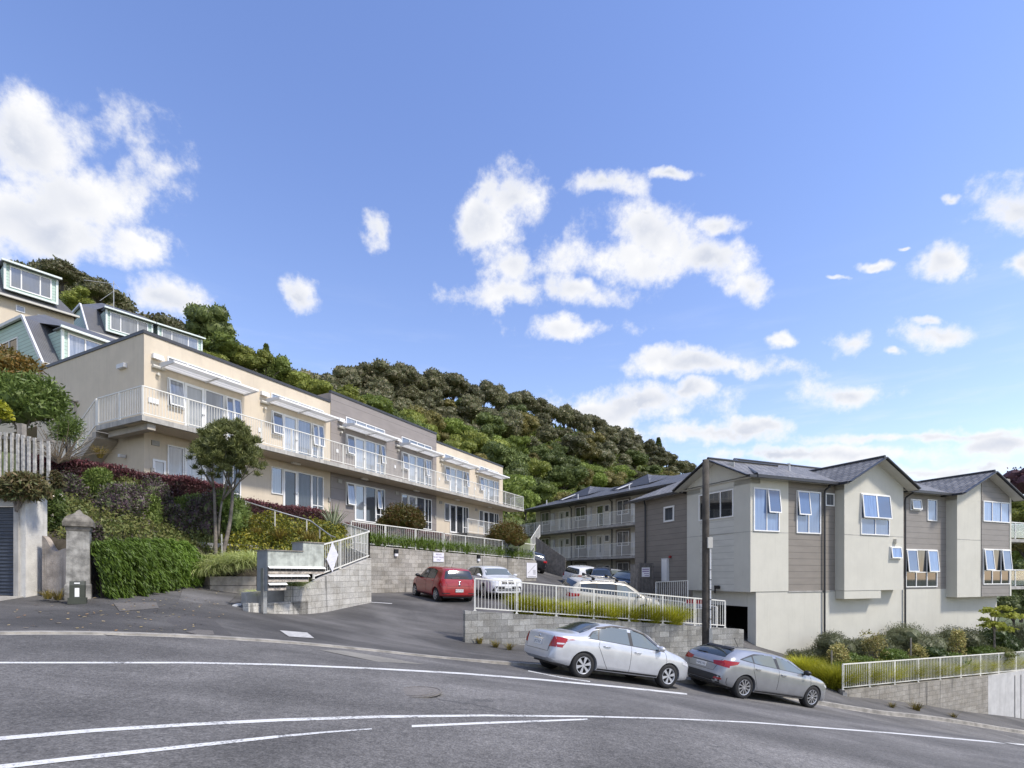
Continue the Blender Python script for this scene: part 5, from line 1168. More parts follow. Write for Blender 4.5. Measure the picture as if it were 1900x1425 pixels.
        if p:
            mr = MB(); c = p + V3(-.02, sgn * .12, .05); mr.ellipsoid(c, (.09, .11, .075)); mr.tube([p + V3(.03, -.02 * sgn, -.01), c], .03, 6); mr.build('wing_mirror', S.get('mirror_mat', S['paint']), root, True)
        sk = MB(); patch(sk, ax, [(-wb_ / 2 + r + .07, S['bot'][2][1] + .02), (wb_ / 2 - r - .07, S['bot'][2][1] + .02)], [(-wb_ / 2 + r + .07, S['bot'][2][1] + .085), (wb_ / 2 - r - .07, S['bot'][2][1] + .085)], 14, 2, .004); sk.build('sill_trim', M['trim'], body, True)
        for key, nm, mat in (('tail', 'tail_light', 'red_lens'), ('head', 'headlight', 'clear_lens')):
            mb = MB()
            for (where, lo, hi_) in S.get(key, []):
                if where == 'side': patch(mb, ax, lo, hi_, 8, 4, .006)
                else: patch(mb, 'rear' if key == 'tail' else 'front', [(y * sgn, z) for y, z in lo], [(y * sgn, z) for y, z in hi_], 8, 4, .006)
            if mb.v: mb.build(nm, M[mat], root, True)
        mb = MB()
        for (lo, hi_) in S.get('tail_clear', []): patch(mb, ax, lo, hi_, 6, 2, .008)
        if mb.v: mb.build('reversing_light', M['clear_lens'], root, True)
    for nm, ax, lo, hi_, mt in S['panels']:
        mb = MB(); patch(mb, ax, lo, hi_, 14, 6, .005); mb.build(nm, M[mt] if isinstance(mt, str) else mt, body, True)
    for ax, pl in S.get('seams2', []):
        se = MB(); line(se, ax, pl, .005)
        if se.v: se.build('panel_seam', M['dark'], body)
    for ax, y, z, txt in S.get('plates', []):
        p, nn = hit(ax, y, z); sx = -1 if ax == 'rear' else 1; c = V3(p.x + sx * .02, y, z)
        mb = MB(); mb.box(c, .36, .014, .125, Y3, X3, Z3); po = mb.build('number_plate', M['plate'], root)
        put_text(po, [txt], c + V3(sx * .0075, 0, 0), V3(0, -1 if sx < 0 else 1, 0), Z3, .10, .1, M['ink'], 'plate_letters')
    for fn in S.get('extra', []): fn(root, body, hit, patch)
    # wheels
    for ax_ in (wb_ / 2, -wb_ / 2):
        for s in (1, -1):
            yo = s * (ty - .035); yi = s * (ty - .235); W = MB(); ay = V3(0, s, 0)
            W.lathe(V3(ax_, yi, r), [(r * .62, 0), (r * .95, .0), (r, .03), (r, .17), (r * .955, .2), (r * .66, .205), (r * .63, .19), (r * .62, .12)], ay, 30)
            wo = W.build('wheel', M['tyre'], root, True)
            k = MB(); k.lathe(V3(ax_, yi, r), [(0, .12), (r * .63, .12)], ay, 24); k.build('wheel_well', M['black'], wo)
            rim = MB(); rim.lathe(V3(ax_, yi, r), [(r * .655, .206), (r * .645, .212), (r * .60, .205), (r * .585, .16)], ay, 30); ns = S['spokes']
            rim.lathe(V3(ax_, yi, r), [(0, .205), (r * .13, .203), (r * .16, .185)], ay, 16)
            for j in range(ns):
                a = 2 * math.pi * j / ns + .3; d = V3(math.cos(a), 0, math.sin(a)); tn = V3(-math.sin(a), 0, math.cos(a)); c = V3(ax_, yi, r) + ay * .19
                w0, w1 = S['spw']; rim.prism([c + d * r * .1 - tn * r * w0, c + d * r * .61 - tn * r * w1, c + d * r * .61 + tn * r * w1, c + d * r * .1 + tn * r * w0], ay * .018)
            rim.build('rim', M[S['rim']], wo)
    pl = MB(); pl.obox((-wb_ / 2 - .5, -ty * .8, .2), (wb_ + .9, 0, 0), (0, ty * 1.6, 0), (0, 0, .12)); pl.build('underbody', M['black'], root)
    zf = S.get('zf', 1)
    if zf != 1:                                       # body height trimmed above the wheel centres
        def trim(o):
            for c in o.children:
                if c.name.split('.')[0] not in ('wheel', 'rim', 'wheel_well'):
                    for v in c.data.vertices:
                        if v.co.z > r: v.co.z = r + (v.co.z - r) * zf
                    trim(c)
        trim(root)
    root.matrix_world = Matrix(((fwd.x, left.x, up.x, pos[0]), (fwd.y, left.y, up.y, pos[1]), (fwd.z, left.z, up.z, pos[2]), (0, 0, 0, 1)))
    return root
def place(u, v, Y, yaw_dir):
    pass
def gnormal(x, y, d=.6):
    return V3(G(x - d, y) - G(x + d, y), G(x, y - d) - G(x, y + d), 2 * d).normalized()
def on_ground(x, y, dirv, off=.0):
    n = gnormal(x, y, 1.0); d = Vector(dirv); d = (d - n * d.dot(n)).normalized(); return V3(x, y, G(x, y) + off), d, n
SEDAN = dict(top=[(-2.15, .50), (-2.12, .80), (-2.06, 1.0), (-1.9, 1.06), (-1.52, 1.09), (-1.2, 1.22), (-.72, 1.43), (-.25, 1.475), (.2, 1.465), (.62, 1.38), (1.35, 1.02), (1.55, .97), (2.0, .82), (2.17, .70), (2.25, .48)],
 belt=[(-2.15, .45), (-2.06, .84), (-1.8, .94), (-1.0, .97), (.2, .935), (1.2, .90), (1.6, .85), (2.05, .70), (2.25, .42)], half=[(-2.15, .62), (-2.06, .76), (-1.8, .82), (-1.0, .848), (1.0, .848), (1.6, .825), (2.0, .72), (2.25, .46)],
 bot=[(-2.15, .36), (-2.0, .27), (-1.0, .20), (1.2, .20), (2.0, .22), (2.25, .27)], roofw=.60, wb=2.60, r=.312, spokes=6, spw=(.05, .13), rim='cover',
 dlo=[[(-1.30, 1.0), (-.5, .985), (.3, .96), (1.12, .935)], [(-1.05, 1.20), (-.62, 1.37), (0.0, 1.41), (.48, 1.33), (1.10, .955)]],
 side_glass=[[[(-1.22, 1.01), (-.98, 1.005)], [(-1.06, 1.16), (-.90, 1.25)]], [[(-.94, 1.005), (-.02, .985)], [(-.86, 1.265), (-.55, 1.365), (-.05, 1.385)]], [[(.08, .98), (.62, .965), (1.02, .945)], [(.06, 1.38), (.44, 1.32), (.98, .985)]]],
 seams=[[(.02, .98), (.02, .32), (-.0, .30)], [(-.92, 1.0), (-.96, .85), (-.72, .42), (-.62, .28)], [(1.12, .92), (1.16, .70), (1.02, .35), (.95, .30)], [(.95, .29), (-.62, .29)]], handles=[(-.72, .86), (.22, .82)], mirror=(.92, .97),
 tail=[('side', [(-2.07, .70), (-1.90, .74)], [(-2.07, .93), (-1.80, .93)]), ('rear', [(.52, .66), (.80, .68)], [(.60, .92), (.80, .92)])], tail_clear=[([(-2.06, .745), (-1.90, .765)], [(-2.06, .785), (-1.885, .80)])],
 head=[('side', [(1.72, .68), (2.1, .60)], [(1.72, .74), (2.1, .70)]), ('front', [(.42, .56), (.72, .58)], [(.45, .68), (.68, .70)])],
 panels=[('rear_window', 'top', [(-1.38, -.58), (-1.38, .58)], [(-.78, -.50), (-.78, .50)], 'glass'), ('windscreen', 'top', [(1.28, -.64), (1.28, .64)], [(.64, -.52), (.64, .52)], 'glass_lt'), ('boot_lid', 'rear', [(-.50, .56), (.50, .56)], [(-.58, .93), (.58, .93)], None)],
 seams2=[('rear', [(-.60, .95), (-.52, .54), (.52, .54), (.60, .95)])], plates=[('rear', 0, .72, 'JTC157'), ('front', 0, .42, 'JTC157')])
silver = paint('silver car paint', (.52, .53, .55), .35, .3); greysilver = paint('grey silver car paint', (.34, .345, .355), .5, .28)
redp = paint('dark red car paint', (.30, .016, .022), .0, .3); whitep = paint('white car paint', (.66, .665, .67), .0, .3); goldp = paint('champagne car paint', (.52, .49, .41), .3, .33)
bluep = paint('dark blue car paint', (.03, .04, .065), .2, .3); blackp = paint('black car paint', (.014, .014, .016), .0, .25); teal = paint('dark teal car paint', (.02, .035, .036), .2, .3); palep = paint('silver white car paint', (.55, .56, .565), .2, .32)
bootshade = paint('shaded silver boot paint', (.56, .575, .60), .35, .32)  # boot lid's shade set as a silver tone of its own
def chrome_strip(root, body, hit, patch):
    mb = MB(); patch(mb, 'rear', [(-.22, .80), (.22, .80)], [(-.22, .835), (.22, .835)], 8, 1, .016); mb.build('boot_strip', M['chrome'], root, True)
    mb = MB(); p, n = hit('rear', 0, .90); mb.lathe(V3(p.x - .012, 0, .885), [(0, .01), (.035, .008), (.04, 0)], V3(-1, 0, 0), 14); mb.build('badge', M['chrome'], root, True)
    for ax in ('l', 'r'):
        mb = MB(); patch(mb, ax, [(-.95, 1.27), (-.5, 1.385), (.02, 1.405), (.5, 1.32), (.9, 1.08)], [(-.95, 1.30), (-.5, 1.415), (.02, 1.435), (.52, 1.35), (.93, 1.10)], 20, 1, .02); mb.build('rain_guard', M['timber_dark'], body, True)
SEDAN['panels'] = [p if p[0] != 'boot_lid' else (p[0], p[1], p[2], p[3], bootshade) for p in SEDAN['panels']]
SEDAN.update(zf=.92, paint=silver, extra=[chrome_strip])
def var(base, **k): d = dict(base); d.update(k); return d
# five door hatch with a rising waist
HATCH = dict(top=[(-2.16, .45), (-2.13, .80), (-2.05, 1.02), (-1.98, 1.10), (-1.55, 1.33), (-1.2, 1.385), (-.5, 1.415), (.1, 1.40), (.55, 1.325), (1.35, 1.0), (1.6, .95), (2.05, .82), (2.22, .66), (2.30, .45)],
 belt=[(-2.16, .42), (-2.05, .86), (-1.75, 1.03), (-1.0, 1.0), (.2, .945), (1.3, .90), (1.7, .84), (2.1, .70), (2.30, .40)], half=[(-2.16, .60), (-2.06, .78), (-1.8, .86), (-1.0, .898), (1.0, .898), (1.6, .88), (2.0, .78), (2.30, .48)],
 bot=[(-2.16, .34), (-2.0, .27), (-1.0, .2), (1.2, .2), (2.0, .2), (2.30, .24)], roofw=.63, wb=2.70, r=.325, spokes=10, spw=(.035, .055), rim='rim', roof=1,
 dlo=[[(-1.62, 1.08), (-.9, 1.02), (.3, .975), (1.16, .94)], [(-1.52, 1.12), (-1.0, 1.30), (-.3, 1.355), (.35, 1.295), (1.12, .965)]],
 side_glass=[[[(-1.50, 1.09), (-1.13, 1.055)], [(-1.46, 1.115), (-1.12, 1.215)]], [[(-1.08, 1.05), (-.22, 1.0)], [(-1.06, 1.24), (-.72, 1.31), (-.25, 1.33)]], [[(-.10, 1.0), (.45, .98), (1.05, .95)], [(-.12, 1.33), (.32, 1.275), (1.0, .985)]]],
 seams=[[(-.15, .98), (-.17, .32)], [(-1.12, 1.03), (-1.14, .85), (-.95, .45), (-.88, .3)], [(1.15, .92), (1.17, .68), (1.02, .33)], [(1.0, .3), (-.88, .3)]], handles=[(-.98, .90), (.02, .845)], mirror=(.92, .985), mirror_mat=M['black'],
 tail=[('side', [(-2.06, .82), (-1.72, .93)], [(-2.03, .985), (-1.64, 1.01)]), ('rear', [(.42, .82), (.82, .80)], [(.36, .92), (.80, .985)])], tail_clear=[],
 head=[('side', [(1.85, .68), (2.14, .62)], [(1.75, .75), (2.12, .71)]), ('front', [(.42, .58), (.75, .60)], [(.42, .68), (.72, .72)])],
 panels=[('rear_window', 'rear', [(-.62, 1.07), (.62, 1.07)], [(-.54, 1.29), (.54, 1.29)], 'glass'), ('windscreen', 'top', [(1.28, -.66), (1.28, .66)], [(.58, -.54), (.58, .54)], 'glass_lt'),
  ('rear_bumper_trim', 'rear', [(-.80, .31), (.80, .31)], [(-.82, .52), (-.5, .55), (.5, .55), (.82, .52)], 'trim'), ('reflector', 'rear', [(-.74, .42), (-.52, .42)], [(-.74, .48), (-.54, .48)], 'red_lens'), ('reflector', 'rear', [(.52, .42), (.74, .42)], [(.54, .48), (.74, .48)], 'red_lens')],
 seams2=[('rear', [(-.62, 1.02), (-.46, .64), (.46, .64), (.62, 1.02)])], plates=[('rear', 0, .755, 'HAE150'), ('front', 0, .40, 'HAE150')], paint=greysilver, zf=.93)
def spoiler(z, x0, x1, yw, mat):
    def f(root, body, hit, patch):
        mb = MB(); mb.prism([(x0, -yw, z), (x1, -yw * 1.02, z + .055), (x1, -yw * 1.02, z + .02), (x0 + .02, -yw, z - .03)], (0, 2 * yw, 0)); mb.build('roof_spoiler', mat, root)
    return f
def wiper(x, z, w=.34):
    def f(root, body, hit, patch):
        p, n = hit('rear', 0, z); mb = MB(); mb.tube([V3(p.x - .03, 0, z), V3(p.x - .03, w, z - .015)], .014, 5); mb.build('rear_wiper', M['black'], root)
    return f
def tow_pipe(root, body, hit, patch):
    mb = MB(); mb.tube([(-2.16, -.55, .36), (-1.9, -.55, .36)], .04, 10); mb.build('exhaust', M['galv'], root)
def aerial(x, z):
    def f(root, body, hit, patch): mb = MB(); mb.tube([(x, 0, z), (x - .22, 0, z + .26)], .008, 5); mb.build('aerial', M['black'], root)
    return f
def top_dark(lo, hi_, off=.003):
    def f(root, body, hit, patch): mb = MB(); patch(mb, 'rear', lo, hi_, 12, 2, off); mb.build('plate_recess', M['trim'], body, True)
    return f
HATCH['extra'] = [spoiler(1.318, -1.64, -1.53, .46, M['black']), wiper(-2, 1.1), tow_pipe, aerial(-.9, 1.40), top_dark([(-.44, .835), (.44, .835)], [(-.38, .86), (.38, .86)])]
SMALL = dict(top=[(-1.80, .45), (-1.78, .85), (-1.74, 1.0), (-1.62, 1.30), (-1.50, 1.46), (-1.1, 1.51), (-.4, 1.525), (.2, 1.50), (.5, 1.42), (1.1, 1.07), (1.3, .99), (1.7, .86), (1.86, .70), (1.90, .45)],
 belt=[(-1.80, .42), (-1.74, .84), (-1.5, 1.0), (-.8, .98), (.3, .95), (1.1, .92), (1.4, .85), (1.75, .70), (1.90, .40)], half=[(-1.80, .66), (-1.74, .76), (-1.5, .82), (-.8, .845), (.8, .845), (1.3, .83), (1.65, .72), (1.90, .46)],
 bot=[(-1.80, .34), (-1.7, .26), (-.8, .2), (1, .2), (1.7, .2), (1.90, .25)], roofw=.60, wb=2.38, r=.30, spokes=7, spw=(.05, .08), rim='rim',
 dlo=[[(-1.0, 1.0), (-.3, .985), (.3, .97), (.92, .95)], [(-.98, 1.36), (-.5, 1.43), (.1, 1.42), (.35, 1.37), (.9, 1.0)]],
 side_glass=[[[(-.95, 1.01), (-.22, .995)], [(-.93, 1.35), (-.6, 1.41), (-.22, 1.415)], 'glass'], [[(-.12, .995), (.3, .985), (.86, .965)], [(-.12, 1.415), (.28, 1.36), (.82, 1.01)], 'glass']],
 seams=[[(-.17, .98), (-.17, .32)], [(-.98, 1.0), (-1.0, .8), (-.8, .4)], [(.95, .93), (.96, .6), (.85, .33)], [(.85, .3), (-.75, .3)]], handles=[(-.8, .90), (.02, .88)], mirror=(.78, 1.0), mirror_mat=M['black'],
 tail=[('side', [(-1.74, .72), (-1.52, .80)], [(-1.72, 1.0), (-1.58, 1.02)]), ('rear', [(.60, .72), (.80, .72)], [(.66, 1.0), (.80, 1.0)])], tail_clear=[],
 head=[('side', [(1.45, .74), (1.72, .68)], [(1.4, .84), (1.70, .78)]), ('front', [(.45, .62), (.72, .62)], [(.45, .74), (.70, .76)])],
 panels=[('rear_window', 'rear', [(-.66, 1.03), (.66, 1.03)], [(-.62, 1.20), (-.55, 1.40), (.55, 1.40), (.62, 1.20)], 'glass'), ('windscreen', 'top', [(1.05, -.64), (1.05, .64)], [(.52, -.56), (.52, .56)], 'glass'), ('bumper_strip', 'rear', [(-.76, .39), (-.42, .39)], [(-.76, .43), (-.42, .43)], 'trim'), ('bumper_strip', 'rear', [(.42, .39), (.76, .39)], [(.42, .43), (.76, .43)], 'trim')],
 seams2=[('rear', [(-.66, 1.0), (-.52, .72), (.52, .72), (.66, 1.0)]), ('rear', [(-.72, .62), (.72, .62)])], plates=[('rear', 0, .53, 'HGT602')], zf=.95, paint=redp, extra=[wiper(-1.7, 1.08), aerial(-.9, 1.51)])
def badge(z): 
    def f(root, body, hit, patch): p, n = hit('rear', 0, z); mb = MB(); mb.lathe(V3(p.x - .01, 0, z), [(0, .01), (.045, .008), (.05, 0)], V3(-1, 0, 0), 14); mb.build('badge', M['chrome'], root, True)
    return f
SMALL['extra'].append(badge(.90)); SMALL['extra'].append(badge(.78))
SUV = dict(top=[(-2.16, .5), (-2.13, .85), (-2.05, 1.06), (-1.85, 1.36), (-1.65, 1.47), (-1.1, 1.53), (-.3, 1.545), (.3, 1.51), (.62, 1.42), (1.22, 1.10), (1.5, 1.05), (2.05, .95), (2.22, .80), (2.30, .55)],
 belt=[(-2.16, .46), (-2.05, .9), (-1.7, 1.06), (-1, 1.05), (.3, 1.0), (1.2, .97), (1.7, .92), (2.1, .80), (2.30, .50)], half=[(-2.16, .64), (-2.06, .78), (-1.8, .86), (-1.0, .898), (1.0, .898), (1.6, .88), (2.05, .80), (2.30, .58)],
 bot=[(-2.16, .40), (-2.0, .32), (-1, .26), (1.2, .26), (2.0, .26), (2.30, .30)], roofw=.64, wb=2.76, r=.345, spokes=10, spw=(.04, .05), rim='rim',
 dlo=[[(-1.72, 1.12), (-.9, 1.07), (.3, 1.03), (1.05, 1.0)], [(-1.62, 1.22), (-1.2, 1.42), (-.3, 1.47), (.35, 1.42), (1.02, 1.05)]],
 side_glass=[[[(-1.62, 1.13), (-1.08, 1.09)], [(-1.52, 1.24), (-1.08, 1.41)], 'glass'], [[(-1.0, 1.085), (-.22, 1.05)], [(-1.0, 1.42), (-.22, 1.45)], 'glass'], [[(-.1, 1.05), (.4, 1.035), (.98, 1.01)], [(-.1, 1.45), (.32, 1.40), (.92, 1.06)], 'glass']],
 seams=[[(-.16, 1.03), (-.17, .36)], [(-1.05, 1.06), (-1.05, .8), (-.9, .42)], [(1.05, .97), (1.06, .6), (.95, .38)]], handles=[(-.9, .96), (.02, .93)], mirror=(.88, 1.04),
 tail=[('side', [(-2.05, .86), (-1.8, .90)], [(-2.02, 1.02), (-1.8, 1.03)]), ('rear', [(.5, .86), (.8, .86)], [(.5, 1.0), (.8, 1.02)])],
 head=[('side', [(1.88, .78), (2.14, .74)], [(1.84, .90), (2.12, .86)]), ('front', [(.44, .74), (.82, .76)], [(.44, .86), (.80, .89)])],
 panels=[('rear_window', 'rear', [(-.62, 1.12), (.62, 1.12)], [(-.54, 1.42), (.54, 1.42)], 'glass'), ('windscreen', 'top', [(1.18, -.68), (1.18, .68)], [(.64, -.56), (.64, .56)], 'glass_lt'), ('grille', 'front', [(-.30, .70), (-.03, .70)], [(-.30, .88), (-.03, .88)], 'trim'), ('grille', 'front', [(.03, .70), (.30, .70)], [(.03, .88), (.30, .88)], 'trim'), ('air_intake', 'front', [(-.74, .38), (.74, .38)], [(-.62, .60), (.62, .60)], 'trim')],
 plates=[('front', 0, .56, 'GKD4'), ('rear', 0, .78, 'GKD4')], paint=whitep, zf=.97)
SUV['plates'] = []
def skid(root, body, hit, patch):
    mb = MB(); patch(mb, 'front', [(-.6, .42), (.6, .42)], [(-.6, .455), (.6, .455)], 10, 1, .012); mb.build('bumper_bar', M['cover'], root, True)
    p, n = hit('front', 0, .55); mb = MB(); mb.box(V3(p.x + .02, 0, .57), .36, .014, .12, Y3, X3); mb.build('number_plate', M['plate'], root)
SUV['extra'] = [skid]
WAGON = dict(top=[(-2.36, .5), (-2.33, .95), (-2.25, 1.12), (-2.0, 1.42), (-1.85, 1.53), (-1.2, 1.58), (-.3, 1.60), (.3, 1.57), (.7, 1.46), (1.45, 1.08), (1.7, 1.02), (2.15, .90), (2.34, .74), (2.42, .5)],
 belt=[(-2.36, .46), (-2.25, .95), (-1.9, 1.06), (-1, 1.04), (.3, 1.0), (1.4, .95), (1.8, .90), (2.2, .76), (2.42, .46)], half=[(-2.36, .64), (-2.26, .78), (-2.0, .85), (-1.0, .885), (1.0, .885), (1.7, .86), (2.1, .76), (2.42, .5)],
 bot=[(-2.36, .38), (-2.2, .30), (-1, .24), (1.2, .24), (2.1, .24), (2.42, .28)], roofw=.64, wb=2.67, r=.335, spokes=7, spw=(.05, .07), rim='rim',
 dlo=[[(-1.95, 1.12), (-.9, 1.06), (.3, 1.02), (1.25, .98)], [(-1.86, 1.40), (-1.2, 1.48), (-.3, 1.51), (.4, 1.46), (1.2, 1.02)]],
 side_glass=[[[(-1.75, 1.12), (-1.08, 1.08)], [(-1.80, 1.39), (-1.08, 1.47)], 'glass'], [[(-1.02, 1.08), (-.16, 1.04)], [(-1.02, 1.47), (-.16, 1.49)], 'glass'], [[(-.06, 1.04), (.5, 1.02), (1.15, .99)], [(-.06, 1.49), (.38, 1.44), (1.1, 1.03)], 'glass_lt']],
 seams=[[(-.11, 1.02), (-.12, .36)], [(-1.05, 1.05), (-1.05, .8), (-.9, .42)], [(1.18, .95), (1.18, .6), (1.05, .36)]], handles=[(-.88, .93), (.06, .90)], mirror=(1.0, 1.03),
 tail=[('side', [(-2.24, .84), (-1.88, .90)], [(-2.22, 1.0), (-1.82, 1.02)]), ('rear', [(.5, .84), (.8, .84)], [(.5, 1.0), (.8, 1.0)])], tail_clear=[([(-2.20, .80), (-1.95, .83)], [(-2.22, .84), (-1.95, .88)])],
 head=[('side', [(1.9, .74), (2.2, .68)], [(1.85, .84), (2.18, .78)]), ('front', [(.44, .66), (.74, .66)], [(.44, .78), (.72, .80)])],
 panels=[('rear_window', 'rear', [(-.64, 1.16), (.64, 1.16)], [(-.56, 1.46), (.56, 1.46)], 'glass'), ('windscreen', 'top', [(1.36, -.68), (1.36, .68)], [(.74, -.56), (.74, .56)], 'glass_lt')], plates=[], paint=goldp)
def racks(root, body, hit, patch):
    for s in (1, -1): mb = MB(); mb.tube([(-1.75, s * .56, 1.53), (-1.65, s * .56, 1.60), (.35, s * .55, 1.62), (.5, s * .55, 1.54)], .02, 6); mb.build('roof_rail', M['goldtrim'], root, True)
    for x in (-1.2, -.05):
        mb = MB(); mb.beam((x, -.68, 1.70), (x, .68, 1.70), .07, .035)
        for s in (1, -1): mb.obox((x - .06, s * .56 - .04, 1.6), X3 * .12, Y3 * .08, Z3 * .1)
        mb.build('roof_rack_bar', M['black'], root)
M['goldtrim'] = goldp; WAGON['extra'] = [racks]
CG = 'parked cars'
d = V3(.90, .436, 0); p, f, n = on_ground(2.41, 13.82, d, .0); make_car('parked_car', 'silver sedan parked on the sloping street, nearest car, with red tail lights', SEDAN, p, f, n)
d = V3(.915, .40, 0); p, f, n = on_ground(7.02, 15.75, d); make_car('parked_car', 'grey silver hatchback with black mirrors parked downhill in front of the power pole', HATCH, p, f, n)
d = V3(-.52, .854, 0); p, f, n = on_ground(-3.15, 24.0, d, .03); make_car('parked_car', 'small red hatchback seen from behind, parked against the tall block wall', SMALL, p, f, n)
d = V3(.38, -.925, 0); p, f, n = on_ground(-1.05, 26.4, d, .03); make_car('parked_car', 'white compact SUV facing the street beside the red hatchback', SUV, p, f, n)
d = V3(.965, .26, 0); p, f, n = on_ground(4.4, 24.9, d, .0); make_car('parked_car', 'champagne gold wagon with black roof racks behind the long white railing', WAGON, p, f, n)
d = V3(.72, .69, 0); p, f, n = on_ground(5.35, 39.5, d, .03); make_car('parked_car', 'white hatchback with red tail lights in the far row, left end', var(SMALL, paint=whitep, plates=[]), p, f, n)
d = V3(-.2, -.98, 0); p, f, n = on_ground(6.35, 38.2, d, .03); make_car('parked_car', 'dark blue car nose out in the far row beside the white hatchback', var(SMALL, paint=bluep, plates=[]), p, f, n)
d = V3(.25, -.97, 0); p, f, n = on_ground(7.35, 39.5, d, .03); make_car('parked_car', 'pale silver car in the far row, mostly hidden between two dark cars', var(HATCH, paint=palep, plates=[], extra=[]), p, f, n)
d = V3(-.55, -.84, 0); p, f, n = on_ground(7.75, 36.4, d, .03); make_car('parked_car', 'dark teal car at the right end of the far row by the timber gate', var(SEDAN, paint=teal, plates=[], extra=[], panels=[q for q in SEDAN['panels'] if q[0] != 'boot_lid'] ), p, f, n)
d = V3(-.25, .97, 0); p, f, n = on_ground(1.15, 41.0, d, .03); make_car('parked_car', 'black SUV seen from behind, half hidden by the end of the block wall', var(SUV, paint=blackp, extra=[]), p, f, n)
# ------------------------------------------------------------------ planting
def quads_mesh(name, V, mats, tris=None, mi=None):
    """V (n,4,3) loose quads (+ tris (m,3,3)); every leaf is its own island"""
    me = bpy.data.meshes.new(name); n = len(V); m = 0 if tris is None else len(tris)
    co = V.reshape(-1, 3) if m == 0 else np.concatenate([V.reshape(-1, 3), tris.reshape(-1, 3)])
    me.vertices.add(len(co)); me.vertices.foreach_set('co', co.astype(np.float32).ravel())
    me.loops.add(len(co)); me.loops.foreach_set('vertex_index', np.arange(len(co), dtype=np.int32))
    ls = np.concatenate([np.arange(n) * 4, n * 4 + np.arange(m) * 3]).astype(np.int32)
    me.polygons.add(n + m); me.polygons.foreach_set('loop_start', ls)
    for x in (mats if isinstance(mats, (list, tuple)) else [mats]): me.materials.append(x)
    if mi is not None: me.polygons.foreach_set('material_index', mi)
    me.update(calc_edges=True); return me
def unit(a): return a / np.maximum(np.linalg.norm(a, axis=-1, keepdims=True), 1e-9)
def leaves(rs, pts, nrm, L, W, up=.2, rnd=.7, outw=.8, jit=.3):
    n = len(pts); a = unit(nrm * outw + rs.normal(size=(n, 3)) * rnd + np.array([0, 0, up])); b = unit(np.cross(a, rs.normal(size=(n, 3))))
    l = L * (1 + jit * rs.uniform(-1, 1, (n, 1))); w_ = W * (1 + jit * rs.uniform(-1, 1, (n, 1)))
    return np.stack([pts - a * l * .5, pts - b * w_ * .5 + a * l * .05, pts + a * l * .5, pts + b * w_ * .5 + a * l * .05], 1)
def blobpts(rs, blobs, n, shell=.35, low=-.6):
    """points in the outer shell of a set of ellipsoids"""
    ar = np.array([r[0] * r[1] + r[1] * r[2] + r[0] * r[2] for c, r in blobs]); k = rs.choice(len(blobs), n, p=ar / ar.sum())
    c = np.array([b[0] for b in blobs])[k]; r = np.array([b[1] for b in blobs])[k]
    d = unit(rs.normal(size=(n, 3))); d[:, 2] = np.where(d[:, 2] < low, -d[:, 2], d[:, 2]); t = 1 - shell * rs.uniform(0, 1, (n, 1)) ** 1.5
    t = t * (1 + .12 * rs.normal(size=(n, 1)))
    return c + d * r * t, unit(d / r)
ICO = None
def cores(rs, blobs, s=.72):
    global ICO
    if ICO is None:
        b = bmesh.new(); bmesh.ops.create_icosphere(b, subdivisions=2, radius=1); b.verts.ensure_lookup_table(); ICO = np.array([[v.co[:] for v in f.verts] for f in b.faces]); b.free()
    out = []
    for c, r in blobs: out.append(ICO * (np.array(r) * s) * (1 + .12 * np.sin(ICO.sum(-1, keepdims=True) * 5 + c[0])) + np.array(c))
    return np.concatenate(out)
LM = {}
def lf(name, cols, **k): LM[name] = leafmat(name + ' foliage', cols, **k)
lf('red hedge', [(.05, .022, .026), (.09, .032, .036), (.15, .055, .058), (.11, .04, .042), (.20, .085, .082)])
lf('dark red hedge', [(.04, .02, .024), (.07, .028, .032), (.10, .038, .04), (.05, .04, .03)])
lf('purple', [(.05, .03, .038), (.065, .04, .048), (.08, .10, .036), (.05, .065, .026), (.045, .03, .036), (.14, .11, .115)])
lf('lime', [(.06, .09, .018), (.09, .125, .028), (.14, .17, .05), (.07, .10, .02)])
lf('mid green', [(.045, .07, .015), (.07, .10, .022), (.105, .14, .035), (.055, .08, .018)])
lf('dark green', [(.018, .030, .010), (.028, .045, .013), (.04, .06, .018), (.06, .085, .028)])
lf('trailing', [(.048, .078, .010), (.068, .108, .013), (.09, .14, .02), (.038, .062, .009)])
lf('groundcover', [(.06, .075, .014), (.13, .13, .02), (.22, .19, .022), (.08, .10, .018), (.045, .05, .012)])
lf('dull cover', [(.07, .09, .026), (.10, .12, .036), (.14, .145, .045), (.085, .08, .026)])
lf('striped', [(.20, .24, .07), (.30, .33, .12), (.42, .43, .20), (.15, .20, .05)], transl=.3)
lf('golden', [(.18, .19, .014), (.26, .26, .02), (.34, .32, .032), (.12, .14, .012), (.21, .20, .016)], transl=.35)
lf('olive tuft', [(.07, .06, .018), (.13, .10, .025), (.20, .14, .03), (.06, .07, .02)], transl=.2)
lf('strap', [(.09, .14, .02), (.14, .21, .035), (.20, .27, .06), (.07, .10, .018)], transl=.45)
lf('flax', [(.10, .13, .07), (.18, .20, .12), (.28, .28, .19)], transl=.1)
lf('maple', [(.05, .055, .012), (.075, .075, .015), (.10, .07, .016), (.10, .05, .016), (.06, .07, .014)])
lf('tree', [(.035, .045, .014), (.06, .07, .02), (.09, .10, .03), (.16, .165, .065), (.05, .058, .018)])
lf('grey green', [(.06, .068, .034), (.095, .105, .055), (.13, .14, .075), (.075, .075, .036)])
lf('variegated', [(.08, .10, .03), (.30, .27, .10), (.42, .36, .15), (.12, .13, .04), (.22, .15, .06)])
lf('copper', [(.035, .018, .024), (.055, .025, .03), (.08, .035, .04)])
lf('yellow leaf', [(.17, .19, .03), (.24, .26, .045), (.32, .32, .07)], transl=.35)
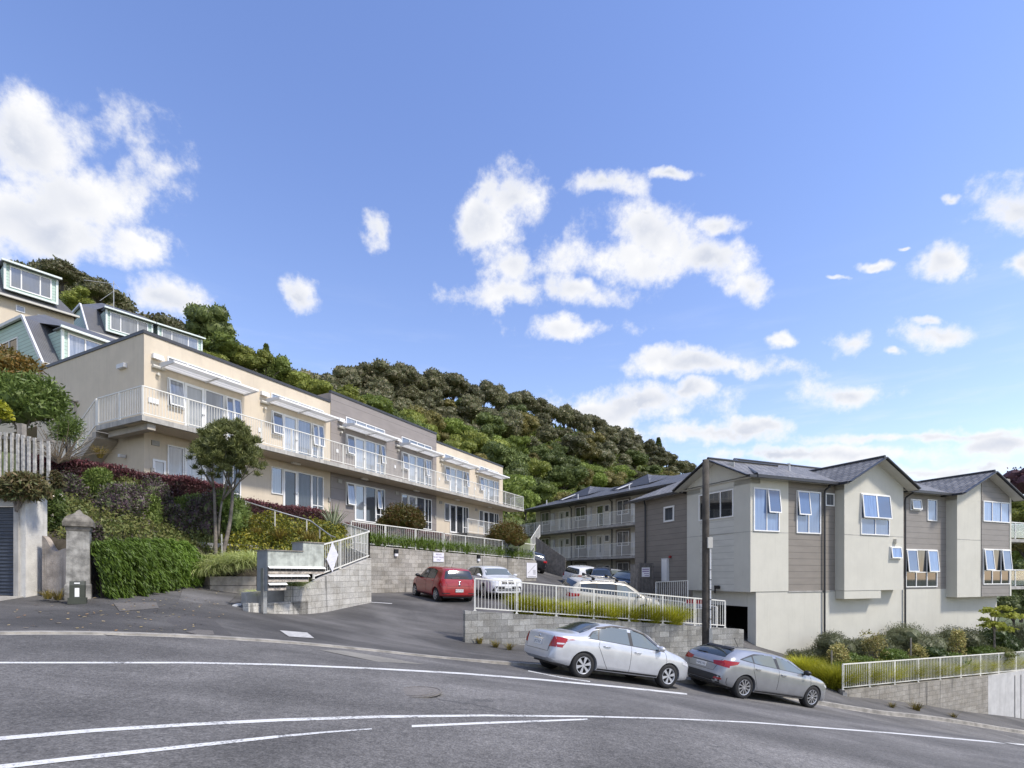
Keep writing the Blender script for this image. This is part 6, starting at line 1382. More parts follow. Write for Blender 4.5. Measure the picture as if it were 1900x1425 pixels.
lf('rust', [(.07, .065, .016), (.13, .085, .018), (.18, .10, .02), (.06, .075, .018)])
lf('dry', [(.16, .13, .085), (.22, .18, .12), (.10, .10, .05)], transl=0)
lf('creeper', [(.06, .055, .024), (.10, .085, .035), (.05, .065, .024), (.13, .085, .045)])
lf('flower', [(.45, .40, .35), (.55, .48, .42), (.10, .15, .04), (.08, .12, .03)])
def shrub(name, base, blobs, n, L, W, mat, label, cat='shrub', group=None, seed=1, core=True, stems=True, up=.25, outw=.8, rnd=.7, shell=.4, flower=None):
    """blobs relative to base"""
    rs = np.random.default_rng(seed); base = Vector(base); t = thing(name, base, label, cat, group)
    p, nn = blobpts(rs, blobs, n, shell); V = leaves(rs, p, nn, L, W, up, rnd, outw)
    me = quads_mesh('foliage', V, LM[mat], cores(rs, blobs, .66) if core else None); link_mesh('foliage', me, t)
    if flower: p, nn = blobpts(rs, blobs, flower, .1); link_mesh('flowers', quads_mesh('flowers', leaves(rs, p, nn, .06, .06), LM['flower']), t)
    if stems:
        m = MB(); o = base
        for c, r in blobs[:5]: m.tube([o + V3(0, 0, -.1), o + Vector(c) * .5 + V3(.03, .02, 0), o + Vector(c)], [.03, .022, .012], 6)
        m.build('stems', M['bark'], t)
    return t
def pxshrub(name, u, v, ru, rv, Y, mat, label, L=.11, W=.05, n=2600, seed=1, depth=.9, **k):
    """round shrub whose outline is centred on a sight line; stands on the ground below it"""
    c = P(u, v, Y); rx, rz = ru / F * Y, rv / F * Y; rs = random.Random(seed); bl = []; base = V3(c.x, c.y, c.z - rz)
    for i in range(9):
        a = rs.uniform(0, 6.28); q = rs.uniform(.2, .55); s = rs.uniform(.42, .62)
        bl.append(((math.cos(a) * rx * q, math.sin(a) * rx * depth * q, rz + rz * rs.uniform(-.42, .42)), (rx * s, rx * depth * s, rz * s)))
    bl.append(((0, 0, rz * .8), (rx * .72, rx * .72 * depth, rz * .72)))
    return shrub(name, base, bl, n, L, W, mat, label, seed=seed, **k)
def blades(rs, n, h, spread, w, droop=.5, base_r=.1, seg=4):
    """arching grass blades rooted round the origin -> quads"""
    a = rs.uniform(0, 2 * np.pi, n); out = np.stack([np.cos(a), np.sin(a), 0 * a], 1); sd_ = np.stack([-np.sin(a), np.cos(a), 0 * a], 1)
    root = out * (base_r * rs.uniform(0, 1, (n, 1))) ; hh = h * rs.uniform(.55, 1.1, (n, 1)); sp_ = spread * rs.uniform(.15, 1.1, (n, 1)); dr = droop * rs.uniform(.3, 1.2, (n, 1))
    pts = []
    for k in range(seg + 1):
        t = k / seg; pts.append(root + out * sp_ * (t ** 1.4) + np.array([0, 0, 1]) * hh * (t * (1.15) - dr * t ** 2.6))
    tw = unit(sd_ + .3 * rs.normal(size=(n, 3))); V = []
    for k in range(seg):
        w0, w1 = w * (1 - (k / seg) ** 2 * .9), w * (1 - ((k + 1) / seg) ** 2 * .97)
        V.append(np.stack([pts[k] - tw * w0 / 2, pts[k] + tw * w0 / 2, pts[k + 1] + tw * w1 / 2, pts[k + 1] - tw * w1 / 2], 1))
    # keep each blade one island: build as strips
    return V
def tuft_mesh(name, rs, n, h, spread, w, droop, base_r, mat, seg=4):
    V = blades(rs, n, h, spread, w, droop, base_r, seg); me = bpy.data.meshes.new(name)
    co = np.stack([np.stack([V[0][:, 0], V[0][:, 1]], 1)] + [np.stack([V[k][:, 3], V[k][:, 2]], 1) for k in range(seg)], 1)   # n, seg+1, 2, 3
    co = co.reshape(-1, 3); per = (seg + 1) * 2; fs = np.array([[2 * k, 2 * k + 1, 2 * k + 3, 2 * k + 2] for k in range(seg)])
    f = (np.arange(n)[:, None, None] * per + fs[None]).reshape(-1)
    me.vertices.add(len(co)); me.vertices.foreach_set('co', co.astype(np.float32).ravel()); me.loops.add(len(f)); me.loops.foreach_set('vertex_index', f.astype(np.int32))
    me.polygons.add(len(f) // 4); me.polygons.foreach_set('loop_start', (np.arange(len(f) // 4) * 4).astype(np.int32)); me.materials.append(LM[mat]); me.update(calc_edges=True); return me
def tuft(name, pos, mesh, label, cat='tussock', group=None, rz=0, s=1):
    o = bpy.data.objects.new(name, mesh); COL.objects.link(o); o.location = pos; o.rotation_euler = (0, 0, rz); o.scale = (s, s, s); ORG[o.name] = Vector(pos); return tag(o, label, cat, group)
# --- clipped red hedges along the cream block
def hedge(t0, t1, ztop, hgt, wid, off, label, seed, n, mats=('red hedge', 'dark red hedge'), taper=0):
    rs = np.random.default_rng(seed); o = FL((t0 + t1) / 2, off, ztop - hgt); L = t1 - t0
    x = rs.uniform(-L / 2, L / 2, n); k = rs.uniform(0, 1, n); face = rs.choice(4, n, p=[.42, .38, .1, .1])
    y = np.where(face == 0, rs.uniform(-wid / 2, wid / 2, n), np.where(face == 1, wid / 2, -wid / 2)); z = np.where(face == 0, hgt, k * hgt)
    x = np.where(face == 3, np.sign(x) * L / 2, x); y = np.where(face == 3, rs.uniform(-wid / 2, wid / 2, n), y)
    wob = .05 * np.sin(x * 2.1 + seed) + .03 * np.sin(x * 5.3); z = z * (1 + wob); y = y + .06 * rs.normal(size=n)
    nrm = np.stack([0 * x, np.where(face == 1, 1., np.where(face == 2, -1, 0)), np.where(face == 0, 1., .15)], 1)
    dl, nl = np.array(DL), np.array(NL); W_ = np.outer(x, dl) + np.outer(y, nl) + np.outer(z, [0, 0, 1]); nn = nrm[:, :1] * dl + nrm[:, 1:2] * nl + nrm[:, 2:] * np.array([0, 0, 1])
    W_ += .05 * rs.normal(size=W_.shape)
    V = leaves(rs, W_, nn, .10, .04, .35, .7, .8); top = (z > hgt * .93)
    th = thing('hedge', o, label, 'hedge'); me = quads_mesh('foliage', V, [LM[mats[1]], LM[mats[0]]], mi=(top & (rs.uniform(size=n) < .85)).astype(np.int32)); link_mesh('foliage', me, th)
    m = MB(); m.obox(o + DL * (-L / 2 + .1) - NL * (wid / 2 - .1), DL * (L - .2), NL * (wid - .2), Z3 * (hgt - .1)); m.build('twigs', M['bark_dark'], th)
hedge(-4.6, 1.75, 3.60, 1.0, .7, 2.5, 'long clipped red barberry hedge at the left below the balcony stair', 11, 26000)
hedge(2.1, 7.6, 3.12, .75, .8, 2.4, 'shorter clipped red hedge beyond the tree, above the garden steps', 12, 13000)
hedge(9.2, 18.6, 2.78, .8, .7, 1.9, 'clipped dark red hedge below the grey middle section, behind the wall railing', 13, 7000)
# --- trailing evergreen curtain beside the pillar
rs = np.random.default_rng(5); foot = [V3(*P(168, 1111, 12.9)), V3(*P(210, 1106, 13.5)), V3(*P(255, 1100, 14.6)), V3(*P(300, 1090, 15.9)), V3(*P(343, 1079, 17.3))]; topv = [1012, 1006, 1003, 1006, 1010]
def curtain_plants(i0, i1, label, seed):
    rs = np.random.default_rng(seed); n = 22000; t = rs.uniform(i0, i1, n); i = np.clip(t.astype(int), 0, 3); f = t - i
    fx = np.array([[p.x, p.y] for p in foot]); zt = np.array([(HV - v) / F * (p.y + .7) for v, p in zip(topv, foot)]); zf = np.array([G(p.x, p.y) for p in foot])
    b = fx[i] * (1 - f[:, None]) + fx[i + 1] * f[:, None]; d = fx[i + 1] - fx[i]; nn = np.stack([d[:, 1], -d[:, 0]], 1); nn /= np.linalg.norm(nn, axis=1, keepdims=True)
    z0 = zf[i] * (1 - f) + zf[i + 1] * f; z1 = zt[i] * (1 - f) + zt[i + 1] * f; h = rs.uniform(0, 1, n) ** .8
    bulge = .16 * np.sin(t * 13) * (1 - h) + .10 * np.sin(t * 29 + h * 5) + .08 * np.sin(h * 17 + t * 40); inset = .42 - .5 * np.clip(h - .62, 0, 1) ** 1.3 * 2.2 + bulge
    p = np.stack([b[:, 0] + nn[:, 0] * inset, b[:, 1] + nn[:, 1] * inset, z0 + (z1 - z0) * (h * .93 + .06 * np.sin(t * 9))], 1) + .05 * rs.normal(size=(n, 3))
    nr = np.stack([nn[:, 0], nn[:, 1], -.9 + 1.5 * np.clip(h - .5, 0, 1)], 1)
    m0 = foot[int(i0)]; th = thing('trailing_shrub', (m0.x, m0.y, G(m0.x, m0.y)), label, 'shrub', 'trailing evergreens')
    link_mesh('foliage', quads_mesh('foliage', leaves(rs, p - np.array([m0.x, m0.y, G(m0.x, m0.y)]), nr, .15, .026, -.45, .35, .8), LM['trailing']), th)
    m = MB(); rows = []
    for k in range(9):
        tt = i0 + (i1 - i0) * k / 8; i_ = min(int(tt), 3); q = foot[i_].lerp(foot[i_ + 1], tt - i_); nq = (foot[i_ + 1] - foot[i_]).normalized(); nq = V3(nq.y, -nq.x, 0); zz0, zz1 = zf[i_] * (1 - tt + i_) + zf[i_ + 1] * (tt - i_), zt[i_] * (1 - tt + i_) + zt[i_ + 1] * (tt - i_)
        rows.append([V3(q.x, q.y, zz0) + nq * .28, V3(q.x, q.y, zz0 + (zz1 - zz0) * .55) + nq * .26, V3(q.x, q.y, zz0 + (zz1 - zz0) * .8) + nq * .1, V3(q.x, q.y, zz1 - .12) - nq * .3])
    m.grid(rows); m.build('twigs', M['bark_dark'], th, True)
curtain_plants(0, 1.35, 'bright green trailing evergreen curtain right beside the gate pillar', 21)
curtain_plants(1.3, 2.75, 'bright green trailing evergreen curtain in the middle of the low bank', 22)
curtain_plants(2.7, 3.98, 'darker end of the trailing evergreen curtain, next to the striped grasses', 23)
# --- shrubs on the left bank
SH = [('purple_shrub', 122, 925, 44, 52, 16.4, 'purple', 'dark purple leaved shrub behind the domed pillar cap'), ('purple_shrub', 226, 950, 50, 66, 16.6, 'purple', 'largest purple leaved shrub, in the middle of the bank above the trailing evergreens'),
 ('purple_shrub', 282, 922, 42, 46, 19.0, 'purple', 'purple leaved shrub just under the red hedge, between two lime shrubs'), ('purple_shrub', 378, 962, 34, 62, 19.6, 'purple', 'tall purple leaved shrub close behind the multi stemmed tree'),
 ('purple_shrub', 176, 1000, 14, 36, 13.6, 'purple', 'small purple leaved shrub squeezed between the gate pillar and the trailing evergreens'), ('purple_shrub', 330, 975, 32, 45, 18.8, 'purple', 'low purple leaved shrub left of the tree, above the striped grasses'),
 ('lime_shrub', 176, 902, 34, 38, 17.2, 'lime', 'lime green shrub below the red hedge at the left of the bank'), ('lime_shrub', 279, 955, 26, 42, 17.8, 'lime', 'lime green shrub in the middle of the bank, right of the largest purple shrub'),
 ('lime_shrub', 352, 935, 28, 32, 20.0, 'lime', 'small lime green shrub against the red hedge, left of the tree'), ('green_shrub', 432, 960, 36, 58, 20.0, 'mid green', 'bright green willowy shrub behind the right stems of the tree'),
 ('flowering_shrub', 100, 960, 24, 60, 14.3, 'mid green', 'white flowering green shrub between the roughcast wall and the pillar'), ('green_shrub', 215, 905, 50, 30, 18.4, 'dull cover', 'dull green low shrub along the foot of the red hedge'),
 ('green_shrub', 130, 985, 46, 28, 14.6, 'dark green', 'dark green mound behind the gate pillar shaft')]
for k, (nm, u, v, ru, rv, Y_, mat, lb) in enumerate(SH):
    pxshrub(nm, u, v, ru, rv, Y_, mat, lb, L={'lime': .16, 'mid green': .16, 'purple': .085}.get(mat, .11), W={'lime': .034, 'mid green': .026, 'purple': .04}.get(mat, .045), n=(9000 if mat == 'purple' else 5000) if ru > 30 else 4000, seed=40 + k, flower=260 if nm.startswith('flower') else None)
def cover(name, rows, n, mat, label, cat, L=.12, W=.06, seed=3, h=.22):
    rs = np.random.default_rng(seed); A_ = [[np.array(P(*q)) for q in r] for r in rows]; nr, nc = len(A_), len(A_[0]); a, b = rs.uniform(0, nr - 1, n), rs.uniform(0, nc - 1, n)
    i, j = np.minimum(a.astype(int), nr - 2), np.minimum(b.astype(int), nc - 2); fa, fb = (a - i)[:, None], (b - j)[:, None]; A_ = np.array(A_)
    p = (A_[i, j] * (1 - fb) + A_[i, j + 1] * fb) * (1 - fa) + (A_[i + 1, j] * (1 - fb) + A_[i + 1, j + 1] * fb) * fa
    p[:, 2] += h * rs.uniform(0, 1, n) * (1 + .8 * np.sin(p[:, 0] * 3.1) * np.cos(p[:, 1] * 2.3)) + .05; p += .05 * rs.normal(size=p.shape)
    me = quads_mesh(name, leaves(rs, p, np.tile([0, -.4, .8], (n, 1)), L, W, .2, .9, .6), LM[mat]); o = bpy.data.objects.new(name, me); COL.objects.link(o); tag(o, label, cat, kind='stuff')
cover('ground_cover', [[(40, 1040, 13.9), (172, 1010, 13.5), (250, 1005, 15.3), (345, 1020, 18.3), (410, 1030, 18.8)], [(60, 950, 15), (130, 945, 15.6), (230, 950, 17.2), (340, 975, 19.2), (410, 990, 20)], [(50, 885, 17.4), (110, 895, 17.8), (230, 915, 19.2), (340, 935, 20.4), (400, 945, 21)]], 17000, 'dull cover', 'dull green ground cover over the left bank', 'ground cover', seed=31)
cover('ground_cover', [[(400, 1028, 18.9), (470, 1022, 19.4), (560, 1022, 19.8), (640, 1004, 21.8)], [(420, 985, 20.2), (470, 985, 20.6), (560, 992, 21.2), (640, 990, 22.8)], [(430, 955, 21.6), (470, 962, 21.9), (560, 978, 22.7), (640, 985, 24.0)]], 13000, 'groundcover', 'yellow green ground cover beside the garden steps', 'ground cover', seed=32, h=.3)
cover('ground_cover', [[(400, 1062, 18.3), (480, 1050, 18.7), (580, 1045, 18.9), (650, 1025, 20.6)], [(400, 1030, 18.8), (480, 1026, 19.3), (580, 1020, 19.9), (650, 1002, 22)]], 4200, 'groundcover', 'yellow green ground cover behind the mailboxes', 'ground cover', seed=33, h=.3)
# --- grasses
rs = np.random.default_rng(8)
T_str = [tuft_mesh('striped_sedge', rs, 620, .66, .85, .022, 1.12, .18, 'striped', 5) for _ in range(3)]
T_olive = [tuft_mesh('tussock', rs, 260, .75, .6, .016, .55, .10, 'olive tuft', 4) for _ in range(2)]
T_gold = [tuft_mesh('golden_sedge', rs, 2600, .80, .66, .012, .5, .30, 'golden', 4) for _ in range(3)]
T_flax = tuft_mesh('flax', rs, 60, 1.25, .75, .06, .25, .08, 'flax', 4)
for k, (u, v, Y_, s) in enumerate([(352, 1070, 17.6, 1.0), (376, 1072, 17.25, 1.1), (400, 1068, 17.3, 1.1), (425, 1064, 17.4, 1.05), (450, 1058, 17.5, 1.05), (472, 1050, 17.7, 1.0), (384, 1050, 17.9, .9), (440, 1046, 18.1, .9), (410, 1052, 18.0, .9)]):
    lb = ['striped grass at the left end of the sleeper planter', 'striped grass over the planter corner', 'striped grass over the planter, right of its corner', 'striped grass midway along the planter front', 'striped grass right of the middle of the planter', 'striped grass at the mailbox end of the planter', 'second row striped grass behind the planter corner', 'second row striped grass behind the right half of the planter', 'second row striped grass at the foot of the tree'][k]
    tuft('striped_sedge', P(u, v, Y_) + V3(.06, -.12, .04), T_str[k % 3], lb, group='striped grasses in the sleeper planter', rz=k * 1.7, s=s)
tuft('striped_sedge', P(545, 1092, 16.0), T_str[0], 'striped grass drooping out beneath the mailboxes', rz=1, s=.75); tuft('striped_sedge', P(470, 1106, 15.6), T_str[1], 'small striped grass behind the mailbox post', rz=2, s=.45)
for k, (u, v, Y_, s, lb) in enumerate([(452, 985, 20.3, 1.1, 'upright olive tussock right of the tree below the handrail'), (478, 1000, 20.2, .8, 'small olive tussock in the yellow ground cover'), (520, 1008, 20.0, 1.0, 'olive tussock in the middle of the yellow ground cover'), (575, 1013, 20.0, 1.0, 'olive tussock behind the tall mailbox end'), (556, 1000, 20.8, .8, 'olive tussock below the garden steps')]):
    tuft('tussock', P(u, v, Y_), T_olive[k % 2], lb, rz=k, s=s)
tuft('flax_plant', P(618, 988, 22.6), T_flax, 'grey green flax with sword leaves beside the ramp landing', 'flax'); tuft('flax_plant', P(186, 850, 18.6), T_olive[0], 'spiky plant under the balcony stair', 'flax', s=.7)
front = [(972, 1143, 18.0, .92), (1012, 1146, 18.2, .85), (1055, 1150, 18.5, .85), (1092, 1153, 18.75, .85), (1130, 1156, 19.0, .9), (1168, 1159, 19.3, .9), (1208, 1161, 19.6, .95), (1244, 1164, 19.9, 1.05)]
names = ['first golden grass mound behind the long railing, at its left end', 'golden grass mound second from the left behind the long railing', 'golden grass mound under the red tail light of the gold wagon', 'golden grass mound before the rear wheel of the gold wagon', 'golden grass mound below the middle of the gold wagon', 'golden grass mound below the front door of the gold wagon', 'golden grass mound before the nose of the gold wagon', 'tallest golden grass mound, last one behind the long railing']
for k, (u, v, Y_, s) in enumerate(front): tuft('golden_sedge', P(u, v, Y_), T_gold[k % 3], names[k], group='golden grasses behind the long railing', rz=k * 1.3, s=s * 1.12)
rg = [(1492, 1253, 23.0, 1.15, 'golden grass mound at the far left of the right hand garden'), (1512, 1266, 22.4, 1.15, 'golden grass mound beside the bonnet of the silver hatchback'), (1540, 1282, 21.7, 1.25, 'large golden grass mound at the garden corner by the footpath'), (1535, 1255, 23.4, 1.0, 'golden grass mound behind the corner mound')]
for k, (u, v, Y_, s, lb) in enumerate(rg): tuft('golden_sedge', P(u, v, Y_), T_gold[k % 3], lb, group='golden grasses at the garden corner', rz=k * 2.1, s=s)
ordn = ['first', 'second', 'third', 'fourth', 'fifth', 'sixth', 'seventh', 'eighth', 'ninth', 'tenth']
for k in range(10):
    f = (k + .35) / 10; a = rw0.lerp(rw1, f) + V3(-.25, .62, -.1); tuft('golden_sedge', a, T_gold[k % 3], f'{ordn[k]} golden grass from the left behind the lower right railing', group='golden grasses behind the lower right railing', rz=k * 1.9, s=1.35 - .02 * k)
for k in range(5):
    f = .30 + k * .15; a = rw0.lerp(rw1, f) + V3(-.5, 1.75, .12); tuft('golden_sedge', a, T_gold[k % 3], f'{ordn[k]} from the left in the upper row of golden grasses at lower right', group='upper golden grasses at lower right', rz=k, s=.9)
# strap leaved border on top of the tall wall
rs = np.random.default_rng(9); Vs = []
S_m = tuft_mesh('strap_border', rs, 10, .5, .4, .03, .8, .05, 'strap')
n = 110; bl = []
for k in range(n):
    a = bw0.lerp(bw1, (k + .5) / n * 1.015 - .02) - BN * (.20 + .38 * rs.uniform()); a.z = 1.42 - .41 * k / n; Vv = blades(rs, 120, .82, .42, .045, .95, .16, 5); off = np.array(a); bl.append([x + off for x in Vv])
V = np.concatenate([np.concatenate(x) for x in bl]); o = bpy.data.objects.new('strap_leaf_border', quads_mesh('strap_leaf_border', V, LM['strap'])); COL.objects.link(o); tag(o, 'green strap leaved border along the top of the tall block wall', 'border', kind='stuff'); bpy.data.meshes.remove(S_m)
# --- the multi stemmed tree
def limb(m, a, b, r0, r1, bend, n=5):
    pts = [Vector(a).lerp(Vector(b), k / n) + Vector(bend) * math.sin(math.pi * k / n) for k in range(n + 1)]; m.tube(pts, [r0 + (r1 - r0) * k / n for k in range(n + 1)], 7)
tb = P(400, 1040, 18.3); tr = thing('garden_tree', tb, 'multi stemmed garden tree with a dense dark flat crown in front of the balcony', 'tree'); TY = 18.5
def tp(u, v, dy=0): return P(u, v, TY + dy)
m = MB(); limb(m, tb - Z3 * .2, tp(397, 905), .075, .038, (.02, 0, 0)); limb(m, tb + V3(.08, .05, -.2), tp(432, 910, .2), .085, .045, (.05, .1, 0)); limb(m, tp(405, 1000), tp(412, 930, -.1), .045, .03, (0, -.05, 0))
tips = [(372, 860), (385, 845), (398, 838), (412, 845), (425, 850), (438, 852), (452, 858), (462, 862), (478, 868), (365, 845), (442, 835), (420, 830)]
for k, (u, v) in enumerate(tips):
    s0 = tp(397, 905) if u < 405 else (tp(432, 910, .2) if k % 2 else tp(412, 930, -.1)); limb(m, s0, tp(u, v, rng.uniform(-.5, .5)), .028, .008, (rng.uniform(-.1, .1), rng.uniform(-.1, .1), .0))
m.build('trunk', M['bark'], tr, True)
rs = np.random.default_rng(4); bl = []; ell = [(418, 820, 60, 40), (388, 836, 36, 34), (452, 838, 36, 34), (418, 850, 58, 30), (425, 806, 40, 26)]
for k in range(230):
    cu, cv, a_, b_ = ell[k % 5]; th_ = rs.uniform(0, 6.28); q = rs.uniform(.35, 1.0) ** .6; dy = rs.uniform(-1.0, 1.0); f = math.sqrt(max(.05, 1 - dy * dy * .8)); c = tp(cu + a_ * q * math.cos(th_) * f, cv + b_ * q * math.sin(th_) * f, dy) - tb; q = rs.uniform(.10, .21); bl.append((tuple(c), (q, q, q * .8)))
for (u, v) in ((362, 868), (484, 868), (490, 862), (478, 880), (372, 878), (352, 850), (392, 880), (445, 885), (455, 878), (405, 884), (425, 882)): bl.append((tuple(tp(u, v, rs.uniform(-.5, .5)) - tb), (.13, .13, .10)))
p, nn = blobpts(rs, bl, 26000, .9); V = leaves(rs, p, nn, .19, .026, .45, .5, .8); link_mesh('crown', quads_mesh('crown', V, LM['tree'], cores(rs, bl[:230:3], .5)), tr)
m = MB(); m.tube([P(412, 1045, 18.1), P(411, 991, 18.1)], .025, 6); single('plant_stake', m, M['conc'], 'thin white stake standing beside the tree stems', 'stake', tuple(P(412, 1045, 18.1)))
# --- weeping maples on the terrace
for (u, v, ru, rv, Y_, lb, sd_) in ((747, 962, 47, 27, 27.2, 'larger weeping red green maple behind the wall railing, above the red hatchback', 71), (940, 992, 41, 25, 32.5, 'smaller weeping red green maple near the right end of the wall railing', 72)):
    c = P(u, v, Y_); rx, rz = ru / F * Y_, rv / F * Y_; base = V3(c.x, c.y, c.z - rz * 1.9); rs = np.random.default_rng(sd_); bl = [((0, 0, rz * 1.9), (rx * .8, rx * .8, rz * .95))]
    for k in range(10): a = k * .63 + sd_; q = rs.uniform(.45, .75); bl.append(((math.cos(a) * rx * q, math.sin(a) * rx * q, rz * (2.15 - q * 1.1)), (rx * .38, rx * .38, rz * .55)))
    t = thing('maple', base, lb, 'maple'); p, nn = blobpts(rs, bl, 11000, .3, -.2); link_mesh('crown', quads_mesh('crown', leaves(rs, p, nn, .12, .045, -.25, .5, .8), LM['maple'], cores(rs, bl, .72)), t)
    m = MB(); m.tube([base - Z3 * .3, base + V3(.08, 0, rz * .8), base + V3(-.03, .05, rz * 1.8)], [.09, .07, .05], 8)
    for k in range(5): a = k * 1.25; limb(m, base + Z3 * rz * .9, base + V3(math.cos(a) * rx * .5, math.sin(a) * rx * .5, rz * 1.7), .04, .015, (0, 0, .1))
    m.build('trunk', M['bark_dark'], t)
# --- right hand garden
SR = [('grey_shrub', 1542, 1203, 48, 36, 24.6, 'grey green', 'grey green shrub at the left end of the right hand garden, against the render'), ('grey_shrub', 1700, 1196, 58, 44, 26.6, 'grey green', 'largest grey green shrub, in the middle against the rendered base'), ('grey_shrub', 1775, 1196, 46, 36, 27.4, 'grey green', 'grey green shrub right of the largest one'),
 ('grey_shrub', 1835, 1188, 40, 34, 28.4, 'dark green', 'dark green shrub under the young yellow tree'), ('grey_shrub', 1888, 1180, 40, 34, 29.5, 'grey green', 'grey green shrub at the right edge of the view'),
 ('variegated_shrub', 1556, 1213, 24, 30, 23.4, 'variegated', 'yellow variegated shrub in front of the left grey green shrub'), ('variegated_shrub', 1622, 1196, 24, 32, 24.3, 'variegated', 'open yellow variegated shrub with upright twigs between two grey green shrubs'), ('variegated_shrub', 1702, 1212, 17, 24, 25.0, 'variegated', 'small yellow variegated shrub before the largest grey green shrub'), ('variegated_shrub', 1777, 1194, 18, 32, 26.2, 'variegated', 'tall narrow yellow variegated shrub on the right'),
 ('green_shrub', 1595, 1232, 36, 22, 23.6, 'mid green', 'low mid green shrub behind the start of the lower right railing'), ('green_shrub', 1655, 1222, 34, 22, 24.4, 'mid green', 'low mid green shrub at the foot of the open variegated shrub'), ('green_shrub', 1735, 1217, 30, 20, 25.4, 'dark green', 'low dark green shrub right of the small variegated shrub'), ('green_shrub', 1815, 1210, 34, 20, 26.6, 'mid green', 'low mid green shrub above the railing near the right edge')]
for k, (nm, u, v, ru, rv, Y_, mat, lb) in enumerate(SR): pxshrub(nm, u, v, ru, rv, Y_, mat, lb, L={'grey green': .11, 'variegated': .10}.get(mat, .11), W={'grey green': .022, 'variegated': .05}.get(mat, .045), n=9000 if mat == 'grey green' else 4200 if ru > 30 else 1100, seed=90 + k, core=mat != 'variegated')
fill = [(1490, 1222, 30, 22, 24.2, 'grey green', 'small grey green shrub at the left tip of the right hand garden'), (1585, 1208, 34, 28, 25.4, 'grey green', 'grey green shrub just right of the first downpipe'), (1650, 1204, 36, 30, 26.2, 'grey green', 'grey green shrub left of the largest one'), (1742, 1208, 34, 26, 27.0, 'grey green', 'grey green shrub under the second downpipe'), (1805, 1203, 34, 26, 27.8, 'grey green', 'grey green shrub below the third bay'), (1862, 1202, 34, 26, 28.6, 'dark green', 'dark green shrub behind the young tree trunk'),
 (1560, 1244, 30, 20, 22.9, 'mid green', 'low green shrub behind the corner golden grass'), (1625, 1240, 30, 18, 23.4, 'dull cover', 'low olive shrub behind the second railing bay'), (1690, 1234, 30, 18, 24.4, 'dull cover', 'low olive shrub behind the fourth railing bay'), (1760, 1226, 32, 18, 25.4, 'mid green', 'low green shrub behind the middle of the lower right railing'), (1850, 1212, 36, 20, 26.8, 'dull cover', 'low olive shrub behind the right end of the railing')]
for k, (u, v, ru, rv, Y_, mat, lb) in enumerate(fill): pxshrub('low_shrub', u, v, ru, rv, Y_, mat, lb, L=.10, W=.03, n=4600, seed=190 + k)
yb = P(1845, 1196, 26.8); yt = thing('young_tree', yb, 'young tree with layered yellow green leaves in the right hand garden', 'tree'); m = MB(); rs = np.random.default_rng(61); bl = []
m.tube([yb - Z3 * .4, yb + Z3 * .8, yb + V3(.05, 0, 1.6)], [.05, .04, .025], 7)
for (u, v, ru, rv) in ((1835, 1134, 14, 6), (1862, 1130, 14, 5), (1880, 1144, 16, 6), (1842, 1160, 20, 7), (1866, 1168, 14, 6), (1826, 1150, 9, 4), (1848, 1142, 10, 5)):
    c = P(u, v, 26.8) - yb; bl.append((tuple(c), (ru * .0268, ru * .0268, rv * .0268))); limb(m, yb + Z3 * .7, yb + c, .025, .008, (0, 0, .08))
m.build('trunk', M['bark'], yt); p, nn = blobpts(rs, bl, 900, .8); link_mesh('crown', quads_mesh('crown', leaves(rs, p, nn, .19, .12, -.1, .6, .6), LM['yellow leaf']), yt)
# garden stakes
for (u, v0, v1, Y_, lb) in ((1543, 1262, 1207, 23.0, 'grey stake in front of the left variegated shrub'), (1690, 1216, 1184, 24.8, 'grey stake left of the small variegated shrub')):
    m = MB(); m.tube([P(u, v0, Y_), P(u, v1, Y_)], .035, 6); single('plant_stake', m, M['timber'], lb, 'stake', tuple(P(u, v0, Y_)))
# --- left edge: big bush, creeper over the garage, dry bush
pxshrub('large_bush', 40, 742, 78, 66, 16.5, 'mid green', 'large leafy green bush above the timber balustrade', L=.20, W=.05, n=9500, seed=120, cat='bush', flower=40)
pxshrub('large_bush', 12, 690, 62, 40, 17.5, 'rust', 'rusty topped bush behind the green bush at the left edge', L=.14, W=.05, n=5200, seed=121, cat='bush')
pxshrub('yellow_bush', -6, 765, 26, 22, 14.5, 'golden', 'yellow leaved bush at the left edge by the balustrade', L=.14, W=.06, n=900, seed=122, cat='bush')
pxshrub('creeper', 30, 905, 62, 36, 12.4, 'creeper', 'brown green creeper hanging over the garage lintel', L=.16, W=.04, n=5200, seed=123, cat='creeper', up=-.3, depth=.5, core=False)
pxshrub('creeper', 82, 893, 40, 22, 12.9, 'creeper', 'brown green creeper over the right corner of the garage top', L=.16, W=.04, n=2600, seed=124, cat='creeper', up=-.3, depth=.5)
pxshrub('feathery_bush', 125, 800, 40, 50, 16.6, 'mid green', 'feathery bush with bare twigs in front of the balcony stair', L=.2, W=.022, n=1700, seed=125, cat='bush', core=False, shell=.9)
db = P(108, 860, 16.2); dt = thing('dry_bush', db, 'dry brown twiggy bush leaning right at the balcony stair foot', 'bush'); m = MB()
for k in range(46):
    a = rng.uniform(-1.2, 1.3); l_ = rng.uniform(.7, 1.6); e = db + V3(math.sin(a) * l_, rng.uniform(-.5, .5), math.cos(a) * l_ * .85); limb(m, db, e, .012, .004, (rng.uniform(-.1, .1), 0, rng.uniform(0, .15)), 4)
m.build('twigs', surf('dry brown twig', (.15, .115, .075), .9, .3, 4), dt)
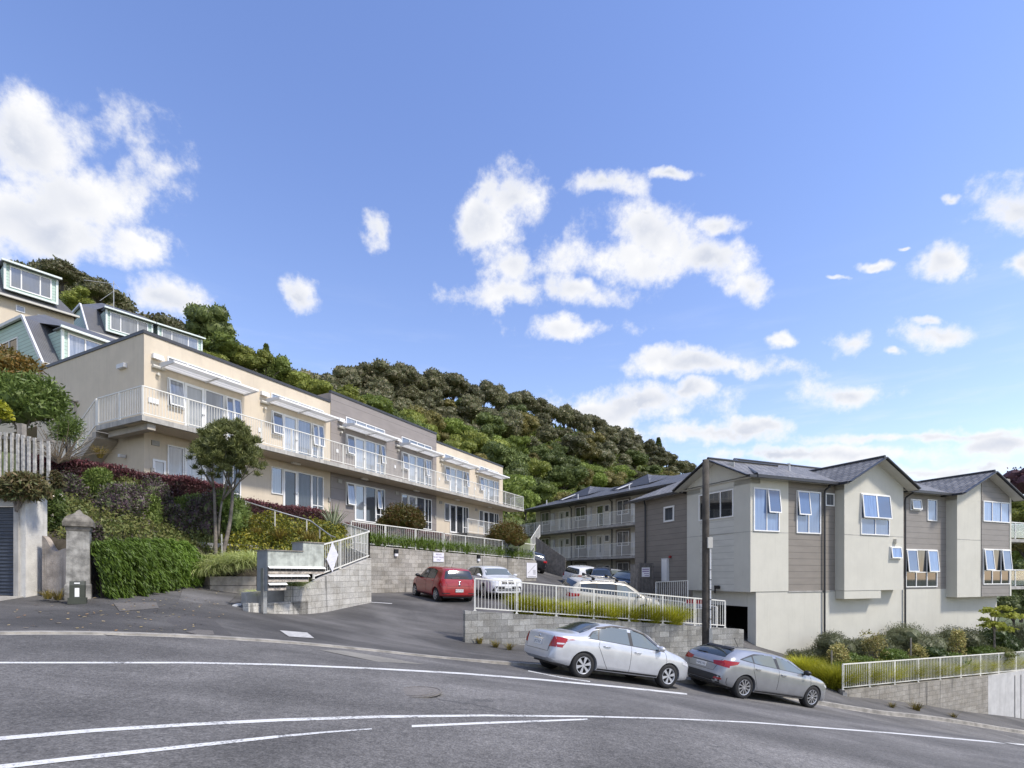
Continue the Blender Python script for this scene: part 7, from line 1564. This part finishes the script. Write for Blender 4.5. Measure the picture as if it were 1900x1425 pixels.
# weeds along wall feet
wm = tuft_mesh('weed', np.random.default_rng(2), 60, .22, .2, .014, .6, .06, 'olive tuft', 3)
for k, (u, v, lb) in enumerate([(890, 1199, 'weeds at the left foot of the grey washed wall'), (920, 1206, 'weeds along the grey washed wall by the sedan boot'), (945, 1211, 'weed tuft by the sedan, at the wall foot'), (1655, 1318, 'dry weed at the foot of the lower right wall'), (1700, 1323, 'tall dry weed before the lower right wall'), (1770, 1336, 'green weed on the kerb at lower right'), (90, 1118, 'weeds at the foot of the roughcast wall'), (108, 1120, 'green weeds left of the gate pillar')]):
    p = surf_hit(u, v); p.z += .08; tuft('weed', p, wm, lb, 'weed', rz=k, s=1.3 if k not in (4,) else 2)
# ------------------------------------------------------------------ wooded hill
HU = np.array([-500, -100, 75, 130, 185, 230, 300, 350, 400, 480, 560, 640, 730, 800, 870, 950, 1040, 1110, 1200, 1280, 1340, 1420, 1600])
HT = np.array([420, 490, 500, 496, 538, 572, 602, 618, 645, 672, 692, 682, 679, 697, 714, 730, 758, 776, 822, 866, 905, 950, 1010])        # tree top skyline
HD = np.array([75, 76, 77, 78, 79, 80, 82, 86, 90, 97, 104, 112, 122, 132, 145, 160, 180, 195, 220, 245, 255, 265, 280])                # distance of the ridge
BV = np.array([900, 860, 850, 845, 840, 835, 830, 825, 820, 835, 850, 880, 900, 920, 940, 965, 1000, 1010, 1020, 1030, 1035, 1040, 1050])     # foot of the slope
BD_ = np.array([56, 56, 56, 56, 56, 56, 55, 54, 53, 53, 54, 56, 60, 64, 68, 72, 78, 84, 92, 100, 110, 120, 130])
TH = 8.5
def hillp(u, f):
    D = np.interp(u, HU, HD); b = np.interp(u, HU, BD_); Y = b + (D - b) * f; vt = np.interp(u, HU, HT) + TH / D * F * .8; vb = np.interp(u, HU, BV) + 10
    return P(u, vb + (vt - vb) * f ** .9, Y)
mb = MB(); rows = []
for u in np.linspace(-500, 1600, 80):
    r = [hillp(u, f) for f in np.linspace(0, 1, 16)]; a = r[0].copy(); a.z -= 14; a.y -= 3; e = r[-1].copy(); e.y += 40; e.z -= 6; e2 = e.copy(); e2.y += 120; e2.z -= 70; rows.append([a] + r + [e, e2])
mb.grid(rows); struct(mb.build('hillside', M['hill'], smooth=True))
FM = {}
for nm, cols in dict(ridge=[(.045, .055, .022), (.07, .078, .032), (.10, .105, .048), (.16, .15, .088), (.06, .064, .028)], dark=[(.04, .056, .016), (.06, .08, .022), (.08, .105, .03), (.10, .125, .04)],
  green=[(.065, .092, .018), (.095, .13, .026), (.13, .17, .036), (.08, .105, .02)], lime=[(.09, .115, .022), (.12, .145, .028), (.16, .18, .038), (.085, .105, .022)], olive=[(.08, .082, .024), (.11, .105, .032), (.14, .125, .04), (.075, .076, .024)]).items():
    FM[nm] = leafmat('forest ' + nm, [K((c_[0] * 1.06, c_[1], c_[2] * 1.1), 1.12) for c_ in cols], transl=.32, orand=.28)
def crown_mesh(kind, seed, n=5200, spread=1., tall=1.):
    rs = np.random.default_rng(seed); bl = []; k = 17
    for i in range(k):
        a = rs.uniform(0, 6.28); q = rs.uniform(.1, .75) * spread; z = rs.uniform(-.25, .62) * (1 - .35 * q) * tall; s = rs.uniform(.24, .44)
        bl.append(((math.cos(a) * q, math.sin(a) * q, z), (s, s, s * .82)))
    bl.append(((0, 0, 0), (.6 * spread, .6 * spread, .5 * tall)))
    p, nn = blobpts(rs, bl, n, .28, -.75); V = leaves(rs, p, nn, .115, .075, .45, .55, .7)
    return quads_mesh('crown', V, FM[kind], cores(rs, bl, .88))
def cone_mesh(kind, seed, n=1500):
    rs = np.random.default_rng(seed); z = rs.uniform(0, 1, n) ** .8; a = rs.uniform(0, 6.28, n); r = .42 * (1 - z) * (.6 + .4 * np.abs(np.sin(z * 23))) + .03
    p = np.stack([np.cos(a) * r, np.sin(a) * r, z * 2 - .7], 1); nn = np.stack([np.cos(a), np.sin(a), .2 + 0 * a], 1); return quads_mesh('crown', leaves(rs, p, nn, .16, .07, .2, .5, .9), FM[kind])
CM = {k: [crown_mesh(k, 200 + 10 * i + j, spread=(1, 1.1, .9)[j], tall=(1, .85, 1.2)[j]) for j in range(3)] for i, k in enumerate(FM)}
def trunk_mesh(seed):
    m = MB(); r_ = random.Random(seed); m.tube([(0, 0, -1.6), (.03, .02, -.8), (-.02, .03, -.2), (.03, 0, .3)], [.07, .055, .045, .02], 7)
    for k in range(5): a = k * 1.3 + seed; limb(m, (0, 0, -.7), (math.cos(a) * .55, math.sin(a) * .55, r_.uniform(-.2, .3)), .035, .01, (0, 0, .08), 4)
    o = m.build('trunk', M['bark_dark']); me = o.data; bpy.data.objects.remove(o); return me
TMs = [trunk_mesh(s) for s in range(3)]
def tree(name, c, rx, rz, kind, label, group=None, j=None, cat='tree', mesh=None):
    """c = middle of the crown"""
    t = thing(name, (c[0], c[1], c[2] - rz * 1.5), label, cat, group); j = rng.randrange(3) if j is None else j; a = rng.uniform(0, 6.28)
    for nm, me in (('crown', mesh or CM[kind][j]), ('trunk', TMs[j])):
        o = bpy.data.objects.new(nm, me); COL.objects.link(o); o.parent = t; o.location = (0, 0, rz * 1.5); o.scale = (rx, rx, rz); o.rotation_euler = (0, 0, a)
    return t
zone = lambda u: ('behind the left cream section' if u < 560 else 'above the grey middle section' if u < 760 else 'above the far cream section' if u < 960 else 'above the flats roof' if u < 1150 else 'at the hill\'s right end')
KL = dict(ridge='grey green spreading tree', dark='dark green tree', green='mid green tree', lime='yellow green tree', olive='olive brown tree')
GRP = 'trees on the wooded hill'
r_ = random.Random(17); cnt = 0
# ridge line, then rows down the slope
u = 60.0
while u < 1300:
    D = float(np.interp(u, HU, HD)); w_ = r_.uniform(5.2, 7.4); top = float(np.interp(u, HU, HT)) + r_.uniform(-8, 7); hh = r_.uniform(5, 6.5); c = P(u, top, D - r_.uniform(0, 6)); c.z -= hh * .55
    tree('ridge_tree', c, w_ * .68, hh * .75, 'ridge', f'{KL["ridge"]} on the skyline {zone(u)}', GRP); u += w_ / D * F * .62; cnt += 1
for row in range(9):
    f = .90 - row * .105; u = (70 if f > .45 else 420) + r_.uniform(0, 20)
    while u < 1330:
        p = hillp(u, f); s = p.y / 110; w_ = r_.choice((3.0, 3.8, 4.6, 5.4, 6.4)) * (.75 + .3 * s); x = r_.random()
        if f > .62: kind = 'ridge' if x < .62 else 'dark' if x < .82 else 'olive'
        elif f > .35: kind = 'green' if x < .42 else 'olive' if x < .6 else 'lime' if x < .72 else 'dark'
        else: kind = 'green' if x < .55 else 'lime' if x < .67 else 'dark' if x < .88 else 'olive'
        h_ = w_ * r_.uniform(.72, 1.0); c = p + V3(0, 0, h_ * r_.uniform(.3, .7)); pos = 'high on the slope' if f > .62 else 'half way up' if f > .35 else 'low on the slope'
        tree('hill_tree', c, w_ * .66, h_ * .66, kind, f'{KL[kind]} {pos} {zone(u)}', GRP); u += w_ / p.y * F * r_.uniform(.62, .8); cnt += 1
# the low growth between the trees: one mass
rs = np.random.default_rng(77); n = 60000; uu = rs.uniform(60, 1400, n); ff = rs.uniform(0, 1, n); D = np.interp(uu, HU, HD); bb = np.interp(uu, HU, BD_); YY = bb + (D - bb) * ff; vt = np.interp(uu, HU, HT) + TH / D * F * .8; vb = np.interp(uu, HU, BV) + 10; vv = vb + (vt - vb) * ff ** .9
pp = np.stack([(uu - CX) / F * YY, YY, (HV - vv) / F * YY + rs.uniform(.1, 1.6, n)], 1); sz_ = (YY / 110)[:, None]
FM['under'] = leafmat('forest understorey', [(.07, .09, .02), (.10, .13, .026), (.13, .15, .035), (.09, .085, .028), (.05, .07, .018)], transl=.3)
o = bpy.data.objects.new('understorey', quads_mesh('understorey', leaves(rs, pp, np.tile([0.1, -.6, .7], (n, 1)), .85 * sz_, .55 * sz_, .3, .7, .7), FM['under'])); COL.objects.link(o); tag(o, 'low green growth filling the gaps between the trees of the wooded hill', 'undergrowth', kind='stuff')
# trees standing close above the parapet and behind the houses
NT = [(115, 512, 44, 24, 62, 'ridge', 'flat topped dark tree on the skyline behind the highest house'), (182, 545, 40, 26, 60, 'ridge', 'dark spreading tree behind the roof aerial'), (150, 562, 34, 26, 58, 'lime', 'yellow green tree between the two upper roofs'),
 (395, 612, 42, 46, 50, 'dark', 'tall dark tree right of the middle house, standing clear on the skyline'), (420, 655, 44, 34, 49, 'green', 'green tree below the tall dark tree, above the parapet'), (462, 672, 36, 30, 50, 'lime', 'yellow green tree behind the parapet of the cream block'), (505, 690, 34, 36, 52, 'green', 'upright green tree behind the parapet, left of the ridge trees'), (545, 712, 34, 28, 53, 'lime', 'yellow green tree above the left cream section, near the grey section'), (585, 725, 34, 26, 54, 'lime', 'yellow green tree just left of the grey section top'),
 (640, 745, 42, 26, 56, 'lime', 'broad yellow green tree above the left end of the grey section'), (695, 755, 40, 30, 58, 'green', 'broad green tree above the middle of the grey section'), (385, 668, 30, 24, 47, 'lime', 'yellow green tree behind the last dormer')]
for (u, v, ru, rv, Y_, kind, lb) in NT: k = Y_ / F; tree('tree', P(u, v, Y_), ru * k * 1.02, rv * k * 1.05, kind, lb)
tree('conifer', P(494, 690, 51), 2.2, 2.0, 'dark', 'slim dark conifer rising above the parapet', mesh=cone_mesh('dark', 5)); tree('conifer', P(1222, 846, 232), 8, 6, 'dark', 'pointed conifer on the right end of the ridge', mesh=cone_mesh('dark', 6)); 
# far right
for nm, rr in (('copper', [(.035, .018, .024), (.055, .025, .03), (.085, .038, .042)]),): FM[nm] = LM['copper']
CM['copper'] = [crown_mesh('copper', 300 + j, n=1500) for j in range(3)]
for (u, v, ru, rv, Y_, kind, lb) in ((1922, 895, 52, 46, 44, 'copper', 'copper beech with dark purple leaves at the right edge'), (1905, 950, 42, 36, 42, 'lime', 'yellow green tree below the copper beech'), (1900, 1010, 40, 34, 40, 'olive', 'olive tree behind the glass balconies'), (1895, 1085, 44, 44, 38, 'dark', 'dark hedge tree behind the lower glass balcony'), (1880, 1130, 34, 34, 36, 'dark', 'dark shrub tree at the building corner on the right'), (1886, 1040, 34, 40, 47, 'green', 'mid green tree seen past the end of the townhouse block'), (1880, 985, 30, 36, 50, 'dark', 'dark tree far behind the glass balconies'), (1960, 1040, 50, 60, 42, 'green', 'green tree just outside the right edge')):
    k = Y_ / F; tree('tree', P(u, v, Y_), ru * k, rv * k, kind, lb)
for (u, v, ru, rv, Y_, kind, lb) in ((975, 935, 26, 30, 62, 'green', 'green tree between the cream block and the walkway flats'), (990, 985, 24, 34, 60, 'dark', 'dark green tree in the gap left of the walkway flats'), (1010, 920, 30, 26, 70, 'green', 'rounded green tree behind the left end of the flats roof')):
    k = Y_ / F; tree('tree', P(u, v, Y_), ru * k, rv * k, kind, lb)
